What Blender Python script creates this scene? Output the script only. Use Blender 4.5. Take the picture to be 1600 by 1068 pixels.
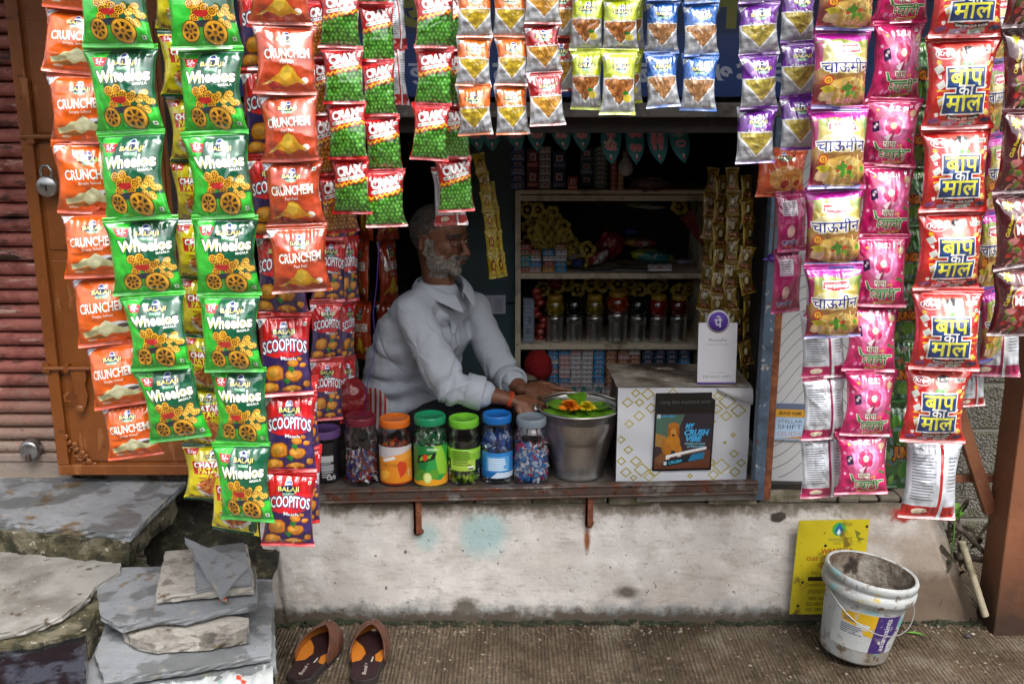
import bpy, bmesh, math, random
import numpy as np
from mathutils import Vector, Matrix, Euler, noise
from mathutils.geometry import delaunay_2d_cdt
PI = math.pi
scene = bpy.context.scene
for o in list(bpy.data.objects): bpy.data.objects.remove(o)

# ---------------------------------------------------------------- camera
TILT = math.radians(13.8)
CY, CZ = -2.85, 1.60
FPX = 1556.0
cd = bpy.data.cameras.new('camera'); cam = bpy.data.objects.new('camera', cd)
scene.collection.objects.link(cam); scene.camera = cam
cd.sensor_width = 36.0; cd.lens = 36.0 * FPX / 1600.0
cd.clip_start = 0.05; cd.clip_end = 500
cam.location = (0, CY, CZ); cam.rotation_euler = (PI / 2 - TILT, 0, 0)
# ---------------------------------------------------------------- sky, sun, exposure
w = bpy.data.worlds.new('World'); scene.world = w; w.use_nodes = True
nt = w.node_tree; nt.nodes.clear()
sky = nt.nodes.new('ShaderNodeTexSky'); sky.sky_type = 'NISHITA'; sky.sun_disc = False
SUN_EL, SUN_ROT = math.radians(58), math.radians(155)
sky.sun_elevation = SUN_EL; sky.sun_rotation = SUN_ROT
sky.air_density = 1.0; sky.dust_density = 6.0; sky.ozone_density = 0.6
bg = nt.nodes.new('ShaderNodeBackground'); bg.inputs['Strength'].default_value = 0.13
hs = nt.nodes.new('ShaderNodeHueSaturation'); hs.inputs['Saturation'].default_value = 0.30
wo = nt.nodes.new('ShaderNodeOutputWorld')
nt.links.new(sky.outputs[0], hs.inputs['Color']); nt.links.new(hs.outputs[0], bg.inputs[0]); nt.links.new(bg.outputs[0], wo.inputs[0])
sl = bpy.data.lights.new('sun', 'SUN'); sl.energy = 0.9; sl.angle = math.radians(35); sl.color = (1, 0.97, 0.93)
so = bpy.data.objects.new('sun', sl); scene.collection.objects.link(so)
sd = Vector((math.sin(SUN_ROT) * math.cos(SUN_EL), math.cos(SUN_ROT) * math.cos(SUN_EL), math.sin(SUN_EL)))
so.rotation_euler = sd.to_track_quat('Z', 'Y').to_euler()
scene.view_settings.view_transform = 'Standard'; scene.view_settings.look = 'None'
scene.view_settings.gamma = 1.0; scene.view_settings.use_curve_mapping = False
scene.view_settings.exposure = 1.22
scene.cycles.max_bounces = 8; scene.cycles.transparent_max_bounces = 24

# ---------------------------------------------------------------- helpers
ct, st_ = math.cos(TILT), math.sin(TILT)
def ray(px, py):
    x = (px - 800) / FPX; v = -(py - 534) / FPX
    return Vector((x, ct + v * st_, -st_ + v * ct))
def PY(px, py, y):          # photo pixel -> point on the vertical plane y
    d = ray(px, py); t = (y - CY) / d.y
    return Vector((d.x * t, y, CZ + d.z * t))
def PZ(px, py, z):          # photo pixel -> point on the horizontal plane z
    d = ray(px, py); t = (z - CZ) / d.z
    return Vector((d.x * t, CY + d.y * t, z))
def srgb(h):
    if isinstance(h, str):
        h = h.lstrip('#'); c = [int(h[i:i + 2], 16) / 255 for i in (0, 2, 4)]
    else: c = h
    return tuple(((x + 0.055) / 1.055) ** 2.4 if x > 0.04045 else x / 12.92 for x in c)
def S(h): return srgb(h) + (1,)

def tag(o, label=None, cat=None, group=None, kind=None):
    if label: o['label'] = label
    if cat: o['category'] = cat
    if group: o['group'] = group
    if kind: o['kind'] = kind
    return o
def link(o, parent=None):
    scene.collection.objects.link(o)
    if parent is not None: o.parent = parent
    return o
def empty(name, loc=(0, 0, 0), rot=(0, 0, 0)):
    o = bpy.data.objects.new(name, None); link(o); o.location = loc; o.rotation_euler = rot
    o.empty_display_size = 0.05
    return o
def mesh_obj(name, bm, mat, parent=None, loc=None, rot=None, smooth=None, bevel=None):
    me = bpy.data.meshes.new(name); bm.to_mesh(me); bm.free()
    for m in (mat if isinstance(mat, (list, tuple)) else [mat]): me.materials.append(m)
    o = bpy.data.objects.new(name, me); link(o, parent)
    if loc is not None: o.location = loc
    if rot is not None: o.rotation_euler = rot
    if smooth:
        for p in me.polygons: p.use_smooth = True
        if smooth < 3:
            try: me.set_sharp_from_angle(angle=smooth)
            except Exception: pass
    if bevel:
        b = o.modifiers.new('bevel', 'BEVEL'); b.width = bevel; b.segments = 2; b.limit_method = 'ANGLE'; b.angle_limit = 0.6
    return o
def copy_tree(o, parent=None):
    c = o.copy(); link(c, None)
    if parent is not None: c.parent = parent
    for ch in list(o.children): copy_tree(ch, c)
    return c

def add_box(bm, x0, y0, z0, x1, y1, z1, mi=0, M=None):
    vs = [bm.verts.new(p) for p in [(x0, y0, z0), (x1, y0, z0), (x1, y1, z0), (x0, y1, z0), (x0, y0, z1), (x1, y0, z1), (x1, y1, z1), (x0, y1, z1)]]
    if M is not None:
        for v in vs: v.co = M @ v.co
    for f in [(0, 3, 2, 1), (4, 5, 6, 7), (0, 1, 5, 4), (1, 2, 6, 5), (2, 3, 7, 6), (3, 0, 4, 7)]:
        bm.faces.new([vs[i] for i in f]).material_index = mi
    return vs
def box_bm(*a, **k):
    bm = bmesh.new(); add_box(bm, *a, **k); return bm
def add_lathe(bm, prof, n=24, M=None, mi=0, cap=False, wob=None):
    rings = []
    for r, z in prof:
        ring = []
        for i in range(n):
            a = 2 * PI * i / n; rr = r * (wob(a, z) if wob else 1)
            co = Vector((rr * math.cos(a), rr * math.sin(a), z))
            ring.append(bm.verts.new(M @ co if M is not None else co))
        rings.append(ring)
    for a, b in zip(rings, rings[1:]):
        for i in range(n):
            f = bm.faces.new((a[i], a[(i + 1) % n], b[(i + 1) % n], b[i])); f.material_index = mi; f.smooth = True
    if cap:
        bm.faces.new(rings[-1]).material_index = mi; bm.faces.new(list(reversed(rings[0]))).material_index = mi
    return rings
def add_tube(bm, pts, r, n=8, mi=0, cap=True):
    pts = [Vector(p) for p in pts]; rings = []
    rs = r if isinstance(r, (list, tuple)) else [r] * len(pts)
    up = None
    for i, p in enumerate(pts):
        d = (pts[min(i + 1, len(pts) - 1)] - pts[max(i - 1, 0)]).normalized()
        if up is None: up = d.orthogonal().normalized()
        up = (up - d * up.dot(d)).normalized(); sd_ = d.cross(up)
        rings.append([bm.verts.new(p + (up * math.cos(2 * PI * k / n) + sd_ * math.sin(2 * PI * k / n)) * rs[i]) for k in range(n)])
    for a, b in zip(rings, rings[1:]):
        for k in range(n):
            f = bm.faces.new((a[k], a[(k + 1) % n], b[(k + 1) % n], b[k])); f.material_index = mi; f.smooth = True
    if cap:
        bm.faces.new(list(reversed(rings[0]))).material_index = mi; bm.faces.new(rings[-1]).material_index = mi
    return rings
def add_ball(bm, c, r, seg=10, rings=6, sc=(1, 1, 1), mi=0, jit=0, M=None):
    res = bmesh.ops.create_uvsphere(bm, u_segments=seg, v_segments=rings, radius=1)
    c = Vector(c)
    for v in res['verts']:
        k = 1 + (random.uniform(-jit, jit) if jit else 0)
        p = Vector((v.co.x * sc[0], v.co.y * sc[1], v.co.z * sc[2])) * r * k
        v.co = (M @ p if M is not None else p) + c
        for f in v.link_faces: f.material_index = mi; f.smooth = True
def add_prism(bm, pts, z0, z1, M=None, mi=0, jitter=0.0):
    lo = [bm.verts.new(Vector((x, y, z0)) + Vector((random.uniform(-jitter, jitter), random.uniform(-jitter, jitter), 0))) for x, y in pts]
    hi = [bm.verts.new((x, y, z1)) for x, y in pts]
    if M is not None:
        for v in lo + hi: v.co = M @ v.co
    n = len(pts)
    fs = [bm.faces.new(hi), bm.faces.new(list(reversed(lo)))]
    for i in range(n): fs.append(bm.faces.new((lo[i], lo[(i + 1) % n], hi[(i + 1) % n], hi[i])))
    for f in fs: f.material_index = mi
def grid_bm(fn, nu, nv, mi=0, smooth=True, bm=None):
    bm = bm or bmesh.new()
    vs = [[bm.verts.new(fn(i / nu, j / nv)) for i in range(nu + 1)] for j in range(nv + 1)]
    for j in range(nv):
        for i in range(nu):
            f = bm.faces.new((vs[j][i], vs[j][i + 1], vs[j + 1][i + 1], vs[j + 1][i])); f.material_index = mi; f.smooth = smooth
    return bm

# ---------------------------------------------------------------- materials
MATS = {}
def mat(name, col=(0.5, 0.5, 0.5), rough=0.6, metal=0.0, layers=(), bump=(), spec=0.5, coat=0.0, alpha=None, trans=0.0, attr=False, wetmask=None, coords='Object', coatr=0.1, sss=0.0):
    """layers: (kind, scale, lo, hi, colour, detail, stretch)  bump: (kind, scale, strength, stretch)"""
    if name in MATS: return MATS[name]
    m = bpy.data.materials.new(name); m.use_nodes = True; N = m.node_tree; L = N.links
    b = N.nodes['Principled BSDF']; MATS[name] = m
    b.inputs['Roughness'].default_value = rough; b.inputs['Metallic'].default_value = metal
    b.inputs['Specular IOR Level'].default_value = spec
    b.inputs['Coat Weight'].default_value = coat; b.inputs['Coat Roughness'].default_value = coatr
    b.inputs['Transmission Weight'].default_value = trans
    if sss: b.inputs['Subsurface Weight'].default_value = sss; b.inputs['Subsurface Scale'].default_value = 0.01
    tc = N.nodes.new('ShaderNodeTexCoord')
    def tex(kind, scale, stretch=(1, 1, 1), detail=4):
        mp = N.nodes.new('ShaderNodeMapping'); mp.inputs['Scale'].default_value = stretch[:3]
        L.new(tc.outputs[coords], mp.inputs[0])
        if kind == 'noise':
            t = N.nodes.new('ShaderNodeTexNoise'); t.inputs['Scale'].default_value = scale; t.inputs['Detail'].default_value = detail; t.inputs['Roughness'].default_value = 0.62
            L.new(mp.outputs[0], t.inputs['Vector']); return t.outputs[0]
        if kind == 'voronoi':
            t = N.nodes.new('ShaderNodeTexVoronoi'); t.inputs['Scale'].default_value = scale; L.new(mp.outputs[0], t.inputs['Vector']); return t.outputs['Distance']
        if kind == 'crack':
            t = N.nodes.new('ShaderNodeTexVoronoi'); t.feature = 'DISTANCE_TO_EDGE'; t.inputs['Scale'].default_value = scale; L.new(mp.outputs[0], t.inputs['Vector']); return t.outputs['Distance']
        if kind in ('zn', 'spot'):      # height band / elliptical patch, edges broken up by noise; stretch holds the numbers
            g = N.nodes.new('ShaderNodeNewGeometry'); sp = N.nodes.new('ShaderNodeSeparateXYZ'); L.new(g.outputs['Position'], sp.inputs[0])
            t = N.nodes.new('ShaderNodeTexNoise'); t.inputs['Scale'].default_value = scale; t.inputs['Detail'].default_value = 6; t.inputs['Roughness'].default_value = 0.7; L.new(g.outputs['Position'], t.inputs['Vector'])
            def M_(op, a, b):
                m_ = N.nodes.new('ShaderNodeMath'); m_.operation = op
                for i_, x_ in enumerate((a, b)):
                    if isinstance(x_, (int, float)): m_.inputs[i_].default_value = x_
                    else: L.new(x_, m_.inputs[i_])
                return m_.outputs[0]
            nz = M_('MULTIPLY', M_('SUBTRACT', t.outputs[0], 0.5), detail)
            if kind == 'zn': return M_('ADD', sp.outputs[2], nz)
            cx_, cz_, rx_, rz_ = stretch
            dx_ = M_('DIVIDE', M_('SUBTRACT', sp.outputs[0], cx_), rx_); dz_ = M_('DIVIDE', M_('SUBTRACT', sp.outputs[2], cz_), rz_)
            return M_('ADD', M_('SQRT', M_('ADD', M_('MULTIPLY', dx_, dx_), M_('MULTIPLY', dz_, dz_)), 0), nz)
        if kind == 'wave':
            t = N.nodes.new('ShaderNodeTexWave'); t.inputs['Scale'].default_value = scale; t.inputs['Distortion'].default_value = detail; t.inputs['Detail'].default_value = 2; t.inputs['Detail Scale'].default_value = 1.0
            L.new(mp.outputs[0], t.inputs['Vector']); return t.outputs[1]
    if attr:
        a = N.nodes.new('ShaderNodeAttribute'); a.attribute_name = 'Col'; cur = a.outputs['Color']
    else:
        rgb = N.nodes.new('ShaderNodeRGB'); rgb.outputs[0].default_value = tuple(col)[:3] + (1,); cur = rgb.outputs[0]
    for ly in layers:
        kind, scale, lo, hi, c2 = ly[:5]; detail = ly[5] if len(ly) > 5 else 5; stretch = ly[6] if len(ly) > 6 else (1, 1, 1)
        amt = ly[7] if len(ly) > 7 else 1.0
        r = N.nodes.new('ShaderNodeMapRange'); r.inputs['From Min'].default_value = lo; r.inputs['From Max'].default_value = hi; r.inputs['To Max'].default_value = amt
        L.new(tex(kind, scale, stretch, detail), r.inputs['Value'])
        mx = N.nodes.new('ShaderNodeMix'); mx.data_type = 'RGBA'; L.new(r.outputs[0], mx.inputs[0]); L.new(cur, mx.inputs[6]); mx.inputs[7].default_value = tuple(c2)[:3] + (1,)
        cur = mx.outputs[2]
    L.new(cur, b.inputs['Base Color'])
    if wetmask:   # noise patches that are wet: glossier and darker
        kind, scale, lo, hi, r_wet, dark = wetmask
        r = N.nodes.new('ShaderNodeMapRange'); r.inputs['From Min'].default_value = lo; r.inputs['From Max'].default_value = hi
        L.new(tex(kind, scale), r.inputs['Value'])
        mr = N.nodes.new('ShaderNodeMapRange'); mr.inputs['To Min'].default_value = rough; mr.inputs['To Max'].default_value = r_wet
        L.new(r.outputs[0], mr.inputs['Value']); L.new(mr.outputs[0], b.inputs['Roughness'])
        mx = N.nodes.new('ShaderNodeMix'); mx.data_type = 'RGBA'; mx.blend_type = 'MULTIPLY'; L.new(r.outputs[0], mx.inputs[0]); L.new(cur, mx.inputs[6]); mx.inputs[7].default_value = (dark, dark, dark * 0.97, 1)
        L.new(mx.outputs[2], b.inputs['Base Color'])
    prev = None
    for bp in bump:
        kind, scale, strength = bp[:3]; stretch = bp[3] if len(bp) > 3 else (1, 1, 1); dist = bp[4] if len(bp) > 4 else 0.01; dt = bp[5] if len(bp) > 5 else 4
        bn = N.nodes.new('ShaderNodeBump'); bn.inputs['Strength'].default_value = strength; bn.inputs['Distance'].default_value = dist
        L.new(tex(kind, scale, stretch, dt), bn.inputs['Height'])
        if prev: L.new(prev, bn.inputs['Normal'])
        prev = bn.outputs[0]
    if prev: L.new(prev, b.inputs['Normal']);
    if alpha is not None: b.inputs['Alpha'].default_value = alpha
    return m
def clear_plastic(name, tint=(0.93, 0.95, 0.95), rough=0.05, fac=0.12):
    if name in MATS: return MATS[name]
    m = bpy.data.materials.new(name); m.use_nodes = True; N = m.node_tree; N.nodes.clear(); L = N.links
    t = N.nodes.new('ShaderNodeBsdfTransparent'); t.inputs[0].default_value = tuple(tint) + (1,)
    g = N.nodes.new('ShaderNodeBsdfGlossy'); g.inputs['Roughness'].default_value = rough; g.inputs[0].default_value = (1, 1, 1, 1)
    lw = N.nodes.new('ShaderNodeLayerWeight'); lw.inputs[0].default_value = 0.35
    mr = N.nodes.new('ShaderNodeMapRange'); mr.inputs['To Min'].default_value = fac * 0.5; mr.inputs['To Max'].default_value = 0.75
    mx = N.nodes.new('ShaderNodeMixShader'); o = N.nodes.new('ShaderNodeOutputMaterial')
    L.new(lw.outputs['Fresnel'], mr.inputs['Value']); L.new(mr.outputs[0], mx.inputs[0]); L.new(t.outputs[0], mx.inputs[1]); L.new(g.outputs[0], mx.inputs[2]); L.new(mx.outputs[0], o.inputs[0])
    tc = N.nodes.new('ShaderNodeTexCoord'); nz = N.nodes.new('ShaderNodeTexNoise'); nz.inputs['Scale'].default_value = 25
    bp = N.nodes.new('ShaderNodeBump'); bp.inputs['Strength'].default_value = 0.25; bp.inputs['Distance'].default_value = 0.01
    L.new(tc.outputs['Object'], nz.inputs['Vector']); L.new(nz.outputs[0], bp.inputs['Height']); L.new(bp.outputs[0], g.inputs['Normal'])
    MATS[name] = m; return m

# ---------------------------------------------------------------- printed artwork (flat vector shapes cut into a mesh)
TXT = {}
def text_tris(s, off=0.0, shear=0.0, spacing=1.0):
    key = (s, round(off, 3), shear, spacing)
    if key in TXT: return TXT[key]
    c = bpy.data.curves.new('t', 'FONT'); c.body = s; c.size = 1; c.offset = off; c.shear = shear; c.resolution_u = 2; c.space_character = spacing
    c.align_x = 'CENTER'; c.fill_mode = 'FRONT'
    o = bpy.data.objects.new('t', c); scene.collection.objects.link(o)
    dg = bpy.context.evaluated_depsgraph_get(); me = o.evaluated_get(dg).to_mesh()
    V = np.array([v.co[:2] for v in me.vertices]) if len(me.vertices) else np.zeros((1, 2))
    me.calc_loop_triangles()
    T = [tuple(t.vertices) for t in me.loop_triangles]
    o.to_mesh_clear() if False else None
    bpy.data.objects.remove(o); bpy.data.curves.remove(c)
    TXT[key] = (V, T); return TXT[key]
class Art:
    def __init__(s, W, H, bg): s.W, s.H, s.sh = W, H, []; s.bg = srgb(bg) if isinstance(bg, str) else bg
    def _c(s, c): return srgb(c) if isinstance(c, str) else c
    def poly(s, pts, c): s.sh.append(([list(p) for p in pts], [tuple(range(len(pts)))], s._c(c))); return s
    def rect(s, x0, y0, x1, y1, c): return s.poly([(x0, y0), (x1, y0), (x1, y1), (x0, y1)], c)
    def circ(s, cx, cy, r, c, n=12, ry=None, a0=0.0): return s.poly([(cx + r * math.cos(a0 + 2 * PI * i / n), cy + (ry or r) * math.sin(a0 + 2 * PI * i / n)) for i in range(n)], c)
    def blob(s, cx, cy, r, c, n=11, ry=None, j=0.25, seed=0):
        R = random.Random(seed); ry = ry or r
        return s.poly([(cx + r * k * math.cos(2 * PI * i / n), cy + ry * k * math.sin(2 * PI * i / n)) for i in range(n) for k in [1 + R.uniform(-j, j)]], c)
    def star(s, cx, cy, r, c, n=9, r2=0.6):
        return s.poly([(cx + r * (1 if i % 2 else r2) * math.cos(PI * i / n), cy + r * (1 if i % 2 else r2) * math.sin(PI * i / n)) for i in range(2 * n)], c)
    def text(s, t, cx, cy, w, h, c, off=0.0, rot=0.0, outline=None, ow=0.04, shear=0.0, spacing=1.0, o2=None, ow2=0.08, arch=0.0, clipr=None):
        V0, T0 = text_tris(t, 0, shear, spacing); mn, mxx = V0.min(0), V0.max(0); cc = (mn + mxx) / 2; sz = np.maximum(mxx - mn, 1e-3)
        for (ofs, col) in ((off + ow2, o2), (off + ow, outline), (off, c)):
            if col is None: continue
            V, T = text_tris(t, ofs, shear, spacing)
            if clipr: V = np.stack([np.minimum(V[:, 0], mn[0] + sz[0] * clipr), V[:, 1]], 1)
            P = (V - cc) / sz * np.array([w, h])
            if arch: P[:, 1] += arch * (1 - (P[:, 0] / (w / 2)) ** 2)
            ca, sa = math.cos(rot), math.sin(rot)
            P = np.stack([P[:, 0] * ca - P[:, 1] * sa + cx, P[:, 0] * sa + P[:, 1] * ca + cy], 1)
            if len(T): s.sh.append((P.tolist(), T, s._c(col)))
        return s
    def lines(s, x0, y0, x1, y1, n, c, frac=0.5, seed=1, ragged=0.25):      # rows of unreadable small print
        R = random.Random(seed); dh = (y1 - y0) / n
        for i in range(n):
            xe = x1 - (x1 - x0) * R.uniform(0, ragged); s.rect(x0, y0 + dh * i, xe, y0 + dh * (i + frac), c)
        return s
    def build(s, nu=16, nv=20):
        V, E, polys = [], [], []
        W, H = s.W, s.H
        g = lambda i, j: j * (nu + 1) + i
        for j in range(nv + 1):
            for i in range(nu + 1): V.append(Vector((W * i / nu, H * j / nv)))
        for j in range(nv + 1):
            for i in range(nu):  E.append((g(i, j), g(i + 1, j)))
        for j in range(nv):
            for i in range(nu + 1): E.append((g(i, j), g(i, j + 1)))
        R = random.Random(5)
        for (P, T, c) in s.sh:
            b0 = len(V)
            Q = [(min(max(p[0], 1e-4), W - 1e-4) + R.uniform(-1, 1) * 1e-6, min(max(p[1], 1e-4), H - 1e-4) + R.uniform(-1, 1) * 1e-6) for p in P]
            for q in Q: V.append(Vector(q))
            es = {}
            for t in T:
                n = len(t)
                if n == 3:
                    a, b, d = [Q[k] for k in t]
                    if abs((b[0] - a[0]) * (d[1] - a[1]) - (b[1] - a[1]) * (d[0] - a[0])) < 1e-9: continue
                for k in range(n):
                    e = (min(t[k], t[(k + 1) % n]), max(t[k], t[(k + 1) % n])); es[e] = es.get(e, 0) + 1
                polys.append((np.array([Q[k] for k in t]), c))
            for e, k in es.items():
                if k == 1: E.append((b0 + e[0], b0 + e[1]))
        ov, oe, of, _, _, _ = delaunay_2d_cdt(V, E, [], 0, 1e-7, False)
        P = np.array([v[:] for v in ov]); F = np.array([f[:3] for f in of]); C = P[F].mean(1)
        inside = (C[:, 0] > 0) & (C[:, 0] < W) & (C[:, 1] > 0) & (C[:, 1] < H)
        A = P[F]; ar = np.abs((A[:, 1, 0] - A[:, 0, 0]) * (A[:, 2, 1] - A[:, 0, 1]) - (A[:, 1, 1] - A[:, 0, 1]) * (A[:, 2, 0] - A[:, 0, 0]))
        inside &= ar > 1e-12
        F = F[inside]; C = C[inside]
        # make all triangles counter-clockwise
        A = P[F]; cw = ((A[:, 1, 0] - A[:, 0, 0]) * (A[:, 2, 1] - A[:, 0, 1]) - (A[:, 1, 1] - A[:, 0, 1]) * (A[:, 2, 0] - A[:, 0, 0])) < 0
        F[cw] = F[cw][:, [0, 2, 1]]
        top = np.full(len(F), -1); order = np.argsort(C[:, 0]); cx = C[order, 0]
        for k, (Q, c) in enumerate(polys):
            lo, hi = Q.min(0), Q.max(0)
            i0, i1 = np.searchsorted(cx, lo[0]), np.searchsorted(cx, hi[0])
            idx = order[i0:i1]; y = C[idx, 1]; idx = idx[(y >= lo[1]) & (y <= hi[1])]
            if not len(idx): continue
            x, y = C[idx, 0], C[idx, 1]; ins = np.zeros(len(idx), bool); n = len(Q)
            for m in range(n):
                x1, y1 = Q[m]; x2, y2 = Q[(m + 1) % n]
                if y1 == y2: continue
                ins ^= ((y1 > y) != (y2 > y)) & (x < (x2 - x1) * (y - y1) / (y2 - y1) + x1)
            top[idx[ins]] = k
        col = []
        for i in range(len(F)):
            c = s.bg if top[i] < 0 else polys[top[i]][1]
            col.append(c(C[i, 0] / W, C[i, 1] / H) if callable(c) else c)
        return P, [tuple(int(k) for k in f) for f in F], col
def clipx(a, W): return min(max(a, 0), W)

def art_mesh(name, art, fn, mats, build=None, backfn=None, backcol=None, nb=(8, 10), eps=1e-3):
    """cut artwork -> mesh; fn(u,v)->Nx3 (numpy, u,v in 0..1); normals from fn."""
    P, tri, col = build
    u = P[:, 0] / art.W; v = P[:, 1] / art.H
    X = fn(u, v)
    e = eps; du = fn(np.clip(u + e, 0, 1), v) - fn(np.clip(u - e, 0, 1), v); dv = fn(u, np.clip(v + e, 0, 1)) - fn(u, np.clip(v - e, 0, 1))
    N = np.cross(du, dv); N /= np.maximum(np.linalg.norm(N, axis=1, keepdims=True), 1e-12)
    verts = X.tolist(); faces = list(tri); cols = list(col); nn = N.tolist()
    if backfn is not None:
        b0 = len(verts); bu, bv = nb
        U, Vv = np.meshgrid(np.linspace(0, 1, bu + 1), np.linspace(0, 1, bv + 1)); U = U.ravel(); Vv = Vv.ravel()
        XB = backfn(U, Vv); verts += XB.tolist()
        nn += [[0, 1, 0]] * len(XB)
        for j in range(bv):
            for i in range(bu):
                a = b0 + j * (bu + 1) + i; faces.append((a, a + bu + 1, a + bu + 2, a + 1)); cols.append(backcol)
    me = bpy.data.meshes.new(name); me.from_pydata(verts, [], faces)
    ca = me.color_attributes.new('Col', 'FLOAT_COLOR', 'CORNER')
    buf = np.empty((len(me.loops), 4), np.float32); buf[:, 3] = 1
    tot = np.empty(len(me.polygons), np.int32); me.polygons.foreach_get('loop_total', tot)
    buf[:, :3] = np.repeat(np.array(cols, np.float32), tot, axis=0)
    ca.data.foreach_set('color', buf.ravel())
    me.polygons.foreach_set('use_smooth', [True] * len(me.polygons))
    me.normals_split_custom_set_from_vertices(nn)
    for m in mats: me.materials.append(m)
    return me
FOIL = mat('foil_print', attr=True, rough=0.34, coat=1.0, coatr=0.045, metal=0.10, bump=[('noise', 2.4, 0.40, (1, 1, 1), 0.07, 1), ('noise', 8, 0.10, (1, 1, 1), 0.02, 1)])
FOIL.node_tree.nodes['Principled BSDF'].inputs['Coat IOR'].default_value = 1.95
PAPER = mat('paper_print', attr=True, rough=0.55, bump=[('noise', 60, 0.06)])
GLOSSP = mat('gloss_print', attr=True, rough=0.35, coat=0.4, coatr=0.15, bump=[('noise', 14, 0.15, (1, 1, 1), 0.01)])
def flat_print(name, art, origin, ux, uy, mat_=None, parent=None, nu=6, nv=6, warp=None, thick=0.0015):
    """a printed sheet (with thickness): origin = lower left corner, ux/uy = edge vectors"""
    O, A, B = Vector(origin), Vector(ux), Vector(uy); n = A.cross(B).normalized()
    def fn(u, v):
        X = np.array(O)[None] + u[:, None] * np.array(A)[None] + v[:, None] * np.array(B)[None]
        if warp is not None: X = X + warp(u, v)[:, None] * np.array(n)[None]
        return X
    def bk(u, v): return fn(u, v) - np.array(n)[None] * thick
    me = art_mesh(name, art, fn, [mat_ or PAPER], art.build(nu, nv), bk, art.bg if not callable(art.bg) else (0.6, 0.6, 0.6), nb=(nu, nv))
    o = bpy.data.objects.new(name, me); link(o, parent); return o
# ---------------------------------------------------------------- packet artwork
def logo(a, cx, cy, s):
    a.circ(cx, cy + 0.10 * s, 0.085 * s, '#dfe6f5', 10); a.circ(cx, cy + 0.10 * s, 0.07 * s, '#2b3f93', 10); a.rect(cx - 0.06 * s, cy + 0.085 * s, cx + 0.06 * s, cy + 0.115 * s, '#e6ebf8')
    a.circ(cx, cy, 0.27 * s, '#1c2a5c', 14, ry=0.075 * s)
    a.text('WAFERS', cx, cy - 0.085 * s, 0.26 * s, 0.05 * s, '#d6f0dc', off=0.01, outline='#1f8a4c', ow=0.12)
    a.text('BALAJI', cx, cy, 0.46 * s, 0.105 * s, '#f3ea7c', off=0.02, outline='#14204e', ow=0.08)
def seals(a, c1, c2=None, c3=None):
    H = a.H
    for k in range(4): a.rect(0, H * (0.945 + 0.014 * k), 1, H * (0.945 + 0.014 * k) + 0.004, c1)
    for k in range(3): a.rect(0, H * (0.008 + 0.014 * k), 1, H * (0.008 + 0.014 * k) + 0.004, c2 or c1)
def vegmark(a, cx, cy, s=0.06):
    a.rect(cx - s / 2, cy - s / 2, cx + s / 2, cy + s / 2, '#f4f8f4'); a.circ(cx, cy, s * 0.28, '#0f7a35', 7)
def wheel(a, cx, cy, rx, ry, seed=0):
    a.circ(cx, cy, rx * 1.1, '#5f3d08', 16, ry=ry * 1.1); a.circ(cx, cy, rx, '#efb32f', 16, ry=ry)
    a.circ(cx, cy, rx * 0.8, '#dd9a1c', 14, ry=ry * 0.8)
    for k in range(7):
        t = 2 * PI * k / 7 + seed; m = lambda r, d: (cx + rx * r * math.cos(t + d), cy + ry * r * math.sin(t + d))
        a.poly([m(0.35, -0.22), m(0.74, -0.25), m(0.74, 0.25), m(0.35, 0.22)], '#2b2309')
    a.circ(cx, cy, rx * 0.18, '#7c4d08', 7, ry=ry * 0.18)
def art_wheel():
    a = Art(1, 1.22, '#2fbf32')
    a.poly([(0.38, 1.155), (1, 1.155), (1, 0.36), (0.7, 0.36), (0.5, 0.40), (0.34, 0.50), (0.26, 0.64), (0.25, 0.82), (0.30, 1.0)], '#0c5b3c')
    a.rect(0, 1.145, 1, 1.155, '#0e4d30'); a.rect(0, 1.155, 1, 1.22, '#45c93a'); a.rect(0, 0, 1, 0.06, '#37b52f')
    seals(a, '#1e8f2b')
    a.poly([(0.10, 1.06), (0.34, 1.05), (0.29, 0.93), (0.14, 0.94)], '#d0202c'); a.text('5/-', 0.22, 1.005, 0.13, 0.065, '#ffffff', off=0.02)
    a.text('only', 0.215, 0.957, 0.06, 0.02, '#ffffff')
    logo(a, 0.58, 0.965, 0.78)
    a.text('Wheelos', 0.55, 0.80, 0.80, 0.165, '#fbfbe6', off=0.03, outline='#0b2b1c', ow=0.055, rot=0.03)
    a.text('Wheelos', 0.55, 0.775, 0.74, 0.09, '#f4ee5a', off=-.005, rot=0.03); a.text('Wheelos', 0.55, 0.81, 0.78, 0.15, '#fdfdf4', off=0.012, rot=0.03)
    a.text('MASALA', 0.82, 0.685, 0.2, 0.036, '#ffffff', off=0.02, rot=0.06)
    R = random.Random(3)
    for k in range(15):
        x, y = R.uniform(0.72, 0.95), R.uniform(0.30, 0.60); a.circ(x, y, 0.052, '#7a5410', 9); a.circ(x, y, 0.045, '#f0bf4c', 9); a.circ(x + .012, y, 0.011, '#5a3b08', 5); a.circ(x - .018, y + .012, 0.011, '#5a3b08', 5)
    for x, y in ((0.33, 0.60), (0.40, 0.50), (0.46, 0.62), (0.55, 0.54), (0.58, 0.42), (0.66, 0.50), (0.37, 0.40)):
        wheel(a, x, y, 0.07, 0.066, x * 9)
    a.blob(0.48, 0.475, 0.10, '#c22a28', 10, ry=0.055, seed=2); a.blob(0.50, 0.34, 0.16, '#23364a', 12, ry=0.055, seed=4)
    wheel(a, 0.30, 0.24, 0.13, 0.135, 0.2); wheel(a, 0.66, 0.22, 0.17, 0.16, 0.5)
    vegmark(a, 0.92, 0.14, 0.055)
    return a
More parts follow.
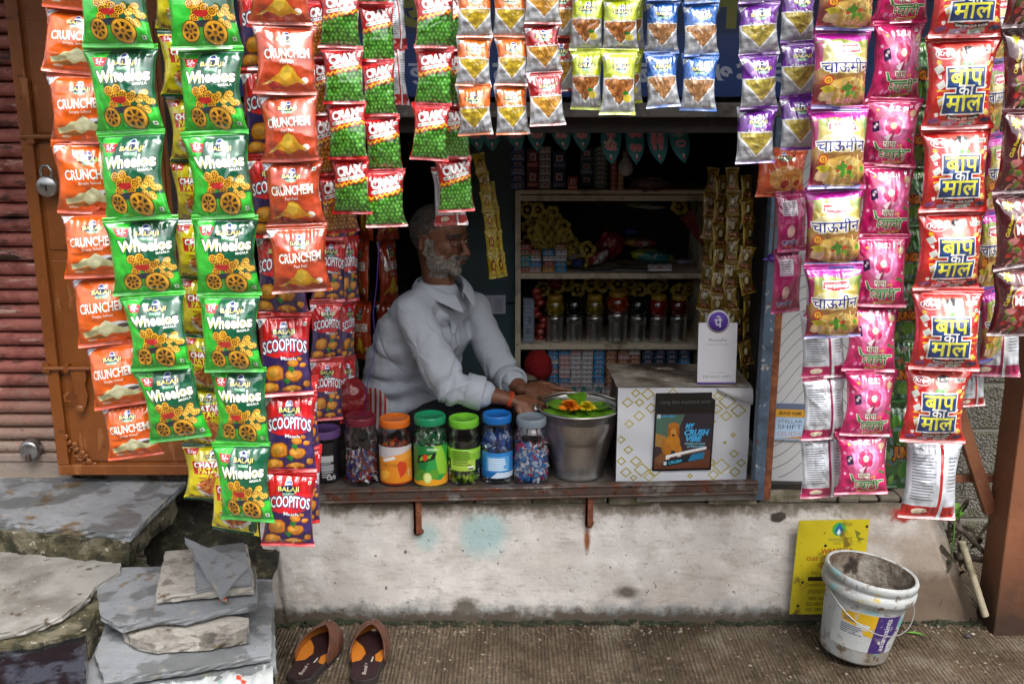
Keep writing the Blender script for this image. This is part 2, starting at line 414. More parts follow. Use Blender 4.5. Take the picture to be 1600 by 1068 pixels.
def art_chips(bg, flavour, c_dark, chip, dark_seal):
    a = Art(1, 1.15, bg)
    a.rect(0, 1.08, 1, 1.15, dark_seal); a.rect(0, 0, 1, 0.06, dark_seal); seals(a, c_dark)
    a.poly([(0.0, 1.07), (0.2, 1.07), (0.0, 0.93)], '#f0f2f8'); a.text('5/-', 0.055, 1.025, 0.085, 0.045, '#223a80', off=0.02, rot=0.5)
    logo(a, 0.53, 0.86, 0.72)
    a.text('CRUNCHEM', 0.53, 0.64, 0.78, 0.15, '#fbf3ea', off=0.03, rot=0.05, outline=c_dark, ow=0.05)
    a.text(flavour, 0.53, 0.50, 0.36 if len(flavour) > 9 else 0.24, 0.052, '#fdf5ee', off=0.012, rot=0.05)
    if chip == 'pale':
        a.blob(0.78, 0.34, 0.17, '#dfe2e6', 12, ry=0.07, j=0.1); a.circ(0.83, 0.33, 0.10, '#5b4a44', 10, ry=0.035)
        a.poly([(0.12, 0.25), (0.25, 0.27), (0.36, 0.35), (0.5, 0.36), (0.62, 0.42), (0.68, 0.36), (0.85, 0.28), (0.97, 0.25), (0.80, 0.20), (0.62, 0.22), (0.5, 0.16), (0.42, 0.22), (0.25, 0.18), (0.15, 0.16)], '#d9d9a4')
        a.poly([(0.40, 0.25), (0.46, 0.36), (0.57, 0.44), (0.66, 0.40), (0.68, 0.30), (0.60, 0.22), (0.50, 0.22)], '#ecebc0')
        a.poly([(0.15, 0.16), (0.42, 0.20), (0.52, 0.15), (0.44, 0.135), (0.3, 0.14)], '#9a6a28'); a.circ(0.25, 0.12, 0.08, '#e9c9b4', 8, ry=0.02)
    else:
        a.blob(0.83, 0.22, 0.06, '#e8e3da', 9, j=0.15); a.poly([(0.12, 0.21), (0.28, 0.22), (0.38, 0.13), (0.52, 0.10), (0.3, 0.09), (0.22, 0.14)], '#a01c24')
        a.poly([(0.26, 0.23), (0.40, 0.33), (0.47, 0.44), (0.55, 0.46), (0.64, 0.41), (0.71, 0.30), (0.86, 0.17), (0.70, 0.19), (0.52, 0.12), (0.40, 0.18)], '#e6a71e')
        a.poly([(0.40, 0.28), (0.48, 0.42), (0.56, 0.44), (0.63, 0.38), (0.60, 0.28), (0.50, 0.21)], '#f6cf45')
        for k in range(3): a.poly([(0.10 + .04 * k, 0.15 + .03 * k), (0.22 + .04 * k, 0.18 + .02 * k), (0.24 + .04 * k, 0.16 + .02 * k)], '#e8d36a')
    vegmark(a, 0.90, 0.98, 0.06)
    return a
def art_peas(nut=False):
    a = Art(1, 1.38, '#d71920')
    a.rect(0, 1.27, 1, 1.38, '#d8303a'); seals(a, '#e87a80', '#9c1016')
    zig = [(0, 0.64)]
    for k in range(1, 14): zig.append((k / 14, 0.64 + 0.20 * k / 14 + (0.065 if k % 2 else 0)))
    zig += [(1, 0.84), (1, 0.07), (0, 0.07)]
    a.poly([(x, y + 0.045 if y > 0.1 else y) for x, y in zig], '#f4c51e')
    a.poly([(x, y - 0.005 if y > 0.1 else y) for x, y in zig], '#b5311a' if not nut else '#7a2412')
    a.poly([(x, y - 0.045 if y > 0.1 else y) for x, y in zig], '#1c5a12' if not nut else '#7a3d10')
    R = random.Random(8); r = 0.062
    j = 0; y = 0.13
    while y < 0.80:
        x = 0.04 + (0.05 if j % 2 else 0)
        while x < 0.99:
            xx, yy = x + R.uniform(-.015, .015), y + R.uniform(-.015, .015)
            if yy < 0.58 + 0.2 * xx:
                c, c2 = (('#3c8a22', '#79c24e') if not nut else ('#a8661c', '#e0a548')); k = R.uniform(0.8, 1.15)
                a.circ(xx, yy, r * 0.92, tuple(v * k for v in srgb(c)), 9); a.circ(xx - .012, yy + .018, r * 0.5, tuple(v * k for v in srgb(c2)), 7)
            x += 0.108
        y += 0.092; j += 1
    a.rect(0, 0, 1, 0.075, '#c5161d')
    a.text('CRAX', 0.50, 1.075, 0.68, 0.20, '#fafafa', off=0.06, rot=0.16, outline='#8c0c12', ow=0.14)
    ca, sa = math.cos(0.16), math.sin(0.16)
    a.poly([(0.53 + x * ca - y * sa, 0.90 + x * sa + y * ca) for x, y in [(-.38, -.04), (.38, -.04), (.41, 0), (.38, .04), (-.38, .04), (-.41, 0)]], '#f2f2ee')
    a.text('MAST MATTAR' if not nut else 'MAST MASALA', 0.53, 0.90, 0.66, 0.05, '#1f7a2d' if not nut else '#222222', off=0.02, rot=0.16)
    vegmark(a, 0.92, 1.16, 0.08)
    return a
def art_namkeen(top, name, grain, g2, lemon=False, seal=None):
    a = Art(1, 1.42, '#b2b6bd'); seal = seal or top
    a.poly([(0, 1.42), (1, 1.42), (1, 0.80), (0.9, 0.74), (0.1, 0.74), (0, 0.80)], top)
    a.poly([(0.0, 0.80), (0.02, 0.64), (0.5, 0.15), (0.98, 0.64), (1.0, 0.80), (0.5, 0.78)], '#f3f4f5')
    a.poly([(0.05, 0.765), (0.07, 0.65), (0.5, 0.21), (0.93, 0.65), (0.95, 0.765)], grain)
    R = random.Random(4)
    n = 0; big = lemon or grain in ('#b57f4e', '#b5793f')
    for k in range(900):
        x, y = R.uniform(0.07, 0.93), R.uniform(0.24, 0.75)
        if abs(x - 0.5) > (y - 0.22) * 0.97: continue
        n += 1
        f = R.uniform(0.75, 1.25); c = tuple(v * f for v in srgb(g2))
        if big:
            if n > 80: break
            a.circ(x, y, 0.05, tuple(v * f * 0.55 for v in srgb(g2)), 8); a.circ(x - .006, y + .01, 0.036, c, 7)
        else:
            if n > 290: break
            t = R.uniform(0, PI); dx, dy = math.cos(t) * 0.03, math.sin(t) * 0.03
            a.poly([(x - dx, y - dy), (x + dy * .35, y - dx * .35), (x + dx, y + dy), (x - dy * .35, y + dx * .35)], c)
    if lemon:
        a.blob(0.74, 0.36, 0.13, '#e9d545', 10, ry=0.09, j=0.1); a.poly([(0.56, 0.46), (0.68, 0.52), (0.80, 0.47), (0.68, 0.43)], '#1f8a2c')
    a.rect(0, 1.30, 1, 1.42, seal); seals(a, tuple(min(1, v * 1.6 + .04) for v in srgb(seal)), '#a9adb3')
    a.rect(0, 0, 1, 0.07, seal)
    a.poly([(0.02, 1.28), (0.24, 1.28), (0.02, 1.14)], '#e9edf2'); a.text('5/-', 0.08, 1.235, 0.09, 0.05, '#444a55', off=0.02, rot=0.5)
    logo(a, 0.53, 1.02, 1.05)
    a.text(name, 0.53, 0.80, 0.62, 0.085, '#f5f5f0', off=0.02)
    vegmark(a, 0.9, 0.16, 0.07)
    return a
def art_scoop():
    a = Art(1, 1.38, '#33195c')
    a.poly([(0, 1.38), (1, 1.38), (1, 0.74), (0.7, 0.66), (0.3, 0.66), (0, 0.72)], '#d2151f')
    a.rect(0, 1.28, 1, 1.38, '#c9141e'); seals(a, '#8c0d14'); a.rect(0, 0, 1, 0.065, '#c9141e')
    a.poly([(0, 1.27), (0.2, 1.27), (0.0, 1.1)], '#eeeef2'); a.text('5/-', 0.06, 1.22, 0.09, 0.05, '#333a80', off=0.02, rot=0.5)
    logo(a, 0.50, 1.06, 0.9)
    a.text('SCOOPITOS', 0.51, 0.80, 0.90, 0.19, '#ffffff', off=0.02, outline='#32256f', ow=0.075, arch=0.07)
    a.text('Masala', 0.58, 0.645, 0.32, 0.055, '#f6f2fa', off=0.03, rot=-0.08)
    for cx, cy, rx, ry, s in ((0.28, 0.40, 0.2, 0.15, 1), (0.66, 0.36, 0.17, 0.11, 2), (0.20, 0.16, 0.19, 0.10, 3), (0.62, 0.13, 0.2, 0.07, 4), (0.66, 0.56, 0.12, 0.06, 5), (0.86, 0.52, 0.07, 0.04, 6), (0.80, 0.62, 0.06, 0.035, 7), (0.9, 0.2, 0.07, 0.06, 8)):
        a.blob(cx, cy, rx, '#8a4708', 11, ry=ry, j=0.12, seed=s); a.blob(cx, cy + .01, rx * .88, '#d8861f', 11, ry=ry * .85, j=0.12, seed=s); a.blob(cx - .02, cy + .025, rx * .55, '#eaa944', 9, ry=ry * .5, j=0.15, seed=s)
    for cx, cy in ((0.52, 0.27), (0.62, 0.47)): a.blob(cx, cy, 0.07, '#1d8a35', 9, ry=0.05, j=0.35, seed=3)
    vegmark(a, 0.9, 1.18, 0.06)
    return a
def art_chataka():
    a = Art(1, 1.20, '#e8d714')
    a.poly([(1, 1.12), (0.8, 1.12), (0.86, 0.9), (1, 0.8)], '#0e4b2f'); a.poly([(1, 0.5), (0.85, 0.3), (0.8, 0.06), (1, 0.06)], '#0e4b2f')
    a.rect(0, 1.12, 1, 1.20, '#0d4a33'); a.rect(0, 0, 1, 0.055, '#0d4a33')
    a.poly([(0.02, 1.10), (0.3, 1.11), (0.24, 0.99), (0.04, 0.98)], '#d0202c'); a.text('5/-', 0.15, 1.045, 0.13, 0.07, '#ffffff', off=0.02)
    logo(a, 0.52, 0.955, 0.6)
    a.poly([(0.14, 0.86), (0.88, 0.88), (0.9, 0.64), (0.6, 0.62), (0.55, 0.55), (0.5, 0.62), (0.16, 0.6)], '#cf2a20')
    a.text('CHATAKA', 0.52, 0.80, 0.68, 0.11, '#ffffff', off=0.04, rot=0.04, outline='#8c1410', ow=0.08); a.text('PATAKA', 0.53, 0.68, 0.56, 0.11, '#f7e23c', off=0.04, rot=0.03, outline='#8c1410', ow=0.08)
    a.blob(0.56, 0.32, 0.34, '#e7e4da', 14, ry=0.2, j=0.08)
    R = random.Random(2)
    a.blob(0.56, 0.36, 0.29, '#a8451a', 14, ry=0.18, j=0.15)
    for k in range(60):
        x, y, t = 0.56 + R.gauss(0, .13), 0.36 + R.gauss(0, .075), R.uniform(0, PI); dx, dy = .075 * math.cos(t), .075 * math.sin(t)
        a.poly([(x - dx - dy * .2, y - dy + dx * .2), (x - dx + dy * .2, y - dy - dx * .2), (x + dx + dy * .2, y + dy - dx * .2), (x + dx - dy * .2, y + dy + dx * .2)], R.choice(['#d97a33', '#c6602a', '#e7964c']))
    a.text('Masala Masti', 0.34, 0.11, 0.46, 0.07, '#7a3b10', off=0.03)
    return a
def art_noodle():
    def bgc(u, v):
        k = max(0, min(1, (v - 0.25) / 0.35)); A, B = np.array(srgb('#8c1f33')), np.array(srgb('#b3a248'))
        if v > .75: B = np.array(srgb('#8f9a3c'))
        return tuple(A * (1 - k) + B * k)
    a = Art(1, 1.30, '#a51460'); a.bg = bgc
    a.poly([(0, 1.30), (1, 1.30), (1, 1.12), (0.7, 1.07), (0.4, 1.12), (0, 1.08)], '#c020a0'); seals(a, '#7a1070'); a.rect(0.4, 1.21, 0.85, 1.26, '#3a2a90')
    a.poly([(0, 1.06), (0.12, 1.08), (0.06, 0.7), (0, 0.6)], '#b0206a'); a.poly([(1, 1.10), (0.9, 1.06), (0.95, 0.75), (1, 0.7)], '#5b8a2a')
    a.rect(0, 0, 1, 0.07, '#3a2a90')
    a.poly([(0.26, 1.04), (0.74, 1.05), (0.78, 0.90), (0.5, 0.86), (0.24, 0.91)], '#f1f1f1'); a.poly([(0.28, 1.02), (0.72, 1.03), (0.76, 0.915), (0.5, 0.88), (0.26, 0.925)], '#d0202c')
    a.text('panjmuni', 0.51, 0.96, 0.42, 0.085, '#ffffff', off=0.04)
    a.text('चाऊमीन', 0.50, 0.70, 0.88, 0.22, '#262a80', off=0.012, outline='#f4f4ee', ow=0.06)
    a.blob(0.5, 0.72, 0.44, '#dccf9a', 16, ry=0.16, j=.1, seed=2); a.text('चाऊमीन', 0.50, 0.70, 0.88, 0.22, '#262a80', off=0.012, outline='#f4f4ee', ow=0.06)
    a.circ(0.17, 0.47, 0.08, '#c0202c', 10); a.circ(0.17, 0.47, 0.06, '#e6b42a', 9); a.text('₹5', 0.17, 0.47, 0.07, 0.06, '#a01818', off=0.03)
    R = random.Random(7)
    a.blob(0.56, 0.28, 0.42, '#d0a850', 16, ry=0.24, j=0.1)
    for k in range(120):
        x, y, t = 0.60 + R.gauss(0, .16), 0.29 + R.gauss(0, .09), R.uniform(0, PI); l = R.uniform(.05, .1); dx, dy = l * math.cos(t), l * math.sin(t); q = .13
        if 0.2 < x < 0.98 and .1 < y < .52: a.poly([(x - dx - dy * q, y - dy + dx * q), (x - dx + dy * q, y - dy - dx * q), (x + dx + dy * q, y + dy - dx * q), (x + dx - dy * q, y + dy + dx * q)], R.choice(['#e2c878', '#d4ae52', '#ecd998', '#c9983c']))
    for k in range(9): a.blob(R.uniform(.35, .9), R.uniform(.2, .46), .045, R.choice(['#6fae2e', '#4f9a24', '#d6491f', '#86c23c']), 8, j=.3, seed=k)
    a.blob(0.52, 0.34, 0.10, '#58a82a', 11, ry=0.08, j=0.4, seed=9)
    a.blob(0.18, 0.22, 0.13, '#d7b690', 12, ry=0.10, j=.12, seed=3); a.blob(0.18, 0.32, 0.10, '#e6d534', 11, ry=0.05, j=.3, seed=5)
    return a
def art_pink():
    def bgc(u, v):
        d = math.hypot((u - 0.5) / 0.42, (v - 0.58) / 0.36); k = max(0, 1 - d); A, B = np.array(srgb('#cf1668')), np.array(srgb('#f0a4cc'))
        return tuple(A * (1 - k) + B * k)
    a = Art(1, 1.25, '#cf1668'); a.bg = bgc
    seals(a, '#e85a98'); a.rect(0, 0, 1, 0.06, '#c4125f')
    a.text('S.S.', 0.53, 1.06, 0.22, 0.085, '#ffffff', off=0.05)
    a.circ(0.53, 0.74, 0.30, '#e27ab2', 18, ry=0.28); a.circ(0.53, 0.74, 0.2, '#edaad0', 14, ry=0.2)
    # a plain flower in place of the printed character
    for k in range(6): t = 2 * PI * k / 6 + .3; a.circ(0.53 + 0.10 * math.cos(t), 0.76 + 0.11 * math.sin(t), 0.075, '#d82a6a', 9, ry=0.085)
    a.circ(0.53, 0.76, 0.065, '#f2d7b4', 9); a.poly([(0.50, 0.68), (0.56, 0.68), (0.52, 0.48), (0.46, 0.46)], '#a3325c')
    a.poly([(0.36, 0.55), (0.52, 0.62), (0.44, 0.47)], '#f4e6ee')
    a.poly([(0.12, 0.80), (0.24, 0.84), (0.26, 0.66), (0.13, 0.62)], '#2a1a4a')
    R = random.Random(1)
    for k in range(8): a.star(R.choice([R.uniform(.06, .22), R.uniform(.8, .95)]), R.uniform(.25, 1.05), .035, R.choice(['#f6d7e6', '#f1b2cf', '#f2c14a']), 5)
    a.circ(0.88, 0.98, 0.07, '#e4b08a', 10); a.circ(0.88, 0.98, 0.05, '#f2d9b0', 9)
    a.text('पापा', 0.48, 0.42, 0.26, 0.11, '#f5f3e2', off=0.015, outline='#3c5a20', ow=0.05); a.text('की', 0.68, 0.40, 0.09, 0.06, '#f2c14a', off=0.03)
    a.poly([(0.16, 0.47), (0.22, 0.46), (0.28, 0.36), (0.36, 0.335), (0.92, 0.345), (0.92, 0.29), (0.34, 0.275), (0.22, 0.33)], '#f0f4e6')
    a.poly([(0.18, 0.46), (0.22, 0.45), (0.28, 0.345), (0.36, 0.325), (0.91, 0.335), (0.91, 0.30), (0.34, 0.285), (0.24, 0.33)], '#2f8a34')
    for oo in (1, 0):
        for tt, xx, w_, cl in (('प', 0.365, 0.13, 0.66), ('यारी', 0.60, 0.42, None)):
            a.text(tt, xx, 0.235 if cl else 0.245, w_, 0.17 if cl else 0.20, '#f0f4e6' if oo else '#2f8a34', off=0.055 if oo else 0.015, clipr=cl)
    for x, y in ((0.84, .5), (0.91, .47)): a.poly([(x - .04, y), (x, y + .05), (x + .04, y), (x, y - .03)], '#1f7a34')
    a.poly([(0.40, 0.10), (0.78, 0.12), (0.76, 0.075), (0.42, 0.06)], '#e8c62a'); a.text('Free Gift Inside', 0.59, 0.09, 0.3, 0.03, '#a01050', off=0.02, rot=.03)
    a.circ(0.2, 0.16, 0.04, '#e27ab2', 8); a.circ(0.3, 0.15, 0.035, '#e27ab2', 8)
    vegmark(a, 0.82, 1.1, 0.05)
    return a
def art_red():
    a = Art(1, 1.20, '#cc1a1c')
    a.poly([(0.22, 1.08), (0.92, 1.08), (0.8, 0.72), (0.5, 0.6), (0.3, 0.75)], '#dd5a4c')
    seals(a, '#e65a50', '#9c1212')
    R = random.Random(6)
    for k in range(16):
        x, y = R.choice([R.uniform(.04, .2), R.uniform(.82, .96)]), R.uniform(.12, 1.0); a.blob(x, y, .03, R.choice(['#f2c02a', '#f0ede8', '#e8702a', '#f7dc7a']), 7, j=.3, seed=k)
    for k in range(3): a.poly([(0.05 + .03 * k, .78 - .2 * k), (0.14 + .03 * k, .84 - .2 * k), (0.19 + .02 * k, .76 - .2 * k), (0.09 + .03 * k, .70 - .2 * k)], '#d8dcd2')
    a.circ(0.22, 0.96, 0.14, '#f3ece8', 16, ry=0.07); a.circ(0.22, 0.96, 0.125, '#b5161c', 16, ry=0.058); a.text('Kripa', 0.22, 0.96, 0.20, 0.075, '#ffffff', off=0.03, shear=0.3)
    a.poly([(0.74, 1.01), (0.93, 1.02), (0.92, 0.96), (0.75, 0.95)], '#e8e4da'); a.text('FREE', 0.835, 0.985, 0.13, 0.035, '#222222', off=0.02)
    # plain balloon shape where the printed character stands
    a.blob(0.53, 0.95, 0.10, '#e6c7b0', 12, ry=0.09, j=.05); a.blob(0.55, 1.0, 0.11, '#1f1418', 12, ry=0.055, j=.1); a.poly([(0.44, 0.86), (0.62, 0.86), (0.66, 0.74), (0.42, 0.74)], '#58a848')
    for k in range(6):
        t = (-.5, -.25, 0, PI - .0, PI + .25, PI + .5)[k]; c_, s_ = math.cos(t), math.sin(t)
        a.poly([(0.52 + .24 * c_, .50 + .2 * s_), (0.52 + .43 * c_ - .012 * s_, .50 + .34 * s_ + .012 * c_), (0.52 + .43 * c_ + .012 * s_, .50 + .34 * s_ - .012 * c_)], '#f2c02a')
    for t, cy, ww, hh, cc in (('बाप', .66, .52, .20, '#eeea4e'), ('का', .50, .24, .13, '#f6f6f2'), ('माल', .335, .56, .20, '#eeea4e')):
        a.rect(0.52 - ww / 2 - .055, cy - hh / 2 - .045, 0.52 + ww / 2 + .055, cy + hh / 2 + .045, '#f2f2f0')
    for t, cy, ww, hh, cc in (('बाप', .66, .52, .20, '#eeea4e'), ('का', .50, .24, .13, '#f6f6f2'), ('माल', .335, .56, .20, '#eeea4e')):
        a.rect(0.52 - ww / 2 - .035, cy - hh / 2 - .025, 0.52 + ww / 2 + .035, cy + hh / 2 + .025, '#20407c')
    for t, cy, ww, hh, cc in (('बाप', .66, .52, .20, '#eeea4e'), ('का', .50, .24, .13, '#f6f6f2'), ('माल', .335, .56, .20, '#eeea4e')):
        a.text(t, 0.52, cy, ww, hh * .98, cc, off=0.018)
    a.poly([(0.28, 0.20), (0.5, 0.165), (0.78, 0.20), (0.78, 0.145), (0.5, 0.10), (0.28, 0.145)], '#1c1616')
    a.text('Surprise Gift Inside', 0.53, 0.158, 0.46, 0.04, '#f2f2f2', off=0.03, arch=-0.02)
    a.poly([(0.24, .11), (.46, .13), (.46, .075), (.25, .055)], '#b09ab8'); a.poly([(0.5, .10), (.72, .13), (.74, .08), (.52, .05)], '#a9b8ae'); a.blob(.87, .12, .08, '#1f3a66', 9, ry=.035); a.blob(.12, .12, .07, '#9a4a8a', 9, ry=.04)
    vegmark(a, 0.92, 0.88, 0.05)
    return a
def art_manch():
    a = Art(1, 1.22, '#4a0f1c'); seals(a, '#7a3040')
    a.poly([(0.1, 1.14), (0.75, 1.1), (0.5, 0.8), (0.24, 0.9)], '#7a4a4c')
    a.star(0.2, 1.02, 0.09, '#e8dc2a', 8); a.poly([(0.42, 1.06), (0.95, 1.06), (0.95, 0.93), (0.42, 0.93)], '#cf2028'); a.text('panjmuni', 0.68, 0.995, 0.46, 0.09, '#ffffff', off=0.04)
    a.circ(0.62, 0.62, 0.42, '#c9b070', 20, ry=0.30); a.circ(0.62, 0.62, 0.40, '#a81820', 20, ry=0.28)
    R = random.Random(4)
    for k in range(70):
        x, y = R.uniform(.12, .98), R.uniform(.1, .48); a.blob(x, y, .05, R.choice(['#6a1418', '#8c1e20', '#4e5a1e', '#b02a28', '#6f8a30', '#c9787a']), 7, j=.3, seed=k)
    a.text('Manchurian', 0.62, 0.64, 0.72, 0.16, '#ffffff', off=0.03, outline='#5a0a10', ow=.06)
    a.text('Chilli Flavour', 0.17, 0.72, 0.36, 0.05, '#d8c82a', off=0.02, rot=1.25)
    return a
def art_jungle():
    a = Art(1, 1.45, '#2f7a34'); seals(a, '#1d5524')
    R = random.Random(9)
    for k in range(55): a.blob(R.uniform(0, 1), R.uniform(.1, 1.35), R.uniform(.04, .14), R.choice(['#1c5a2a', '#5aa83c', '#4a8f8a', '#83c25a', '#7fb4b0', '#15402a', '#9a6a3a']), 9, ry=R.uniform(.04, .1), j=.3, seed=k)
    a.text('JUNGLE', 0.52, 0.62, 0.72, 0.22, '#e08a22', off=0.06, outline='#5a2a10', ow=0.12)
    a.circ(0.5, 0.35, 0.2, '#58a83c', 12, ry=0.16); a.rect(0, 0, 1, 0.07, '#257a2c')
    return a
def art_back(edge, white='#c9ced6', seam='#8c1a50', txt='#70747c'):
    a = Art(1, 1.30, white); H = 1.30
    a.rect(0, H - .09, 1, H, edge); a.rect(0, 0, 1, 0.24, edge); a.rect(0.60, 0, 0.66, H, seam); a.rect(0.66, 0, 0.72, H, '#dfe2e6'); seals(a, '#5a1030' if 'a' in edge[:3] else '#888888')
    a.rect(0.57, H - .11, 0.70, H - .085, '#111111')
    a.lines(0.08, 0.34, 0.52, 1.08, 16, txt, 0.4); a.lines(0.76, 0.5, 0.95, 1.05, 10, txt, 0.35, seed=4)
    a.rect(0.07, 0.62, 0.53, 0.63, txt); a.text('Net Wt.', 0.18, 1.13, 0.18, 0.04, '#222222', off=.02)
    a.blob(0.3, 0.15, 0.14, '#e8d7c0', 9, ry=0.06, j=.15)
    return a
def art_magback():
    a = Art(1, 1.30, '#9c1458'); seals(a, '#c83a80'); a.rect(.62, 0, .72, 1.3, '#b01c66'); a.rect(.12, .78, .58, 1.1, '#c4bcc6'); a.lines(.15, .8, .55, 1.08, 6, '#8a7a88')
    a.blob(.34, .45, .12, '#d8b0a8', 9, ry=.14, j=.2); a.text('चाऊमीन', .36, .22, .5, .12, '#2a2a80', off=.02, outline='#c4bcc6', ow=.06); a.rect(.2, .08, .5, .14, '#c0303a')
    return a
def art_gold():
    a = Art(1, 1.25, '#b08a24'); seals(a, '#ecd468'); a.rect(0, 0, .08, 1.25, '#dcc04a'); a.rect(.92, 0, 1, 1.25, '#dcc04a')
    a.rect(0.15, 0.15, 0.85, 0.35, '#a81c1c'); a.text('RAJ', 0.5, 0.25, 0.4, 0.12, '#f2e6b0', off=.04)
    a.blob(0.5, 0.72, 0.28, '#7a5a1a', 10, ry=0.3, j=.1); a.blob(0.5, 0.72, 0.15, '#e3d7a0', 10, ry=0.2, j=.2); a.rect(0.12, .42, .88, .47, '#3a1a10')
    return a
def art_yellow():
    a = Art(1, 1.0, '#cbb21c'); seals(a, '#e8d860'); a.circ(0.5, 0.5, 0.22, '#a3232a', 12); a.circ(.5, .5, .13, '#d9c43a', 9); a.lines(.3, .1, .7, .22, 3, '#7a5a10'); return a
def art_orange_noodle():
    a = Art(1, 1.0, '#e0561c'); seals(a, '#f08a50'); logo(a, .5, .8, .6); a.blob(.55, .4, .38, '#e8a04a', 14, ry=.26, j=.1)
    R = random.Random(3)
    for k in range(50):
        x, y, t = .55 + R.gauss(0, .14), .4 + R.gauss(0, .09), R.uniform(0, PI); dx, dy = .09 * math.cos(t), .09 * math.sin(t)
        a.poly([(x - dx - dy * .15, y - dy + dx * .15), (x - dx + dy * .15, y - dy - dx * .15), (x + dx, y + dy)], R.choice(['#f2b860', '#d97a2a', '#f7d08a']))
    a.blob(.5, .28, .09, '#c02418', 8); a.blob(.78, .3, .07, '#b03018', 8); return a

DESIGNS = {
 'wheel':   (art_wheel, 0.20, '#2fbf32', 'green wheel-shaped snacks packet', 'snack packet'),
 'salted':  (lambda: art_chips('#e8620f', 'Simply Salted', '#b53c05', 'pale', '#e0500c'), 0.20, '#d85a10', 'bright orange salted chips packet', 'chips packet'),
 'peri':    (lambda: art_chips('#c0451f', 'Peri Peri', '#7e2408', 'gold', '#b23c1c'), 0.20, '#b04018', 'brick-orange golden chips packet', 'chips packet'),
 'peas':    (art_peas, 0.24, '#c5161d', 'red packet of green peas', 'snack packet'),
 'nuts':    (lambda: art_peas(True), 0.24, '#c5161d', 'red packet of brown nuts', 'snack packet'),
 'mung':    (lambda: art_namkeen('#e8701a', 'Mung Dal', '#b89a22', '#e0c23a'), 0.24, '#c8ccd2', 'orange and white lentil packet', 'snack packet'),
 'chana':   (lambda: art_namkeen('#a81c22', 'Chana Dal', '#b8802a', '#e0a840'), 0.24, '#c8ccd2', 'dark red and white gram packet', 'snack packet'),
 'lime':    (lambda: art_namkeen('#b4c40e', 'Shing Bhujia', '#8a4a20', '#c07a3a', True), 0.24, '#b4c40e', 'lime green packet of coated peanuts', 'snack packet'),
 'blue':    (lambda: art_namkeen('#1c5fb4', 'Shing Bhujia', '#b57f4e', '#c69262'), 0.24, '#1c5fb4', 'blue packet of coated peanuts', 'snack packet'),
 'purple':  (lambda: art_namkeen('#6a1f96', 'Aloo Sev', '#a89840', '#cdb958'), 0.24, '#c8ccd2', 'purple and white snack packet', 'snack packet'),
 'scoop':   (art_scoop, 0.20, '#b01420', 'red and purple scoop chips packet', 'chips packet'),
 'chataka': (art_chataka, 0.20, '#d8c714', 'yellow packet of crunchy sticks', 'snack packet'),
 'noodle':  (art_noodle, 0.26, '#a51460', 'magenta foil noodle packet', 'noodle packet'),
 'pink':    (art_pink, 0.22, '#cf1668', 'pink green-lettered sweets packet', 'sweets packet'),
 'red':     (art_red, 0.24, '#cc1a1c', 'red yellow-lettered packet', 'surprise packet'),
 'manch':   (art_manch, 0.24, '#4a0f1c', 'dark maroon packet of chilli balls', 'snack packet'),
 'jungle':  (art_jungle, 0.22, '#2f7a34', 'green jungle patterned packet', 'snack packet'),
 'backpink': (lambda: art_back('#b01458'), 0.18, '#c9ced6', 'reversed white packet with pink edges', 'sweets packet'),
 'backred': (lambda: art_back('#b8181c', seam='#b8181c'), 0.18, '#c9ced6', 'reversed white packet with red edges', 'snack packet'),
 'magback': (art_magback, 0.20, '#9c1458', 'magenta packet turned backwards', 'sweets packet'),
 'gold':    (art_gold, 0.16, '#9a7420', 'golden sachet with a red band', 'sachet'),
 'yellow':  (art_yellow, 0.10, '#cbb21c', 'yellow sachet with a red circle', 'sachet'),
 'onoodle': (art_orange_noodle, 0.24, '#e0561c', 'orange noodle packet', 'noodle packet'),
}
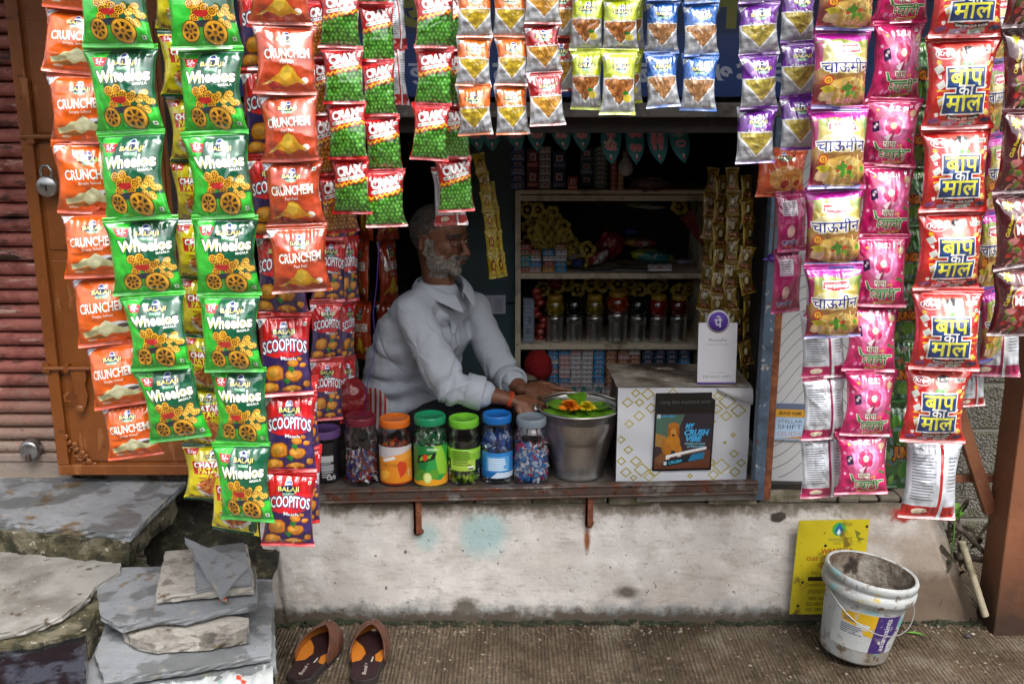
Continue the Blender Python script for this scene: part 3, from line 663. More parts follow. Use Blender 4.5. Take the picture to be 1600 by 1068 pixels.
def pillow_fn(H, T, seed, sgn=-1, seal=(0.07, 0.055), wr=1.0):
    R = random.Random(seed)
    fold_t = [(R.uniform(2, 7), R.uniform(0, 6.28), R.uniform(.5, 1)) for _ in range(3)]
    fold_b = [(R.uniform(2, 7), R.uniform(0, 6.28), R.uniform(.5, 1)) for _ in range(3)]
    cre = [(R.uniform(.05, .95), R.uniform(.15, .85), R.uniform(0, PI), R.uniform(.018, .05), R.uniform(-1, 1), R.uniform(.12, .35)) for _ in range(13)]
    dx_, dz_, tw = R.uniform(-.035, .035), R.uniform(.82, 1.1), R.uniform(-.12, .12)
    wst = R.uniform(.11, .17); bow = R.uniform(-.02, .02); ph = R.uniform(0, 6)
    def fn(u, v):
        vv = np.clip((v - seal[1]) / (1 - seal[0] - seal[1]), 0, 1); c = 2 * u - 1
        env = np.power(np.clip(4 * vv * (1 - vv), 0, 1), 0.6); env = env * (1.0 + .12 * (0.5 - vv))
        prof = np.power(np.clip(1 - np.abs(c) ** 2.4, 0, 1), 0.62)
        d = T * dz_ * env * prof
        wt = np.exp(-(1 - vv) / 0.16); wb = np.exp(-vv / 0.14); inn = np.clip(env * 3, 0, 1) * np.clip((1 - np.abs(c)) * 6, 0, 1)
        for k, p, a in fold_t: d = d + wr * 0.017 * a * wt * np.sin(2 * PI * k * (u - .5) * (1.3 - .5 * (1 - vv)) + p) * np.clip(env * 4, 0, 1)
        for k, p, a in fold_b: d = d + wr * 0.017 * a * wb * np.sin(2 * PI * k * (u - .5) * 1.3 + p) * np.clip(env * 4, 0, 1)
        for x0, y0, t, wd, am, ln in cre:
            nx, ny = -math.sin(t), math.cos(t); q = (u - x0) * nx + (v - y0) * ny; l = (u - x0) * math.cos(t) + (v - y0) * math.sin(t)
            d = d + wr * 0.016 * am * np.exp(-(q / wd) ** 2 - (l / ln) ** 2) * inn
        ser = np.where((v > 1 - seal[0]) | (v < seal[1]), 0.003 * np.sin(v * 380), 0)
        wave = 0.012 * np.sin(2 * PI * u * 1.3 + ph) * (1 - env)
        x = c * 0.5 * (1 - wst * np.power(np.clip(np.sin(PI * vv), 0, 1), 0.55)) + dx_ * np.sin(PI * v)
        x = x + wr * 0.006 * np.sin(11 * v + ph) * np.abs(c)
        y = sgn * (d + ser) + wave + bow * np.sin(PI * v)
        z = H * (v - 0.5) + 0.01 * np.sin(PI * u + ph) * (1 - env) * np.where(v < .5, 1, 0)
        if sgn > 0: y = y + 0.0006
        y = y + tw * 1.6 * x * (v - .5)
        x = x + .06 * tw * np.sin(2 * PI * v)
        return np.stack([x, y, z], 1)
    return fn
PK = {}
def packet_mesh(des, variant):
    key = (des, variant)
    if key in PK: return PK[key]
    af, T, bc, _, _ = DESIGNS[des]
    if (des, 'art') not in PK:
        a = af(); PK[(des, 'art')] = (a, a.build(18, 22))
    a, b = PK[(des, 'art')]
    sd_ = (len(des) * 7919 + ord(des[0]) * 131 + ord(des[-1]) * 17 + variant * 1009) % 99991
    sgl = (0.085, 0.06)
    PK[key] = art_mesh(des + '_packet', a, pillow_fn(a.H, T, sd_, -1, sgl), [FOIL], b, pillow_fn(a.H, T * 0.75, sd_, 1, sgl), srgb(bc), nb=(8, 10))
    return PK[key]
# ---------------------------------------------------------------- hanging strips of packets
ORD = ['first', 'second', 'third', 'fourth', 'fifth', 'sixth', 'seventh', 'eighth', 'ninth', 'tenth']
THIN = mat('string_thread', srgb('#6b5a4a'), rough=0.9)
NAMES = {'snack packet': 'snack_packet', 'chips packet': 'chips_packet', 'noodle packet': 'noodle_packet', 'sweets packet': 'sweets_packet', 'surprise packet': 'surprise_packet', 'sachet': 'sachet'}
def strip(des, pts, y, widths, where, group, rseed=0, yaw=0.0, thread=True, y1=None, top=2.02, nvar=5, flipyaw=False):
    """pts: seam centres (photo px); widths: px per packet."""
    R = random.Random(rseed + len(pts)); af, T, bc, lab, cat = DESIGNS[des]; n = len(pts) - 1; vis = 0; objs = []
    for i in range(n):
        ya = y if y1 is None else y + (y1 - y) * i / max(1, n - 1)
        A = PY(pts[i][0], pts[i][1], ya); B = PY(pts[i + 1][0], pts[i + 1][1], ya)
        wpx = widths[i] if isinstance(widths, (list, tuple)) else widths
        wd = (PY(pts[i][0] + wpx / 2, pts[i][1], ya) - PY(pts[i][0] - wpx / 2, pts[i][1], ya)).length
        me = packet_mesh(des, R.randrange(nvar)); H = PK[(des, 'art')][0].H
        d = A - B; L = d.length * 1.045
        o = bpy.data.objects.new(NAMES[cat], me); link(o)
        mid = (A + B) / 2; o.location = mid + Vector((R.uniform(-.0025, .0025), R.uniform(-.006, .006) + (0.004 if i % 2 else -0.004), 0))
        lean = math.atan2(d.x, d.z)
        o.rotation_euler = Euler((R.uniform(-.12, .05), lean + R.uniform(-.03, .03), yaw + R.uniform(-.22, .22)), 'XYZ')
        o.scale = (wd, wd * R.uniform(.95, 1.1), L / H)
        # name the packet by its place in its own strip, counted from the bottom end, which is always in view
        k = n - 1 - i
        nth = 'lowest' if k == 0 else ORD[k] + ' from bottom'
        if des == 'gold': o.rotation_euler.z += R.uniform(-.6, .6); o.rotation_euler.y += R.uniform(-.12, .12)
        if n == 1: tag(o, f'{lab}, {where}', cat, group)
        else: tag(o, f'{lab}, {nth} of {where}', cat, group)
        objs.append(o)
    if thread and n:
        A = PY(pts[0][0], pts[0][1], y)
        if A.z < top:
            bm = bmesh.new(); add_tube(bm, [(A.x, y, A.z - .01), (A.x, y, top)], 0.0012, 5)
            o = mesh_obj('thread', bm, THIN, None); o['kind'] = 'part'; del o['kind']; THREADS.append(o)
    return objs
THREADS = []
GL = 'packets hanging in strips before the shop'
strip('salted', [(121, -85), (122, 14), (124, 115), (133, 222), (144, 332), (158, 430), (173, 537), (194, 632), (213, 713)], -.80, [104, 104, 104, 104, 102, 100, 96, 90], 'the orange strip beside the shutter', GL, 1)
strip('wheel', [(180, -60), (190, 73), (203, 207), (219, 341), (234, 460), (253, 573), (278, 688)], -.87, [116, 116, 112, 112, 104, 102], 'the left green strip', GL, 2)
strip('chataka', [(286, -52), (290, 50), (298, 150), (307, 250), (316, 345), (321, 433), (325, 525), (326, 607), (328, 695), (331, 777)], -.77, [94, 92, 90, 90, 90, 90, 88, 88, 90], 'the yellow strip between the green strips', GL, 3)
strip('wheel', [(316, -60), (326, 76), (338, 207), (350, 338), (359, 460), (366, 577), (376, 693), (389, 810)], -.86, [110, 108, 104, 102, 96, 95, 94], 'the right green strip', GL, 4)
strip('chataka', [(366, 730), (371, 826)], -.79, [84], 'peeping out below the right green strip', GL, 5, thread=False)
strip('scoop', [(413, -22), (419, 107), (427, 243), (436, 367), (443, 490), (449, 615), (453, 735), (449, 849)], -.77, [92, 92, 90, 90, 86, 84, 84], 'the front purple strip', GL, 6)
strip('scoop', [(480, 590), (480, 700), (479, 818)], -.70, [48, 44], 'the narrow back strip', GL, 66, yaw=.5, thread=False)
strip('peri', [(437, -72), (441, 37), (446, 146), (454, 250), (463, 352), (472, 455)], -.86, [100, 100, 98, 98, 94], 'the brick-orange strip', GL, 7)
strip('peas', [(528, -15), (532, 74), (538, 161), (543, 247), (548, 334)], -.72, [68, 66, 66, 64], 'the far left peas strip', GL, 8)
strip('peas', [(581, -80), (585, 5), (588, 95), (594, 181), (600, 266), (604, 353)], -.69, [56, 56, 57, 60, 66], 'the second peas strip', GL, 9)
strip('nuts', [(502, 0), (507, 90), (513, 178), (522, 272), (533, 362)], -.63, [56, 56, 56, 58], 'the strip behind the peas', GL, 10)
strip('backred', [(606, -95), (612, -10), (616, 75), (620, 163)], -.60, [44, 44, 42], 'the reversed narrow strip', GL, 11, yaw=.6)
strip('peas', [(678, -12), (678, 75), (676, 163), (671, 249)], -.72, [66, 62, 62], 'the peas strip beside orange packets', GL, 12)
strip('peas', [(706, -8), (708, 78), (709, 165), (706, 246), (712, 330)], -.64, [54, 54, 54, 58], 'the peas strip above the man', GL, 13)
strip('backred', [(703, 262), (704, 350)], -.55, [54], 'hanging just over the head of the man', GL, 14, thread=False)
N = 'lentil and peanut packets along the top'
strip('mung', [(738, -20), (740, 58), (740, 134), (746, 210)], -.74, [58, 57, 57], 'the left orange column', N, 15)
strip('mung', [(798, -20), (799, 57), (799, 133), (802, 209)], -.73, [56, 54, 54], 'the right orange column', N, 16)
strip('chana', [(847, -38), (849, 37), (851, 114), (853, 195)], -.74, [60, 60, 58], 'the front dark red column', N, 17)
strip('chana', [(876, -20), (878, 58), (876, 141)], -.67, [48, 46], 'the back dark red column', N, 18)
strip('lime', [(920, -90), (920, -8), (918, 78), (916, 170)], -.72, [54, 54, 52], 'the left lime column', N, 19)
strip('lime', [(972, -90), (971, -3), (968, 79), (966, 178)], -.74, [58, 58, 58], 'the right lime column', N, 20)
strip('lime', [(988, -8), (988, 80), (984, 160)], -.66, [36, 36], 'the back lime column', N, 21, yaw=-.4)
strip('blue', [(1037, -82), (1036, 0), (1035, 82), (1035, 167)], -.72, [58, 56, 54], 'the left blue column', N, 22)
strip('blue', [(1096, -80), (1095, 4), (1094, 86), (1089, 172)], -.73, [60, 59, 58], 'the right blue column', N, 23)
strip('purple', [(1186, -80), (1185, 3), (1184, 85), (1184, 168), (1181, 254)], -.72, [66, 66, 65, 64], 'the left purple column', N, 24)
strip('purple', [(1251, -98), (1250, -18), (1249, 65), (1248, 150), (1247, 232)], -.71, [64, 63, 62, 60], 'the right purple column', N, 25)
strip('onoodle', [(1222, 232), (1217, 306)], -.60, [82], 'hanging below the right purple column', N, 26)
RG = 'packets hanging in strips at the right'
strip('noodle', [(1327, -72), (1320, 46), (1313, 168), (1305, 293), (1302, 413), (1299, 525)], -.80, [100, 98, 95, 92, 88], 'the magenta noodle strip', RG, 27)
strip('pink', [(1412, -72), (1406, 35), (1398, 155), (1388, 258), (1378, 368), (1368, 476), (1358, 578), (1350, 677), (1345, 769)], -.76, [90, 88, 86, 85, 84, 82, 82, 82], 'the pink strip', RG, 28)
strip('backpink', [(1283, 380), (1288, 488), (1287, 587), (1287, 682), (1288, 777)], -.72, [70, 72, 72, 74], 'the left strip', RG, 29, yaw=.15)
strip('jungle', [(1432, 62), (1427, 165), (1424, 262), (1420, 352), (1418, 440), (1415, 530), (1411, 628), (1404, 757)], -.68, [64, 62, 62, 60, 60, 60, 62], 'the green strip behind the red one', RG, 30)
strip('red', [(1513, -75), (1506, 57), (1497, 199), (1487, 329), (1481, 451), (1471, 573), (1460, 690)], -.82, [116, 114, 110, 108, 106, 102], 'the red strip', RG, 31)
strip('backred', [(1462, 685), (1442, 803)], -.74, [88], 'hanging under the red strip', RG, 32, thread=False)
strip('manch', [(1618, -85), (1614, 40), (1610, 172), (1600, 300), (1598, 415), (1590, 522)], -.84, [98, 98, 98, 100, 98], 'the right edge strip', RG, 33)
strip('noodle', [(1556, -20), (1556, 95), (1553, 210), (1550, 330), (1548, 450), (1548, 560)], -.68, [56, 56, 56, 56, 56], 'the narrow strip behind maroon packets', RG, 34, yaw=.5)
strip('backpink', [(1556, 480), (1553, 585)], -.66, [78], 'under the maroon strip', RG, 35, thread=False, yaw=-.3)
strip('backred', [(1516, 560), (1516, 632)], -.62, [44], 'beside the brown post', RG, 36, thread=False)
strip('magback', [(1238, 300), (1235, 390), (1230, 488)], -.62, [58, 58], 'the strip by the blue post', RG, 37, yaw=.3)
IN = 'dark packets hanging inside the doorway'
for q, (x, w_, y_, s) in enumerate([(512, 54, -.02, 'scoop'), (543, 42, .22, 'scoop'), (568, 44, .55, 'peri'), (604, 44, .75, 'peri')]):
    wh = ['the shaded doorway strip', 'the narrower shaded doorway strip', 'the shaded strip beside the man', 'the shaded strip behind the man'][q]
    strip(s, [(x + 4, 262), (x + 2, 372), (x, 470), (x - 2, 560), (x, 655)][: (5 if q < 2 else 4)], y_, w_, wh, IN, 40 + q, yaw=(.5, .9, -.9, .8)[q], top=1.99, thread=False)
# small rods for the strips, under an unseen roof added to darken the kiosk
wood = mat('dark_timber', srgb('#4a3526'), rough=0.7, layers=[('noise', 18, .4, .7, srgb('#2a1c12'))], bump=[('noise', 60, .3, (1, .1, 1))])
bm = bmesh.new()
grid_bm(lambda u, v: Vector((-2.15 + 4.3 * u, -0.95 + 1.25 * v, 2.42 + 0.10 * v + 0.012 * math.sin(u * 4.3 * 70))), 260, 3, bm=bm)
tin = mat('awning_tin', srgb('#8a8f92'), rough=0.5, metal=0.6, layers=[('noise', 6, .5, .7, srgb('#6a4a36'))])
r = empty('added_awning', (0, 0, 0)); tag(r, 'corrugated tin roof added unseen above the packet strips to darken the kiosk', 'added_awning')
mo = mesh_obj('roof_sheet', bm, tin, r); mo.modifiers.new('s', 'SOLIDIFY').thickness = 0.004
for yy in (-.85, -.72, -.60, -.42, -.22):
    bm = bmesh.new(); add_tube(bm, [(-2.1, yy, 2.03), (2.1, yy, 2.03)], 0.010, 8); mesh_obj('hanging_rod', bm, wood, r)
for x in (-2.05, 2.05):
    bm = bmesh.new(); add_box(bm, x - .02, -.92, 2.36, x + .02, .2, 2.41); add_box(bm, x - .015, -.90, 2.04, x + .015, -.87, 2.36); add_box(bm, x - .015, -.20, 2.04, x + .015, -.17, 2.36); add_box(bm, x - .012, -.92, 2.041, x + .012, -.17, 2.06); mesh_obj('rafter', bm, wood, r)
for o in THREADS: o.parent = r

for o in scene.objects:
    if 'label' in o and len(o['label'].split()) > 16: print('LONG', o['label'])
# ================================================================ the setting
def gh(x, y):     # ground height
    h = 0.004 * noise.noise(Vector((x * 3, y * 3, 0))) + 0.0015 * noise.noise(Vector((x * 18, y * 18, 3)))
    k = max(0, min(1, (-0.62 - x) / 0.25))
    return h - 0.03 * k
road = mat('ribbed_concrete', srgb('#655745'), rough=0.75, layers=[('noise', 7, .42, .62, srgb('#4c3e2e')), ('noise', 60, .52, .68, srgb('#8a7a66'), 6), ('noise', 2.2, .48, .70, srgb('#62503a'), 8, (1, 1, 1), .8), ('noise', 4.5, .54, .68, srgb('#857a6a'), 8), ('noise', 13, .62, .70, srgb('#704c30'), 6, (.5, 1, 1), .4), ('wave', 26, .42, .10, srgb('#3a3024'), 4.5, (1, .12, 1), .5), ('noise', 140, .66, .74, srgb('#b4aa98')), ('noise', 200, .60, .7, srgb('#2c241c'))],
           bump=[('wave', 26, .8, (1, .12, 1), 0.010, 4.5), ('noise', 90, .8, (1, 1, 1), 0.012), ('noise', 9, .6, (1, 1, 1), .03)], wetmask=('noise', 3.0, .46, .60, .38, .72))
bm = bmesh.new()
xs = [-60, -8, -3] + [-2 + 0.05 * i for i in range(81)] + [3, 8, 60]; ys = [-60, -8, -3, -1.2] + [-.8 + .04 * i for i in range(46)] + [3, 60]
vv = [[bm.verts.new((x, y, gh(x, y) if abs(x) < 2.5 and abs(y) < 1.3 else -0.002)) for x in xs] for y in ys]
for j in range(len(ys) - 1):
    for i in range(len(xs) - 1): bm.faces.new((vv[j][i], vv[j][i + 1], vv[j + 1][i + 1], vv[j + 1][i])).smooth = True
g = mesh_obj('ground', bm, road); g['kind'] = 'structure'

# whitewashed plinth
plaster = mat('whitewashed_plaster', srgb('#c2beba'), rough=0.85, layers=[
    ('noise', 5, .42, .65, srgb('#b3ada8')), ('noise', 34, .54, .74, srgb('#a0978e'), 9, (.3, 1, 1.6)), ('noise', 9, .48, .74, srgb('#e0dcd8'), 8, (1, 1, 1), .7), ('noise', 3.2, .50, .68, srgb('#a89c90'), 7, (1, 1, 1), .5), ('noise', 48, .61, .66, srgb('#857c73'), 4, (.6, 1, 1), .4), ('noise', 17, .58, .70, srgb('#a39a90'), 9, (.5, 1, 1), .7),
    ('spot', 9, 1.05, .5, srgb('#9db4b4'), 1.3, (-.085, .29, .085, .10)), ('spot', 9, 1.05, .4, srgb('#a5b8b6'), 1.3, (-.26, .28, .05, .05)),
    ('noise', 32, .665, .69, srgb('#5c5248'), 7), ('noise', 120, .66, .72, srgb('#7a7068'), 3), ('zn', 14, .075, .015, srgb('#7b8080'), .16), ('zn', 26, .052, .02, srgb('#4b4238'), .11),
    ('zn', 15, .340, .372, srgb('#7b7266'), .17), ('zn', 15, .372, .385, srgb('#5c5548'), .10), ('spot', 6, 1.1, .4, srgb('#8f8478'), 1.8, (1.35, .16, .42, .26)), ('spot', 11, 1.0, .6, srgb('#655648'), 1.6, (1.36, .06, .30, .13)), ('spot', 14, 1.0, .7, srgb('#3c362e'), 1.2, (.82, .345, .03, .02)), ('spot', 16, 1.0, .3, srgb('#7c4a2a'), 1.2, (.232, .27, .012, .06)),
    ('spot', 25, 1.0, .5, srgb('#8a2a20'), 2.2, (1.20, .35, .05, .03)), ('spot', 20, 1.0, .4, srgb('#5f5a50'), 1.8, (-.14, .05, .05, .04)), ('spot', 12, 1.0, .4, srgb('#5e564c'), 1.4, (.36, .10, .05, .03))],
    bump=[('noise', 26, .16, (.3, 1, 1.4), .008, 7), ('noise', 7, .25, (1, 1, 1), .03), ('noise', 150, .35, (1, 1, 1), .003)])
moss = mat('moss', srgb('#1f2a16'), rough=0.95, layers=[('noise', 30, .45, .65, srgb('#3a3a22')), ('noise', 12, .5, .7, srgb('#14100c')), ('noise', 80, .6, .7, srgb('#6a6a50'))], bump=[('noise', 60, .9, (1, 1, 1), .02)])
def pl(u, v):
    x0 = -.786 + .03 * (1 - v); x1 = 1.30 + .19 * (1 - v) ** 1.1
    x = x0 + (x1 - x0) * u; z = -.03 + .42 * v
    y = .010 * noise.noise(Vector((x * 2.2, z * 4, 1))) + .004 * noise.noise(Vector((x * 14, z * 14, 1))) - .02 * (1 - v)
    if u < .02: y += .012; x += .012 * noise.noise(Vector((0, z * 16, 7)))
    if u > .985: y += .02; x += .02 * noise.noise(Vector((4, z * 12, 7)))
    if v > .96: z += .006 * noise.noise(Vector((x * 10, 1, 3)))
    return Vector((x, y, z))
bm = grid_bm(pl, 220, 44)
bmesh.ops.recalc_face_normals(bm, faces=bm.faces)
# give the plinth its body
add_box(bm, -.772, .035, -.03, 1.30, 1.40, .385)
vs = add_box(bm, 1.28, .035, -.03, 1.49, .60, .385); 
for i in (5, 6): vs[i].co.x = 1.31
t = mesh_obj('plinth_wall', bm, plaster); tag(t, 'low whitewashed plaster plinth wall the shop opening rests on', 'wall')
# moss and grit along its foot
R = random.Random(12); bm = bmesh.new()
for i in range(420):
    x = R.uniform(-.74, 1.5); y = -.028 + R.gauss(0, .008); add_ball(bm, (x, y, gh(x, y) + R.uniform(-.004, .004)), R.uniform(.004, .013), 6, 4, (1.6, .8, .6), jit=.3)
mo = mesh_obj('moss', bm, moss); mo['kind'] = 'stuff'; mo['label'] = 'dark moss and grit along the foot of the plinth wall'; mo['category'] = 'moss'
R = random.Random(3); bm = bmesh.new()
grit = mat('grit', srgb('#8a8072'), rough=.9, layers=[('noise', 9, .4, .6, srgb('#5a4a3c'))])
for i in range(420):
    x = R.uniform(-.7, 1.5); y = R.choice([R.uniform(-.36, -.05), R.uniform(-.1, -.04)]); add_ball(bm, (x, y, gh(x, y) + .001), R.uniform(.0015, .0045), 6, 4, (1.3, 1, .7), jit=.3)
mo = mesh_obj('gravel_bits', bm, grit); mo['kind'] = 'stuff'; mo['label'] = 'pale grit scattered over the ribbed concrete'; mo['category'] = 'grit'

# ledge of mossy bricks on the plinth
brick = mat('old_brick', srgb('#82796a'), rough=.9, layers=[('noise', 14, .45, .6, srgb('#5f5c44')), ('noise', 40, .6, .68, srgb('#b9b2a4')), ('noise', 5, .5, .65, srgb('#4a4334'))], bump=[('noise', 45, .7, (1, 1, 1), .01)])
R = random.Random(2); x = -.77; bm = bmesh.new()
while x < .80:
    w_ = R.uniform(.13, .24); d = R.uniform(-.010, .008)
    M = Matrix.Translation((x, 0, 0)) @ Matrix.Rotation(R.uniform(-.012, .012), 4, 'Y')
    add_box(bm, 0.002, .004 + d, .386, w_ - .004, .20, .418 + R.uniform(-.004, .003), M=M); x += w_
o = mesh_obj('brick_ledge', bm, brick, bevel=.005); tag(o, 'course of worn mossy bricks capping the plinth under the counter', 'ledge')
bm = bmesh.new()
for i in range(8): x0 = .81 + .065 * i; add_box(bm, x0, .01 + R.uniform(-.01, .01), .387, x0 + .062, .25, .402 + R.uniform(-.004, .006))
o = mesh_obj('broken_coping', bm, plaster, bevel=.006); tag(o, 'crumbling plaster coping under the wavy-lined board', 'ledge')

# counter board + iron rail + rusty brackets
counterw = mat('counter_board', srgb('#4a443e'), rough=.6, layers=[('noise', 10, .4, .6, srgb('#2c2622'))], bump=[('noise', 30, .3, (.2, 1, 1))])
o = mesh_obj('counter_board', box_bm(-.80, .012, .4195, .76, 1.40, .430), counterw); tag(o, 'dark floor board of the kiosk the jars stand on', 'counter')
iron = mat('worn_iron', srgb('#5b4d47'), rough=.45, metal=.5, layers=[('noise', 30, .5, .65, srgb('#6f3f28')), ('noise', 12, .55, .7, srgb('#8d8a88')), ('noise', 60, .60, .68, srgb('#2a211d'))], bump=[('noise', 60, .4)])
rust = mat('rust', srgb('#6b3a24'), rough=.85, layers=[('noise', 30, .45, .6, srgb('#8a5230')), ('noise', 60, .55, .7, srgb('#3a2018'))], bump=[('noise', 60, .6)])
M = Matrix.Translation((.08, -.012, .440)) @ Matrix.Rotation(-.024, 4, 'Y')
bm = bmesh.new(); add_box(bm, -.68, -.016, -.014, .665, .0, .016, M=M); add_box(bm, -.68, -.022, -.022, .665, .002, -.014, M=M); add_box(bm, -.68, -.020, .010, .665, .008, .017, M=M)
rail = mesh_obj('counter_rail', bm, iron, bevel=.002); tag(rail, 'worn iron angle rail running along the counter edge', 'rail')
M2 = Matrix.Translation((.08, -.012, .440)) @ Matrix.Rotation(-.024, 4, 'Y')
bm = bmesh.new(); add_box(bm, .30, -.006, -.045, .66, .004, -.0225, M=M2)
o = mesh_obj('rail_backing_strip', bm, mat('grey_strip', srgb('#77726c'), rough=.6, layers=[('noise', 20, .5, .7, srgb('#4f463f'))]), None); tag(o, 'flat grey metal strip below the right half of the rail', 'strip')
for px, yy, lb in ((652, 832, 'rusty angle bracket under the rail, the left one'), (921, 820, 'rusty bracket with a brown streak below, under the bucket')):
    A = PY(px, 778, -.016); B = PY(px, yy, -.016); bm = bmesh.new()
    add_box(bm, A.x - .012, -.024, B.z, A.x - .004, .012, A.z + .01); add_box(bm, A.x - .012, -.024, B.z, A.x + .012, -.018, A.z + .01)
    add_ball(bm, (A.x, -.012, B.z + .004), .016, 8, 5, (1, .5, .9), jit=.2)
    o = mesh_obj('rail_bracket', bm, rust, bevel=.001); tag(o, lb, 'bracket', 'rusty brackets holding the rail')

# ---------------------------------------------------------------- shop box
dark = mat('dark_wall', srgb('#3a3431'), rough=.9, layers=[('noise', 5, .4, .6, srgb('#241f1d'))], bump=[('noise', 30, .3)])  # dark grey-brown base, mottled darker at random
teal = mat('teal_metal', srgb('#3f565a'), rough=.55, layers=[('noise', 6, .45, .65, srgb('#31464c')), ('noise', 26, .62, .70, srgb('#5a4332')), ('noise', 3, .5, .7, srgb('#4a6064'))], bump=[('noise', 20, .15)])
r = empty('kiosk_room', (0, 0, 0)); tag(r, 'dark narrow kiosk room with dark walls behind the counter', 'kiosk')
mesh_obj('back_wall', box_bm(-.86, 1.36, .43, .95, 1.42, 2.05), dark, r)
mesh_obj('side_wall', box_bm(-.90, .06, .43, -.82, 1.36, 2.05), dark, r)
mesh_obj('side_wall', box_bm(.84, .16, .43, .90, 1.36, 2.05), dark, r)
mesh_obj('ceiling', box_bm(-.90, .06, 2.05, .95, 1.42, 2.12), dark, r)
tc_ = empty('teal_cupboard', (0, 0, 0)); tag(tc_, 'tall teal metal cupboard door behind the seated man', 'cupboard')
mesh_obj('panel', box_bm(-.30, 1.02, .432, .012, 1.10, .80), teal, tc_, bevel=.003); mesh_obj('panel', box_bm(-.30, 1.02, .808, .012, 1.10, 1.9), teal, tc_, bevel=.003)
mesh_obj('seam', box_bm(-.30, 1.035, .80, .012, 1.09, .808), dark, tc_)
a = Art(1, .72, '#b9bccb'); a.lines(.1, .1, .46, .62, 7, '#8a8da0'); a.lines(.54, .1, .92, .62, 7, '#8a8da0', seed=3)
A = PY(751, 490, 1.012); B = PY(790, 461, 1.012)
o = flat_print('paper_notice', a, (A.x, 1.012, A.z), (B.x - A.x, 0, 0), (0, 0, B.z - A.z), PAPER, warp=lambda u, v: .002 * np.sin(u * 4)); tag(o, 'small pale paper notice pasted on the teal cupboard', 'notice')

# fascia: blue painted signboard with white letters, grey ledge and dark beam under it
blue = mat('blue_sign_paint', srgb('#0f2a52'), rough=.5, layers=[('noise', 8, .45, .65, srgb('#14305c'))])
sb = empty('signboard', (0, 0, 0)); tag(sb, 'dark blue painted signboard with white lettering behind the packets', 'signboard')
mesh_obj('board', box_bm(-.86, .02, 1.60, 1.30, .05, 2.10), blue, sb)
a = Art(2.16, .5, '#0f2a52')
a.rect(0, 0, 2.16, .17, '#10346a')
for t, px, w_ in (('बु', 655, .055), ('क', 735, .05), ('ला', 790, .07), ('स', 885, .05), ('ब', 1008, .04), ('७२', 1145, .10), ('३', 1220, .05)):
    P0 = PY(px, 118, .0195); a.text(t, P0.x + .86, P0.z - 1.60 + .0, w_, .06, '#8f98aa', off=.02)
for t, px in (('बु', 640), ('ध', 1020), ('न', 1130)):
    P0 = PY(px, 5, .0195); a.text(t, P0.x + .86, P0.z - 1.60, .10, .12, '#6a6f2c', off=.04)
flat_print('lettering', a, (-.86, .0185, 1.602), (2.16, 0, 0), (0, 0, .496), GLOSSP, sb, nu=10, nv=4, thick=.0008)
lg = mat('grey_ledge', srgb('#5f5c58'), rough=.8, layers=[('noise', 10, .5, .62, srgb('#3c3936')), ('noise', 30, .6, .7, srgb('#85817b'))], bump=[('noise', 40, .3)])
o = mesh_obj('lintel', box_bm(-.86, .0, 1.545, 1.30, .06, 1.585), lg, bevel=.004); tag(o, 'chipped grey concrete lintel under the blue signboard', 'lintel')
o = mesh_obj('shutter_box', box_bm(-.86, .06, 1.50, .84, .22, 1.74), mat('black_paint', srgb('#1d1917'), rough=.6, layers=[('noise', 20, .5, .7, srgb('#3a2c26'))]), bevel=.003); tag(o, 'dark roller shutter housing behind the lintel', 'shutter housing')
o = mesh_obj('ceiling_board', box_bm(-.80, .30, 1.66, .83, 1.30, 1.68), mat('ceiling_board', srgb('#6b6862'), rough=.8)); tag(o, 'pale board ceiling inside the kiosk above the bunting', 'ceiling board')

# blue corner post and rust strip beside it
bp = mat('chipped_blue_paint', srgb('#4a5d70'), rough=.5, layers=[('noise', 60, .60, .66, srgb('#a9aaa8')), ('noise', 12, .48, .62, srgb('#3c4b5a')), ('noise', 26, .60, .68, srgb('#5a3a2a'))], bump=[('noise', 50, .3)])
bm = bmesh.new(); add_box(bm, .735, -.012, .405, .768, .03, 1.545)
o = mesh_obj('blue_post', bm, bp, bevel=.003); tag(o, 'chipped blue painted steel post at the right counter end', 'post')
bm = bmesh.new(); add_box(bm, .7695, .0, .402, .792, .04, 1.545); add_box(bm, .769, -.004, .55, .779, .0, .62); add_box(bm, .769, -.004, 1.0, .779, .0, 1.07)
o = mesh_obj('rust_post', bm, rust, bevel=.002); tag(o, 'rusty brown upright with hinge plates beside the blue post', 'post')

# wavy-line board, dark backing
a = Art(.40, 1.15, '#b4b6b8')
for k in range(34):
    z0 = .02 + .045 * k - .35; pts = []
    n = 22
    for i in range(n + 1):
        x = .4 * i / n; zz = z0 + (.9 * x if x < .2 else .9 * (.4 - x)) + .018 * math.sin(x * 28 + k * .35); pts.append((x, zz))
    for (x0, q0), (x1, q1) in zip(pts, pts[1:]):
        if 0.005 < q0 < 1.14 and 0.005 < q1 < 1.14: a.poly([(x0, q0 - .0014), (x1, q1 - .0014), (x1, q1 + .0014), (x0, q0 + .0014)], '#3b3f45')
o = flat_print('lined_board', a, (.797, .075, .435), (.40, 0, 0), (0, 0, 1.10), PAPER, nu=6, nv=14, warp=lambda u, v: .006 * np.sin(u * 5 + v * 9), thick=.004); tag(o, 'white board printed with thin wavy black lines beside the post', 'board')
mesh_obj('board_frame', box_bm(.795, .05, .418, 1.20, .09, .434), mat('black_paint'), o)
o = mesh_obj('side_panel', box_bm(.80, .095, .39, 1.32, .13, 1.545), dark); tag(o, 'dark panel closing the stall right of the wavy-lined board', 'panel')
a = Art(1, .95, '#8fa9c4')
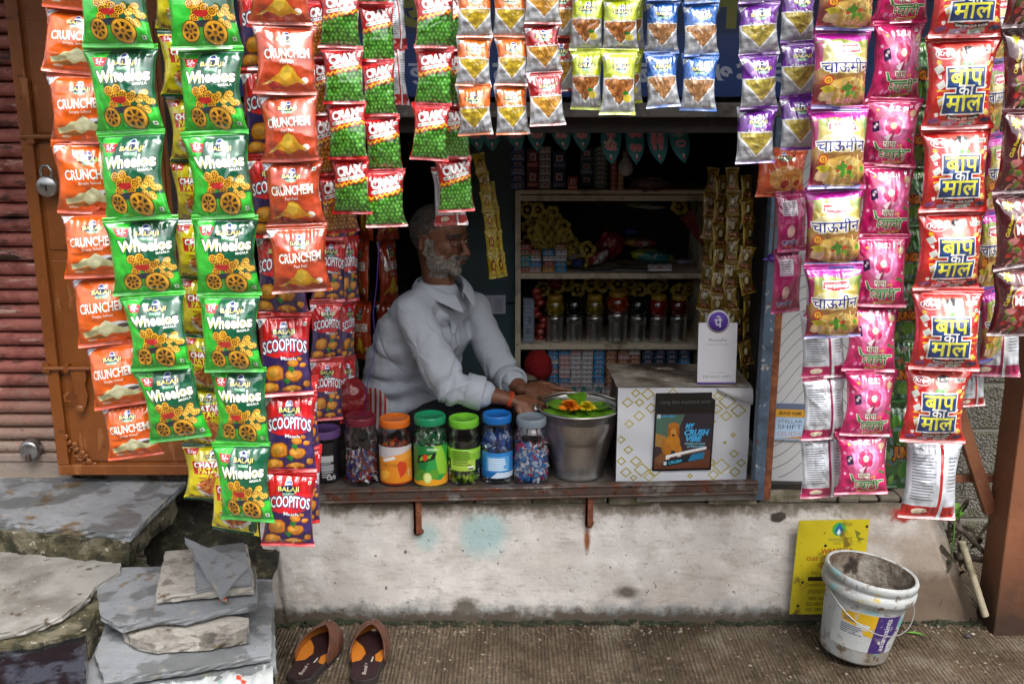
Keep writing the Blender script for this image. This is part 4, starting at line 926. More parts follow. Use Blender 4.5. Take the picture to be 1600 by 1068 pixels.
a.rect(0, .80, 1, .95, '#5f6b85'); a.rect(0, .60, 1, .80, '#c9962e'); a.text('BRAND NAME', .30, .70, .46, .09, '#3a2c14', off=.02); a.text('PRICE', .80, .70, .25, .09, '#3a2c14', off=.02); a.rect(.57, .60, .58, .80, '#7a5a14')
a.rect(.03, .04, .60, .57, '#a9c3dc'); a.rect(.62, .04, .98, .57, '#2f8fc0'); a.text('STELLAR', .31, .49, .5, .09, '#33435f'); a.text('SHIFT', .31, .35, .5, .11, '#3b4f75'); a.text('OUDS', .31, .17, .5, .11, '#b06a6a', off=-.01)
a.poly([(.03, .04), (.6, .04), (.6, .12), (.3, .07)], '#b98a5a'); a.circ(.80, .30, .14, '#d6e4ee', 14)
A = PY(1208, 686, .065); B = PY(1288, 629, .065)
o = flat_print('price_card', a, (A.x, .062, A.z), (B.x - A.x, 0, -.004), (.003, 0, B.z - A.z), GLOSSP, warp=lambda u, v: .001 * np.sin(u * 4)); tag(o, 'blue and orange price card stuck on the wavy-lined board', 'card')

# ---------------------------------------------------------------- rolling shutter, brown metal door
shm = mat('shutter_paint', srgb('#98594f'), rough=.7, layers=[('noise', 9, .47, .62, srgb('#70352d')), ('noise', 26, .56, .64, srgb('#3a221d'), 6, (.3, 1, 1)), ('noise', 34, .60, .67, srgb('#b08f82'), 6, (.25, 1, 1)), ('zn', 16, .78, .60, srgb('#8a6a5c'), .35), ('zn', 24, .60, .46, srgb('#8f8378'), .30), ('noise', 45, .64, .70, srgb('#5b3420'))], bump=[('noise', 60, .45)])
r = empty('rolling_shutter', (-1.8, .15, .42)); tag(r, 'rusty red corrugated rolling shutter, closed, at the left edge', 'shutter')
bm = bmesh.new(); z = .50; rr = []
while z < 2.1:
    for k in range(9): rr.append((z + .044 * k / 9, -.018 * abs(math.sin(PI * k / 9)) ** .6 if k else .014))
    z += .044
for (z0, y0), (z1, y1) in zip(rr, rr[1:]):
    f = bm.faces.new([bm.verts.new((-.6, y0, z0 - .42)), bm.verts.new((.40, y0, z0 - .42)), bm.verts.new((.40, y1, z1 - .42)), bm.verts.new((-.6, y1, z1 - .42))])
bmesh.ops.remove_doubles(bm, verts=bm.verts, dist=1e-5)
mesh_obj('slats', bm, shm, r, smooth=.6)
bm = bmesh.new(); add_box(bm, -.6, -.022, -.015, .40, .0, .075); add_box(bm, -.6, -.028, .06, .40, -.0, .083); add_box(bm, -.6, -.034, -.025, .40, .006, -.016)
mesh_obj('bottom_bar', bm, shm, r, bevel=.003)
steel = mat('brushed_steel', srgb('#a9a9a8'), rough=.28, metal=.9, layers=[('noise', 30, .5, .7, srgb('#6e6c6a'))], bump=[('noise', 90, .12, (1, 1, .1))])
A = PY(46, 703, .10); bm = bmesh.new()
add_lathe(bm, [(0, .034), (.022, .034), (.030, .030), (.032, .022), (.032, .0), (.026, -.004), (0, -.004)], 24, Matrix.Translation((A.x, .125, A.z)) @ Matrix.Rotation(PI / 2, 4, 'X'))
lk = mesh_obj('round_lock', bm, steel); tag(lk, 'round steel shutter lock on the bottom bar of the red shutter', 'lock')
bm = bmesh.new(); add_lathe(bm, [(.004, -.02), (.007, .0), (.006, .006), (0, .006)], 10, Matrix.Translation((A.x, .10, A.z - .012)) @ Matrix.Rotation(PI / 2, 4, 'X')); add_box(bm, A.x - .008, .085, A.z - .034, A.x + .006, .095, A.z - .010)
mesh_obj('keyhole_flap', bm, iron, lk)

dp = mat('brown_door_paint', srgb('#7a4318'), rough=.38, layers=[('noise', 3, .42, .66, srgb('#8a4f1e')), ('noise', 2.2, .5, .68, srgb('#643818'), 7), ('noise', 40, .62, .68, srgb('#54301a')), ('noise', 24, .60, .64, srgb('#a0683c'), 8, (1, 1, .2), .6)], bump=[('noise', 12, .12), ('noise', 120, .12)], coat=.2)
DX0, DX1, DY = -1.40, -.98, .05
r = empty('metal_door', (DX0, DY, .467)); tag(r, 'glossy brown painted metal door panel between shutter and packets', 'door')
def D(x0, y0, z0, x1, y1, z1): return box_bm(x0 - DX0, y0 - DY, z0 - .467, x1 - DX0, y1 - DY, z1 - .467)
mesh_obj('sheet', D(DX0 + .03, DY + .006, .48, DX1 - .005, DY + .02, 2.05), dp, r)
bm = bmesh.new()
for (x0, z0, x1, z1) in ((DX0, .467, DX1, .500), (DX0, .5001, DX0 + .035, 2.05)): add_box(bm, x0 - DX0, -.012, z0 - .467, x1 - DX0, .02, z1 - .467)
mesh_obj('frame', bm, dp, r, bevel=.003)
def dz(px, py): q = PY(px, py, DY); return q.x - DX0, q.z - .467
for (px0, py0, px1, py1) in ((78, 407, 290, 720), (48, 225, 290, 390), (28, 33, 290, 208)):
    x0, z0 = dz(px0, py1); x1, z1 = dz(px1, py0); bm = bmesh.new(); x0 = max(x0, .045); add_box(bm, x0, .0005, z0, .40, .0065, z1)
    mesh_obj('panel', bm, dp, r, bevel=.002)
# sliding latch + hasp
x, z = dz(105, 573); bm = bmesh.new(); add_tube(bm, [(x - .06, -.018, z), (x + .12, -.018, z)], .007, 10); add_box(bm, x - .065, -.022, z - .012, x - .045, .0, z + .016); add_box(bm, x + .0, -.026, z - .010, x + .012, .0, z + .012)
pts = [(0, 0), (.045, 0), (.047, -.03), (.04, -.05), (.046, -.085), (.034, -.125), (.018, -.125), (.012, -.09), (.006, -.05)]
add_prism(bm, [(x + .015 + a_ , z + b_) for a_, b_ in pts], 0.012, .018, M=Matrix.Rotation(PI / 2, 4, 'X'))
add_tube(bm, [(x + .005, -.018, z - .075), (x - .006, -.024, z - .085), (x - .004, -.024, z - .10), (x + .008, -.018, z - .105)], .005, 8)
add_ball(bm, (x + .034, -.02, z - .127), .014, 10, 6, (1, .5, 1))
mesh_obj('sliding_latch', bm, dp, r, smooth=.7)
x, z = dz(52, 213); bm = bmesh.new(); add_tube(bm, [(x - .03, -.014, z), (x + .085, -.014, z)], .008, 10); add_box(bm, x - .01, -.02, z - .02, x + .01, 0, z + .16)
mesh_obj('sliding_latch', bm, dp, r, smooth=.7)
# corner scroll ornament
x, z = dz(107, 728); bm = bmesh.new(); add_tube(bm, [(x, -.006, z + .10), (x, -.006, z), (x + .09, -.006, z)], .0035, 6)
for k in range(13):
    t_ = k / 12; cx_, cz_ = x + .004 + .082 * t_, z + .092 * (1 - t_); add_ball(bm, (cx_ + .006 * math.sin(k * 2.4), -.006, cz_ + .006 * math.cos(k * 2.4)), .0075 + .003 * (k % 3 == 0), 8, 5, (1, .5, 1))
for k in range(5): a0 = k * 1.3; add_tube(bm, [(x + .02 + .012 * k + .010 * math.cos(a0 + q * .5), -.006, z + .055 - .011 * k + .010 * math.sin(a0 + q * .5)) for q in range(9)], .0028, 6)
mesh_obj('scroll_ornament', bm, dp, r)
# padlock
A = PY(76, 291, .02); bm = bmesh.new()
add_lathe(bm, [(0, .016), (.026, .016), (.030, .012), (.030, -.012), (.026, -.016), (0, -.016)], 24, Matrix.Translation((A.x, .018, A.z)) @ Matrix.Rotation(PI / 2, 4, 'X'))
pk_ = mesh_obj('padlock', bm, steel); tag(pk_, 'round steel padlock hanging on the brown metal door', 'padlock')
bm = bmesh.new(); add_tube(bm, [(A.x - .016 + 0, .018, A.z + .02), (A.x - .017, .018, A.z + .045), (A.x - .010, .018, A.z + .058), (A.x + .006, .018, A.z + .058), (A.x + .013, .018, A.z + .045), (A.x + .013, .018, A.z + .02)], .0045, 8)
mesh_obj('shackle', bm, steel, pk_)
bm = bmesh.new(); add_prism(bm, [(A.x - .0025, A.z - .012), (A.x + .0025, A.z - .012), (A.x + .003, A.z + .004), (A.x - .003, A.z + .004)], -.001, .0005, M=Matrix.Translation((0, .001, 0)) @ Matrix.Rotation(PI / 2, 4, 'X')); mesh_obj('keyhole', bm, mat('black_paint'), pk_)
o = mesh_obj('door_pier', box_bm(-.978, .03, .40, -.80, .30, 2.05), dark); tag(o, 'dark wall pier between the brown door and the opening', 'pier')
o = mesh_obj('wall_behind_door', box_bm(-2.5, .20, -.03, -.80, .30, 2.05), mat('old_plaster', srgb('#8f8880'), rough=.9, layers=[('noise', 8, .48, .6, srgb('#5a5148')), ('noise', 4, .5, .6, srgb('#3b342c'))], bump=[('noise', 30, .5)])); tag(o, 'grubby plaster wall below and behind the red shutter', 'wall')
o = mesh_obj('sill_strip', box_bm(-2.5, .04, .395, -1.42, .2, .425), mat('old_plaster'), bevel=.006); tag(o, 'flaking white plaster sill under the red shutter', 'sill')

# ---------------------------------------------------------------- steps and slates at the left
slate = mat('slate', srgb('#85888c'), rough=.7, layers=[('noise', 4, .42, .62, srgb('#73777b')), ('noise', 22, .60, .68, srgb('#8b8880')), ('noise', 90, .64, .72, srgb('#3f3f3f')), ('noise', 9, .60, .66, srgb('#6b5c48'))], bump=[('noise', 14, .3, (1, 1, 1), .02), ('noise', 90, .25)], wetmask=('noise', 6.5, .50, .54, .32, .62))
pale = mat('pale_slate', srgb('#a09b93'), rough=.75, layers=[('noise', 10, .5, .62, srgb('#77716a')), ('noise', 26, .6, .68, srgb('#6a5c48'))], bump=[('noise', 30, .5, (1, 1, 1), .02)], wetmask=('noise', 7, .56, .59, .32, .5))
concrete = mat('mossy_concrete', srgb('#6f6958'), rough=.85, layers=[('noise', 6, .40, .56, srgb('#4c4630')), ('noise', 22, .48, .58, srgb('#2a2a18')), ('noise', 40, .62, .68, srgb('#a09a8c'))], bump=[('noise', 25, .8, (1, 1, 1), .02)])
def rough_slab(name, px_pts, z, th, m, n=6, amp=.003, seed=0, tilt=None, under=.004):
    R = random.Random(seed); P0 = [PZ(x, y, z) for x, y in px_pts]; pts = []
    for a_, b_ in zip(P0, P0[1:] + P0[:1]):
        k = max(2, int((b_ - a_).length / .02))
        for i in range(k): q = a_.lerp(b_, i / k); pts.append((q.x + R.uniform(-amp, amp), q.y + R.uniform(-amp, amp)))
    if sum(x0 * y1 - x1 * y0 for (x0, y0), (x1, y1) in zip(pts, pts[1:] + pts[:1])) < 0: pts.reverse()
    bm = bmesh.new(); cx = sum(p[0] for p in pts) / len(pts); cy = sum(p[1] for p in pts) / len(pts)
    rings = []
    for dzz, sc in ((0, 1), (-th * .25, 1.0), (-th * .6, 1.0), (-th, .985)):
        rings.append([bm.verts.new((x + (R.uniform(-amp, amp) * 1.5 if dzz else 0) + (x - cx) * (sc - 1), y + (R.uniform(-amp, amp) * 1.5 if dzz else 0) + (y - cy) * (sc - 1), z + dzz)) for x, y in pts])
    bm.faces.new(rings[0])
    for r0, r1 in zip(rings, rings[1:]):
        for i in range(len(pts)): bm.faces.new((r1[i], r1[(i + 1) % len(pts)], r0[(i + 1) % len(pts)], r0[i]))
    bm.faces.new(list(reversed(rings[-1])))
    if tilt:
        c = Vector((cx, cy, z)); Mt = Matrix.Translation(c) @ Euler(tilt).to_matrix().to_4x4() @ Matrix.Translation(-c)
        for v in bm.verts: v.co = Mt @ v.co
    return mesh_obj(name, bm, m)
o = rough_slab('slate_step', [(-160, 850), (-100, 746), (92, 746), (291, 752), (250, 790), (206, 834), (100, 822), (-60, 808)], .437, .025, slate, seed=1, amp=.002); tag(o, 'large wet slate slab forming the top step below the door', 'step')
o = rough_slab('concrete_block_step', [(-160, 866), (-100, 780), (92, 770), (275, 776), (235, 806), (200, 846), (100, 838), (-60, 822)], .411, .075, concrete, seed=2, amp=.004); tag(o, 'mossy crumbling concrete course under the top slate step', 'step')
o = rough_slab('lower_step', [(-160, 1010), (-160, 840), (30, 835), (90, 840), (190, 850), (188, 892), (148, 915), (140, 930), (95, 962), (40, 982), (-60, 1000)], .345, .02, mat('wet_stone', srgb('#8f8d88'), rough=.5, layers=[('noise', 5, .45, .65, srgb('#6b6862')), ('noise', 28, .64, .68, srgb('#4a3a2a')), ('noise', 70, .62, .7, srgb('#a9a49b'))], bump=[('noise', 40, .25)], wetmask=('noise', 3.5, .5, .62, .25, .75)), seed=3, amp=.002); tag(o, 'wide pale wet stone lower step with rounded front', 'step')
o = rough_slab('mossy_plinth', [(-180, 1060), (-180, 840), (30, 830), (215, 840), (232, 885), (200, 915), (150, 955), (135, 985), (60, 1005), (-60, 1020)], .322, .34, concrete, seed=4, amp=.005); tag(o, 'mossy brown concrete course below the lower stone step', 'step')
o = rough_slab('wet_dark_stone', [(-180, 1120), (-180, 1012), (0, 1003), (60, 990), (137, 972), (134, 1000), (131, 1120)], .312, .33, mat('dark_water', srgb('#14161b'), rough=.07, layers=[('noise', 7, .50, .56, srgb('#383d47'))], spec=.6, bump=[('noise', 10, .05)]), seed=5, amp=.002); tag(o, 'black puddled stone at the bottom left corner', 'wet stone')
bm = bmesh.new()
def mound(u, v):
    x = -1.12 + .40 * u; y = -.40 + .56 * v; h = .18 + .20 * v ** 1.3 * (1 - .2 * u) + .03 * noise.noise(Vector((x * 9, y * 9, 0))) + .01 * noise.noise(Vector((x * 30, y * 30, 0)))
    return Vector((x, y, h - .05))
o = mesh_obj('rubble_bank', grid_bm(mound, 30, 36), mat('dark_moss', srgb('#2a2819'), rough=.95, layers=[('noise', 14, .45, .6, srgb('#15130d')), ('noise', 30, .55, .66, srgb('#4b4a34'))], bump=[('noise', 40, .9, (1, 1, 1), .02)])); o['kind'] = 'structure'
o = rough_slab('rubble_heap', [(138, 885), (250, 870), (395, 872), (424, 1030), (300, 1075), (120, 1095)], .215, .24, concrete, seed=15, amp=.008); tag(o, 'dirty mossy rubble carrying the stack of slate slabs', 'rubble')
SL = 'slate offcuts stacked beside the sandals'
for i, (pts, z, th, m, lb, tl) in enumerate([
    ([(147, 905), (170, 895), (425, 905), (432, 1040), (300, 1080), (128, 1085)], .245, .03, slate, 'widest grey slate slab, lowest of the stack', None),
    ([(160, 990), (148, 1020), (163, 1064), (290, 1044), (424, 1022), (424, 950), (250, 950), (165, 965)], .272, .018, slate, 'second slate slab from below with a broken left corner', None),
    ([(192, 986), (214, 1000), (242, 1006), (330, 1000), (386, 990), (389, 965), (300, 950), (200, 960)], .304, .026, pale, 'short thick pale slate block sandwiched low in the stack', None),
    ([(148, 899), (182, 886), (258, 884), (400, 885), (401, 945), (350, 952), (290, 966), (245, 966), (187, 979), (157, 962)], .334, .018, slate, 'big wet slate slab with dark blotches, middle of the stack', None),
    ([(258, 861), (330, 855), (386, 850), (398, 917), (320, 924), (243, 931)], .364, .020, pale, 'pale square slate slab near the top of the stack', None),
    ([(303, 862), (340, 852), (381, 847), (394, 909), (350, 912), (308, 920)], .378, .011, slate, 'thin dark slate piece lying under the tilted triangle', None),
    ([(288, 850), (388, 880), (345, 922)], .398, .012, slate, 'tilted triangular slate shard on top of the stack', (.12, .07, 0))]):
    o = rough_slab('slate_slab', pts, z, th, m, seed=20 + i, amp=.0016, tilt=tl); tag(o, lb, 'slate slab', SL)

# ---------------------------------------------------------------- right hand side
brown = mat('brown_post_paint', srgb('#83543a'), rough=.5, layers=[('noise', 5, .45, .65, srgb('#6f4430')), ('noise', 70, .68, .72, srgb('#a8a090')), ('zn', 10, .30, .05, srgb('#3a2a20'), .3)], bump=[('noise', 40, .2)])
bm = bmesh.new(); add_box(bm, 1.475, -.10, -.02, 1.60, .02, 2.05)
o = mesh_obj('brown_post', bm, brown, bevel=.004); tag(o, 'thick square brown painted post at the right edge', 'post')
A1 = PY(1497, 640, .0); A2 = PY(1548, 800, .0)
bm = bmesh.new(); M = Matrix.Translation(A1) @ Matrix.Rotation(-math.atan2(A1.x - A2.x, A1.z - A2.z) + PI, 4, 'Y')
dvec = (A2 - A1); ln = dvec.length; sx = Vector((dvec.z, 0, -dvec.x)).normalized() * .018
vs = [A1 - sx, A1 + sx, A2 + sx, A2 - sx]
lo = [bm.verts.new(v + Vector((0, -.01, 0))) for v in vs]; hi = [bm.verts.new(v + Vector((0, .02, 0))) for v in vs]
bm.faces.new(lo); bm.faces.new(list(reversed(hi)))
for i in range(4): bm.faces.new((lo[i], hi[i], hi[(i + 1) % 4], lo[(i + 1) % 4]))
bmesh.ops.recalc_face_normals(bm, faces=bm.faces)
br = empty('angle_frame', (0, 0, 0)); tag(br, 'brown angle iron brace leaning against the block wall', 'frame')
mesh_obj('brace', bm, brown, br)
A = PY(1480, 741, .03); B = PY(1535, 752, .03); mesh_obj('crossbar', box_bm(A.x - .05, .022, B.z, B.x + .05, .04, A.z), brown, br, bevel=.002)
# block wall
blk = mat('concrete_block', srgb('#77746c'), rough=.95, layers=[('voronoi', 120, .3, .7, srgb('#57544c')), ('noise', 9, .5, .65, srgb('#5a5a48')), ('noise', 120, .62, .7, srgb('#a8a498'))], bump=[('voronoi', 120, .7)])
w_ = empty('block_wall', (0, 0, 0)); tag(w_, 'rough grey concrete block wall standing back behind the brown post', 'wall')
R = random.Random(4)
mesh_obj('mortar', box_bm(1.20, .41, -.02, 2.9, .58, 2.2), mat('mortar', srgb('#8f8b82'), rough=.95), w_)
bm = bmesh.new()
for j in range(12):
    for i in range(5):
        x0 = 1.2 + .34 * i - (.17 if j % 2 else 0); z0 = .0 + .165 * j; add_box(bm, x0, .40 + R.uniform(-.003, .003), z0, x0 + .325, .57, z0 + .152)
mesh_obj('blocks', bm, blk, w_, bevel=.005)
# pipe, plank ends, dead leaves
pm = mat('weathered_pvc', srgb('#9a917c'), rough=.6, layers=[('noise', 20, .5, .65, srgb('#6a6048'))])
bm = bmesh.new(); A = PY(1510, 868, -.02); B = PY(1540, 962, -.08); r0 = .011
add_tube(bm, [A + (A - B) * .25, A, B], r0, 14, cap=False); add_tube(bm, [B, A], r0 * .8, 12, cap=True)
o = mesh_obj('plastic_pipe', bm, pm); tag(o, 'short weathered plastic pipe leaning between plinth and post', 'pipe')
wd = mat('grey_sticks', srgb('#6f6659'), rough=.9, layers=[('noise', 20, .4, .6, srgb('#463c32'))])
for i, (p0, p1, rr_, lb) in enumerate([((1478, 805), (1545, 870), .010, 'dry grey stick, upper of the two beside the plinth end'), ((1490, 868), (1545, 876), .013, 'flat grey timber end poking out behind the plinth end')]):
    bm = bmesh.new(); A = PY(*p0, .03); B = PY(*p1, .05); add_tube(bm, [A, A.lerp(B, .5) + Vector((0, 0, .003)), B], [rr_, rr_ * .9, rr_ * .7], 7); o = mesh_obj('dry_stick', bm, wd); tag(o, lb, 'stick')
leafm = mat('leaf_green', srgb('#4a7a2c'), rough=.45, layers=[('noise', 20, .45, .65, srgb('#6b9440'))])
dead = mat('dead_leaf', srgb('#4e4334'), rough=.9, layers=[('noise', 30, .4, .6, srgb('#2e261c'))])
def leaf_bm(L, W, curl=.2, n=8, m=4, bm=None, M=None, tip=1.0):
    def fn(u, v):
        w__ = W * math.sin(PI * min(1, v ** .85)) ** tip * (u - .5)
        p = Vector((w__, L * v, curl * L * math.sin(PI * v) * .4 + abs(u - .5) * W * .35 * math.sin(PI * v))); return M @ p if M is not None else p
    return grid_bm(fn, m, n, bm=bm)
pl_ = empty('small_plant', (0, 0, 0)); tag(pl_, 'small green-leaved plant growing beside the plinth end', 'plant')
R = random.Random(8); A = PY(1492, 800, -.03)
for k in range(7):
    M = Matrix.Translation(A + Vector((R.uniform(-.01, .02), R.uniform(-.01, .01), R.uniform(-.03, .01)))) @ Euler((R.uniform(.2, 1.5), 0, R.uniform(-2.6, .4))).to_matrix().to_4x4()
    mesh_obj('leaf', leaf_bm(R.uniform(.03, .055), R.uniform(.018, .03), M=M), leafm, pl_)
bm = bmesh.new(); add_tube(bm, [A + Vector((.012, .02, -.18)), A + Vector((.01, .01, -.08)), A], .0022, 6); mesh_obj('stem', bm, leafm, pl_)
bm = bmesh.new()
for k in range(46):
    P_ = Vector((1.40 + R.uniform(-.08, .09), .06 + R.uniform(-.06, .10), .10 + R.uniform(0, .26))); M = Matrix.Translation(P_) @ Euler((R.uniform(-1.5, 1.5), R.uniform(-1, 1), R.uniform(0, 6.3))).to_matrix().to_4x4(); leaf_bm(R.uniform(.05, .11), R.uniform(.008, .02), .4, 5, 2, bm=bm, M=M)
o = mesh_obj('dead_leaves', bm, dead); tag(o, 'tangle of dry leaves stuffed behind the plinth end', 'dry leaves', kind='stuff')
o = mesh_obj('fallen_leaf', leaf_bm(.055, .014, .1), leafm, loc=PZ(1445, 992, .006), rot=(0, 0, 1.25)); tag(o, 'single bright green leaf fallen on the concrete beside the paint bucket', 'leaf')
for px, py, r0, c, lb in ((1512, 993, .009, '#3a3236', 'dark pebble near the foot of the brown post'), (1520, 990, .006, '#8a8278', 'small pale pebble touching the dark one')):
    bm = bmesh.new(); P_ = PZ(px, py, .006); add_ball(bm, P_, r0, 10, 6, (1.2, .9, .7), jit=.15); o = mesh_obj('pebble', bm, mat('peb' + c, srgb(c), rough=.8)); tag(o, lb, 'pebble')

# ---------------------------------------------------------------- unseen building added over the road for the foil to reflect
r = empty('added_house', (0, -9.0, 0)); tag(r, 'plain low building added unseen across the street for foil reflections', 'added_house')
hw_ = mat('house_wall', srgb('#6f675c'), rough=.9, layers=[('noise', 1.2, .45, .65, srgb('#575046'))])
mesh_obj('wall', box_bm(-14, -3, -.02, 14, 0, 3.2), hw_, r)
mesh_obj('roof', box_bm(-14.3, -3.2, 3.202, 14.3, .5, 3.4), mat('roof_slab', srgb('#55504a'), rough=.9), r)
for k in range(7):
    for z_ in (1.1,):
        wn_ = mesh_obj('window', box_bm(-12.5 + 4 * k, .002, z_, -11.3 + 4 * k, .06, z_ + 1.0), mat('window_frame', srgb('#3a3a38'), rough=.6), r)
        mesh_obj('pane', box_bm(-12.4 + 4 * k, .062, z_ + .1, -11.4 + 4 * k, .07, z_ + .9), mat('dark_glass', srgb('#14181c'), rough=.1), wn_)
    mesh_obj('door', box_bm(-10.4 + 4 * k, .002, 0, -9.4 + 4 * k, .05, 2.05), mat('house_door', srgb('#3c2a1e'), rough=.6), r)
# ================================================================ goods on the counter
def cyl_print(name, art, c, r_fn, a0, a1, z0, z1, mat_, parent, nu=16, nv=4, rough_edge=0):
    """label wrapped on a turned body: r_fn(z) radius, angles a0..a1 (0 = towards the camera), left to right"""
    def fn(u, v, off=0.0006):
        z = z0 + (z1 - z0) * v; a_ = a0 + (a1 - a0) * u; r = np.array([r_fn(q) for q in z]) + off
        return np.stack([c[0] + r * np.sin(a_), c[1] - r * np.cos(a_), c[2] + z], 1)
    me = art_mesh(name, art, fn, [mat_], art.build(nu, nv)); o = bpy.data.objects.new(name, me); link(o, parent); return o
JARG = 'clear plastic sweet jars in a row on the counter'
def lid_mat(c): return mat('lid' + c, srgb(c), rough=.35, layers=[('noise', 30, .6, .75, tuple(min(1, q * 1.3 + .03) for q in srgb(c)))], bump=[('noise', 60, .1)])
def jar(px, topy, boty, y, r, lidc, label, neck=.82, fluted=True, tint=(.94, .96, .96)):
    B = PY(px, boty, y); T = PY(px, topy, y + .0); h = T.z - .430; c = Vector((B.x, y, .4305))
    t = empty('sweet_jar', c); tag(t, label, 'jar', JARG)
    hl = .026; hb = h - hl
    prof = [(0, .001), (r * .80, .001), (r * .95, .006), (r, .016)]
    for k in range(7): z0 = .02 + (hb * .62 - .02) * k / 6; prof += [(r, z0), (r * .982, z0 + .004)]
    prof += [(r, hb * .66), (r * .985, hb * .78), (r * .93, hb * .87), (r * .84, hb * .95), (r * neck, hb * .985), (r * neck, hb + .006)]
    bm = bmesh.new()
    wob = (lambda a_, z: 1 + (.012 * math.cos(a_ * 20) if hb * .7 < z < hb * .97 else .003 * math.cos(a_ * 7 + z * 60))) if fluted else None
    add_lathe(bm, prof, 60, wob=wob); mesh_obj('body', bm, clear_plastic('jar_plastic%.2f' % tint[0], tint), t)
    bm = bmesh.new(); rl = r * (neck + .08)
    add_lathe(bm, [(rl, hb + .001), (rl * 1.015, hb + .004), (rl * 1.015, hb + hl - .005), (rl * .985, hb + hl - .001), (rl * .90, hb + hl), (rl * .87, hb + hl - .003), (0, hb + hl - .003)], 48, wob=lambda a_, z: 1 + (.006 * math.cos(a_ * 48) if z < hb + hl - .004 else 0))
    mesh_obj('lid', bm, lid_mat(lidc), t)
    def rf(z): return r * (1.004 if z < hb * .66 else 1.0 - .3 * max(0, (z / hb - .7)) ** 1.3)
    return t, c, r, hb, rf
def candies(name, c, r, z0, z1, cols, n, size, label, seed=1):
    R = random.Random(seed); me_v = []; bm = bmesh.new(); ms = [mat('wrap' + q, srgb(q), rough=.3, coat=.5, bump=[('noise', 90, .3)]) for q in cols]
    for k in range(n):
        a_, rr = R.uniform(0, 2 * PI), r * .86 * math.sqrt(R.uniform(.35, 1)); z = R.uniform(z0 + size, z1 - size * .2)
        M = Matrix.Translation((rr * math.cos(a_), rr * math.sin(a_), z)) @ Euler((R.uniform(0, 3), R.uniform(0, 3), R.uniform(0, 3))).to_matrix().to_4x4()
        s_ = size * R.uniform(.8, 1.15); mi = R.randrange(len(ms))
        vs = add_box(bm, -s_ * .6, -s_ * .42, -s_ * .25, s_ * .6, s_ * .42, s_ * .25, mi, M)
        for sg in (-1, 1):
            p0, p1, p2 = (M @ Vector((sg * s_ * .6, 0, 0)), M @ Vector((sg * s_ * 1.15, s_ * .4, .1 * s_)), M @ Vector((sg * s_ * 1.15, -s_ * .4, -.1 * s_)))
            bm.faces.new([bm.verts.new(p) for p in (p0, p1, p2)]).material_index = mi
    o = mesh_obj('wrapped_sweets', bm, ms, None, loc=c); tag(o, label, 'sweets', kind='stuff'); return o
# 1 dark red tin-like jar with the purple lid
t, c, r, hb, rf = jar(512, 668, 770, .10, .046, '#6a4a86', 'sweet jar with purple lid and red and black label, leftmost', neck=.95, fluted=False)
a = Art(2.4, 1.5, '#7c1418'); a.rect(.95, 0, 2.4, 1.5, '#17161a'); a.lines(1.1, .15, 1.7, .95, 9, '#a8a8ac', seed=2); a.rect(1.08, .75, 1.75, 1.0, '#b7b7bb'); a.rect(1.08, .4, 1.75, .65, '#9a9aa0'); a.blob(.4, .5, .28, '#c9a21c', 9, ry=.2); a.text('Pas', .55, .95, .55, .3, '#e8d024', off=.04); a.text('Cafe', 1.6, .15, .5, .2, '#e8e8e8', shear=.3)
cyl_print('label', a, (0, 0, 0), rf, -1.5, 1.5, .01, hb * .93, GLOSSP, t)
# 2 maroon
t, c, r, hb, rf = jar(567, 648, 768, .08, .053, '#6e1c2c', 'sweet jar with maroon lid, half full of red and blue wrapped sweets')
candies('s', c, r, .004, hb * .48, ['#a81c24', '#2a3f9a', '#c8c8d0', '#7c1f2a'], 330, .010, 'red and blue wrapped sweets inside the maroon-lidded jar', 2)
# 3 orange
t, c, r, hb, rf = jar(620, 651, 766, .08, .051, '#d2691a', 'sweet jar with orange lid and peeling orange label')
a = Art(2.2, 1.2, '#e08a24'); a.rect(0, .85, 2.2, 1.2, '#c9c2c4'); a.poly([(.0, .9), (.4, .75), (.9, .92), (1.5, .98), (2.2, 1.1), (2.2, .8), (0, .7)], '#e39a3a'); a.poly([(.5, .8), (1.1, .92), (1.2, .84), (.6, .72)], '#ece8e4'); a.text('Juice O Candy', .95, .62, 1.0, .13, '#5a3a1a', off=.0, shear=.3)
a.blob(1.5, .5, .3, '#c8401c', 10, ry=.25, j=.3, seed=3); a.blob(.6, .3, .3, '#f0b040', 10, ry=.15, j=.3, seed=1); a.text('100', 1.9, .35, .22, .12, '#f8f0e0', rot=1.4); a.rect(0, 0, 2.2, .06, '#8a2a1c')
cyl_print('label', a, (0, 0, 0), rf, -1.35, 1.35, .008, hb * .70, GLOSSP, t)
candies('s', c, r * .93, .004, hb * .70, ['#b8281c', '#d8702a', '#8c1f1c'], 130, .012, 'red wrapped sweets inside the orange-lidded jar', 3)
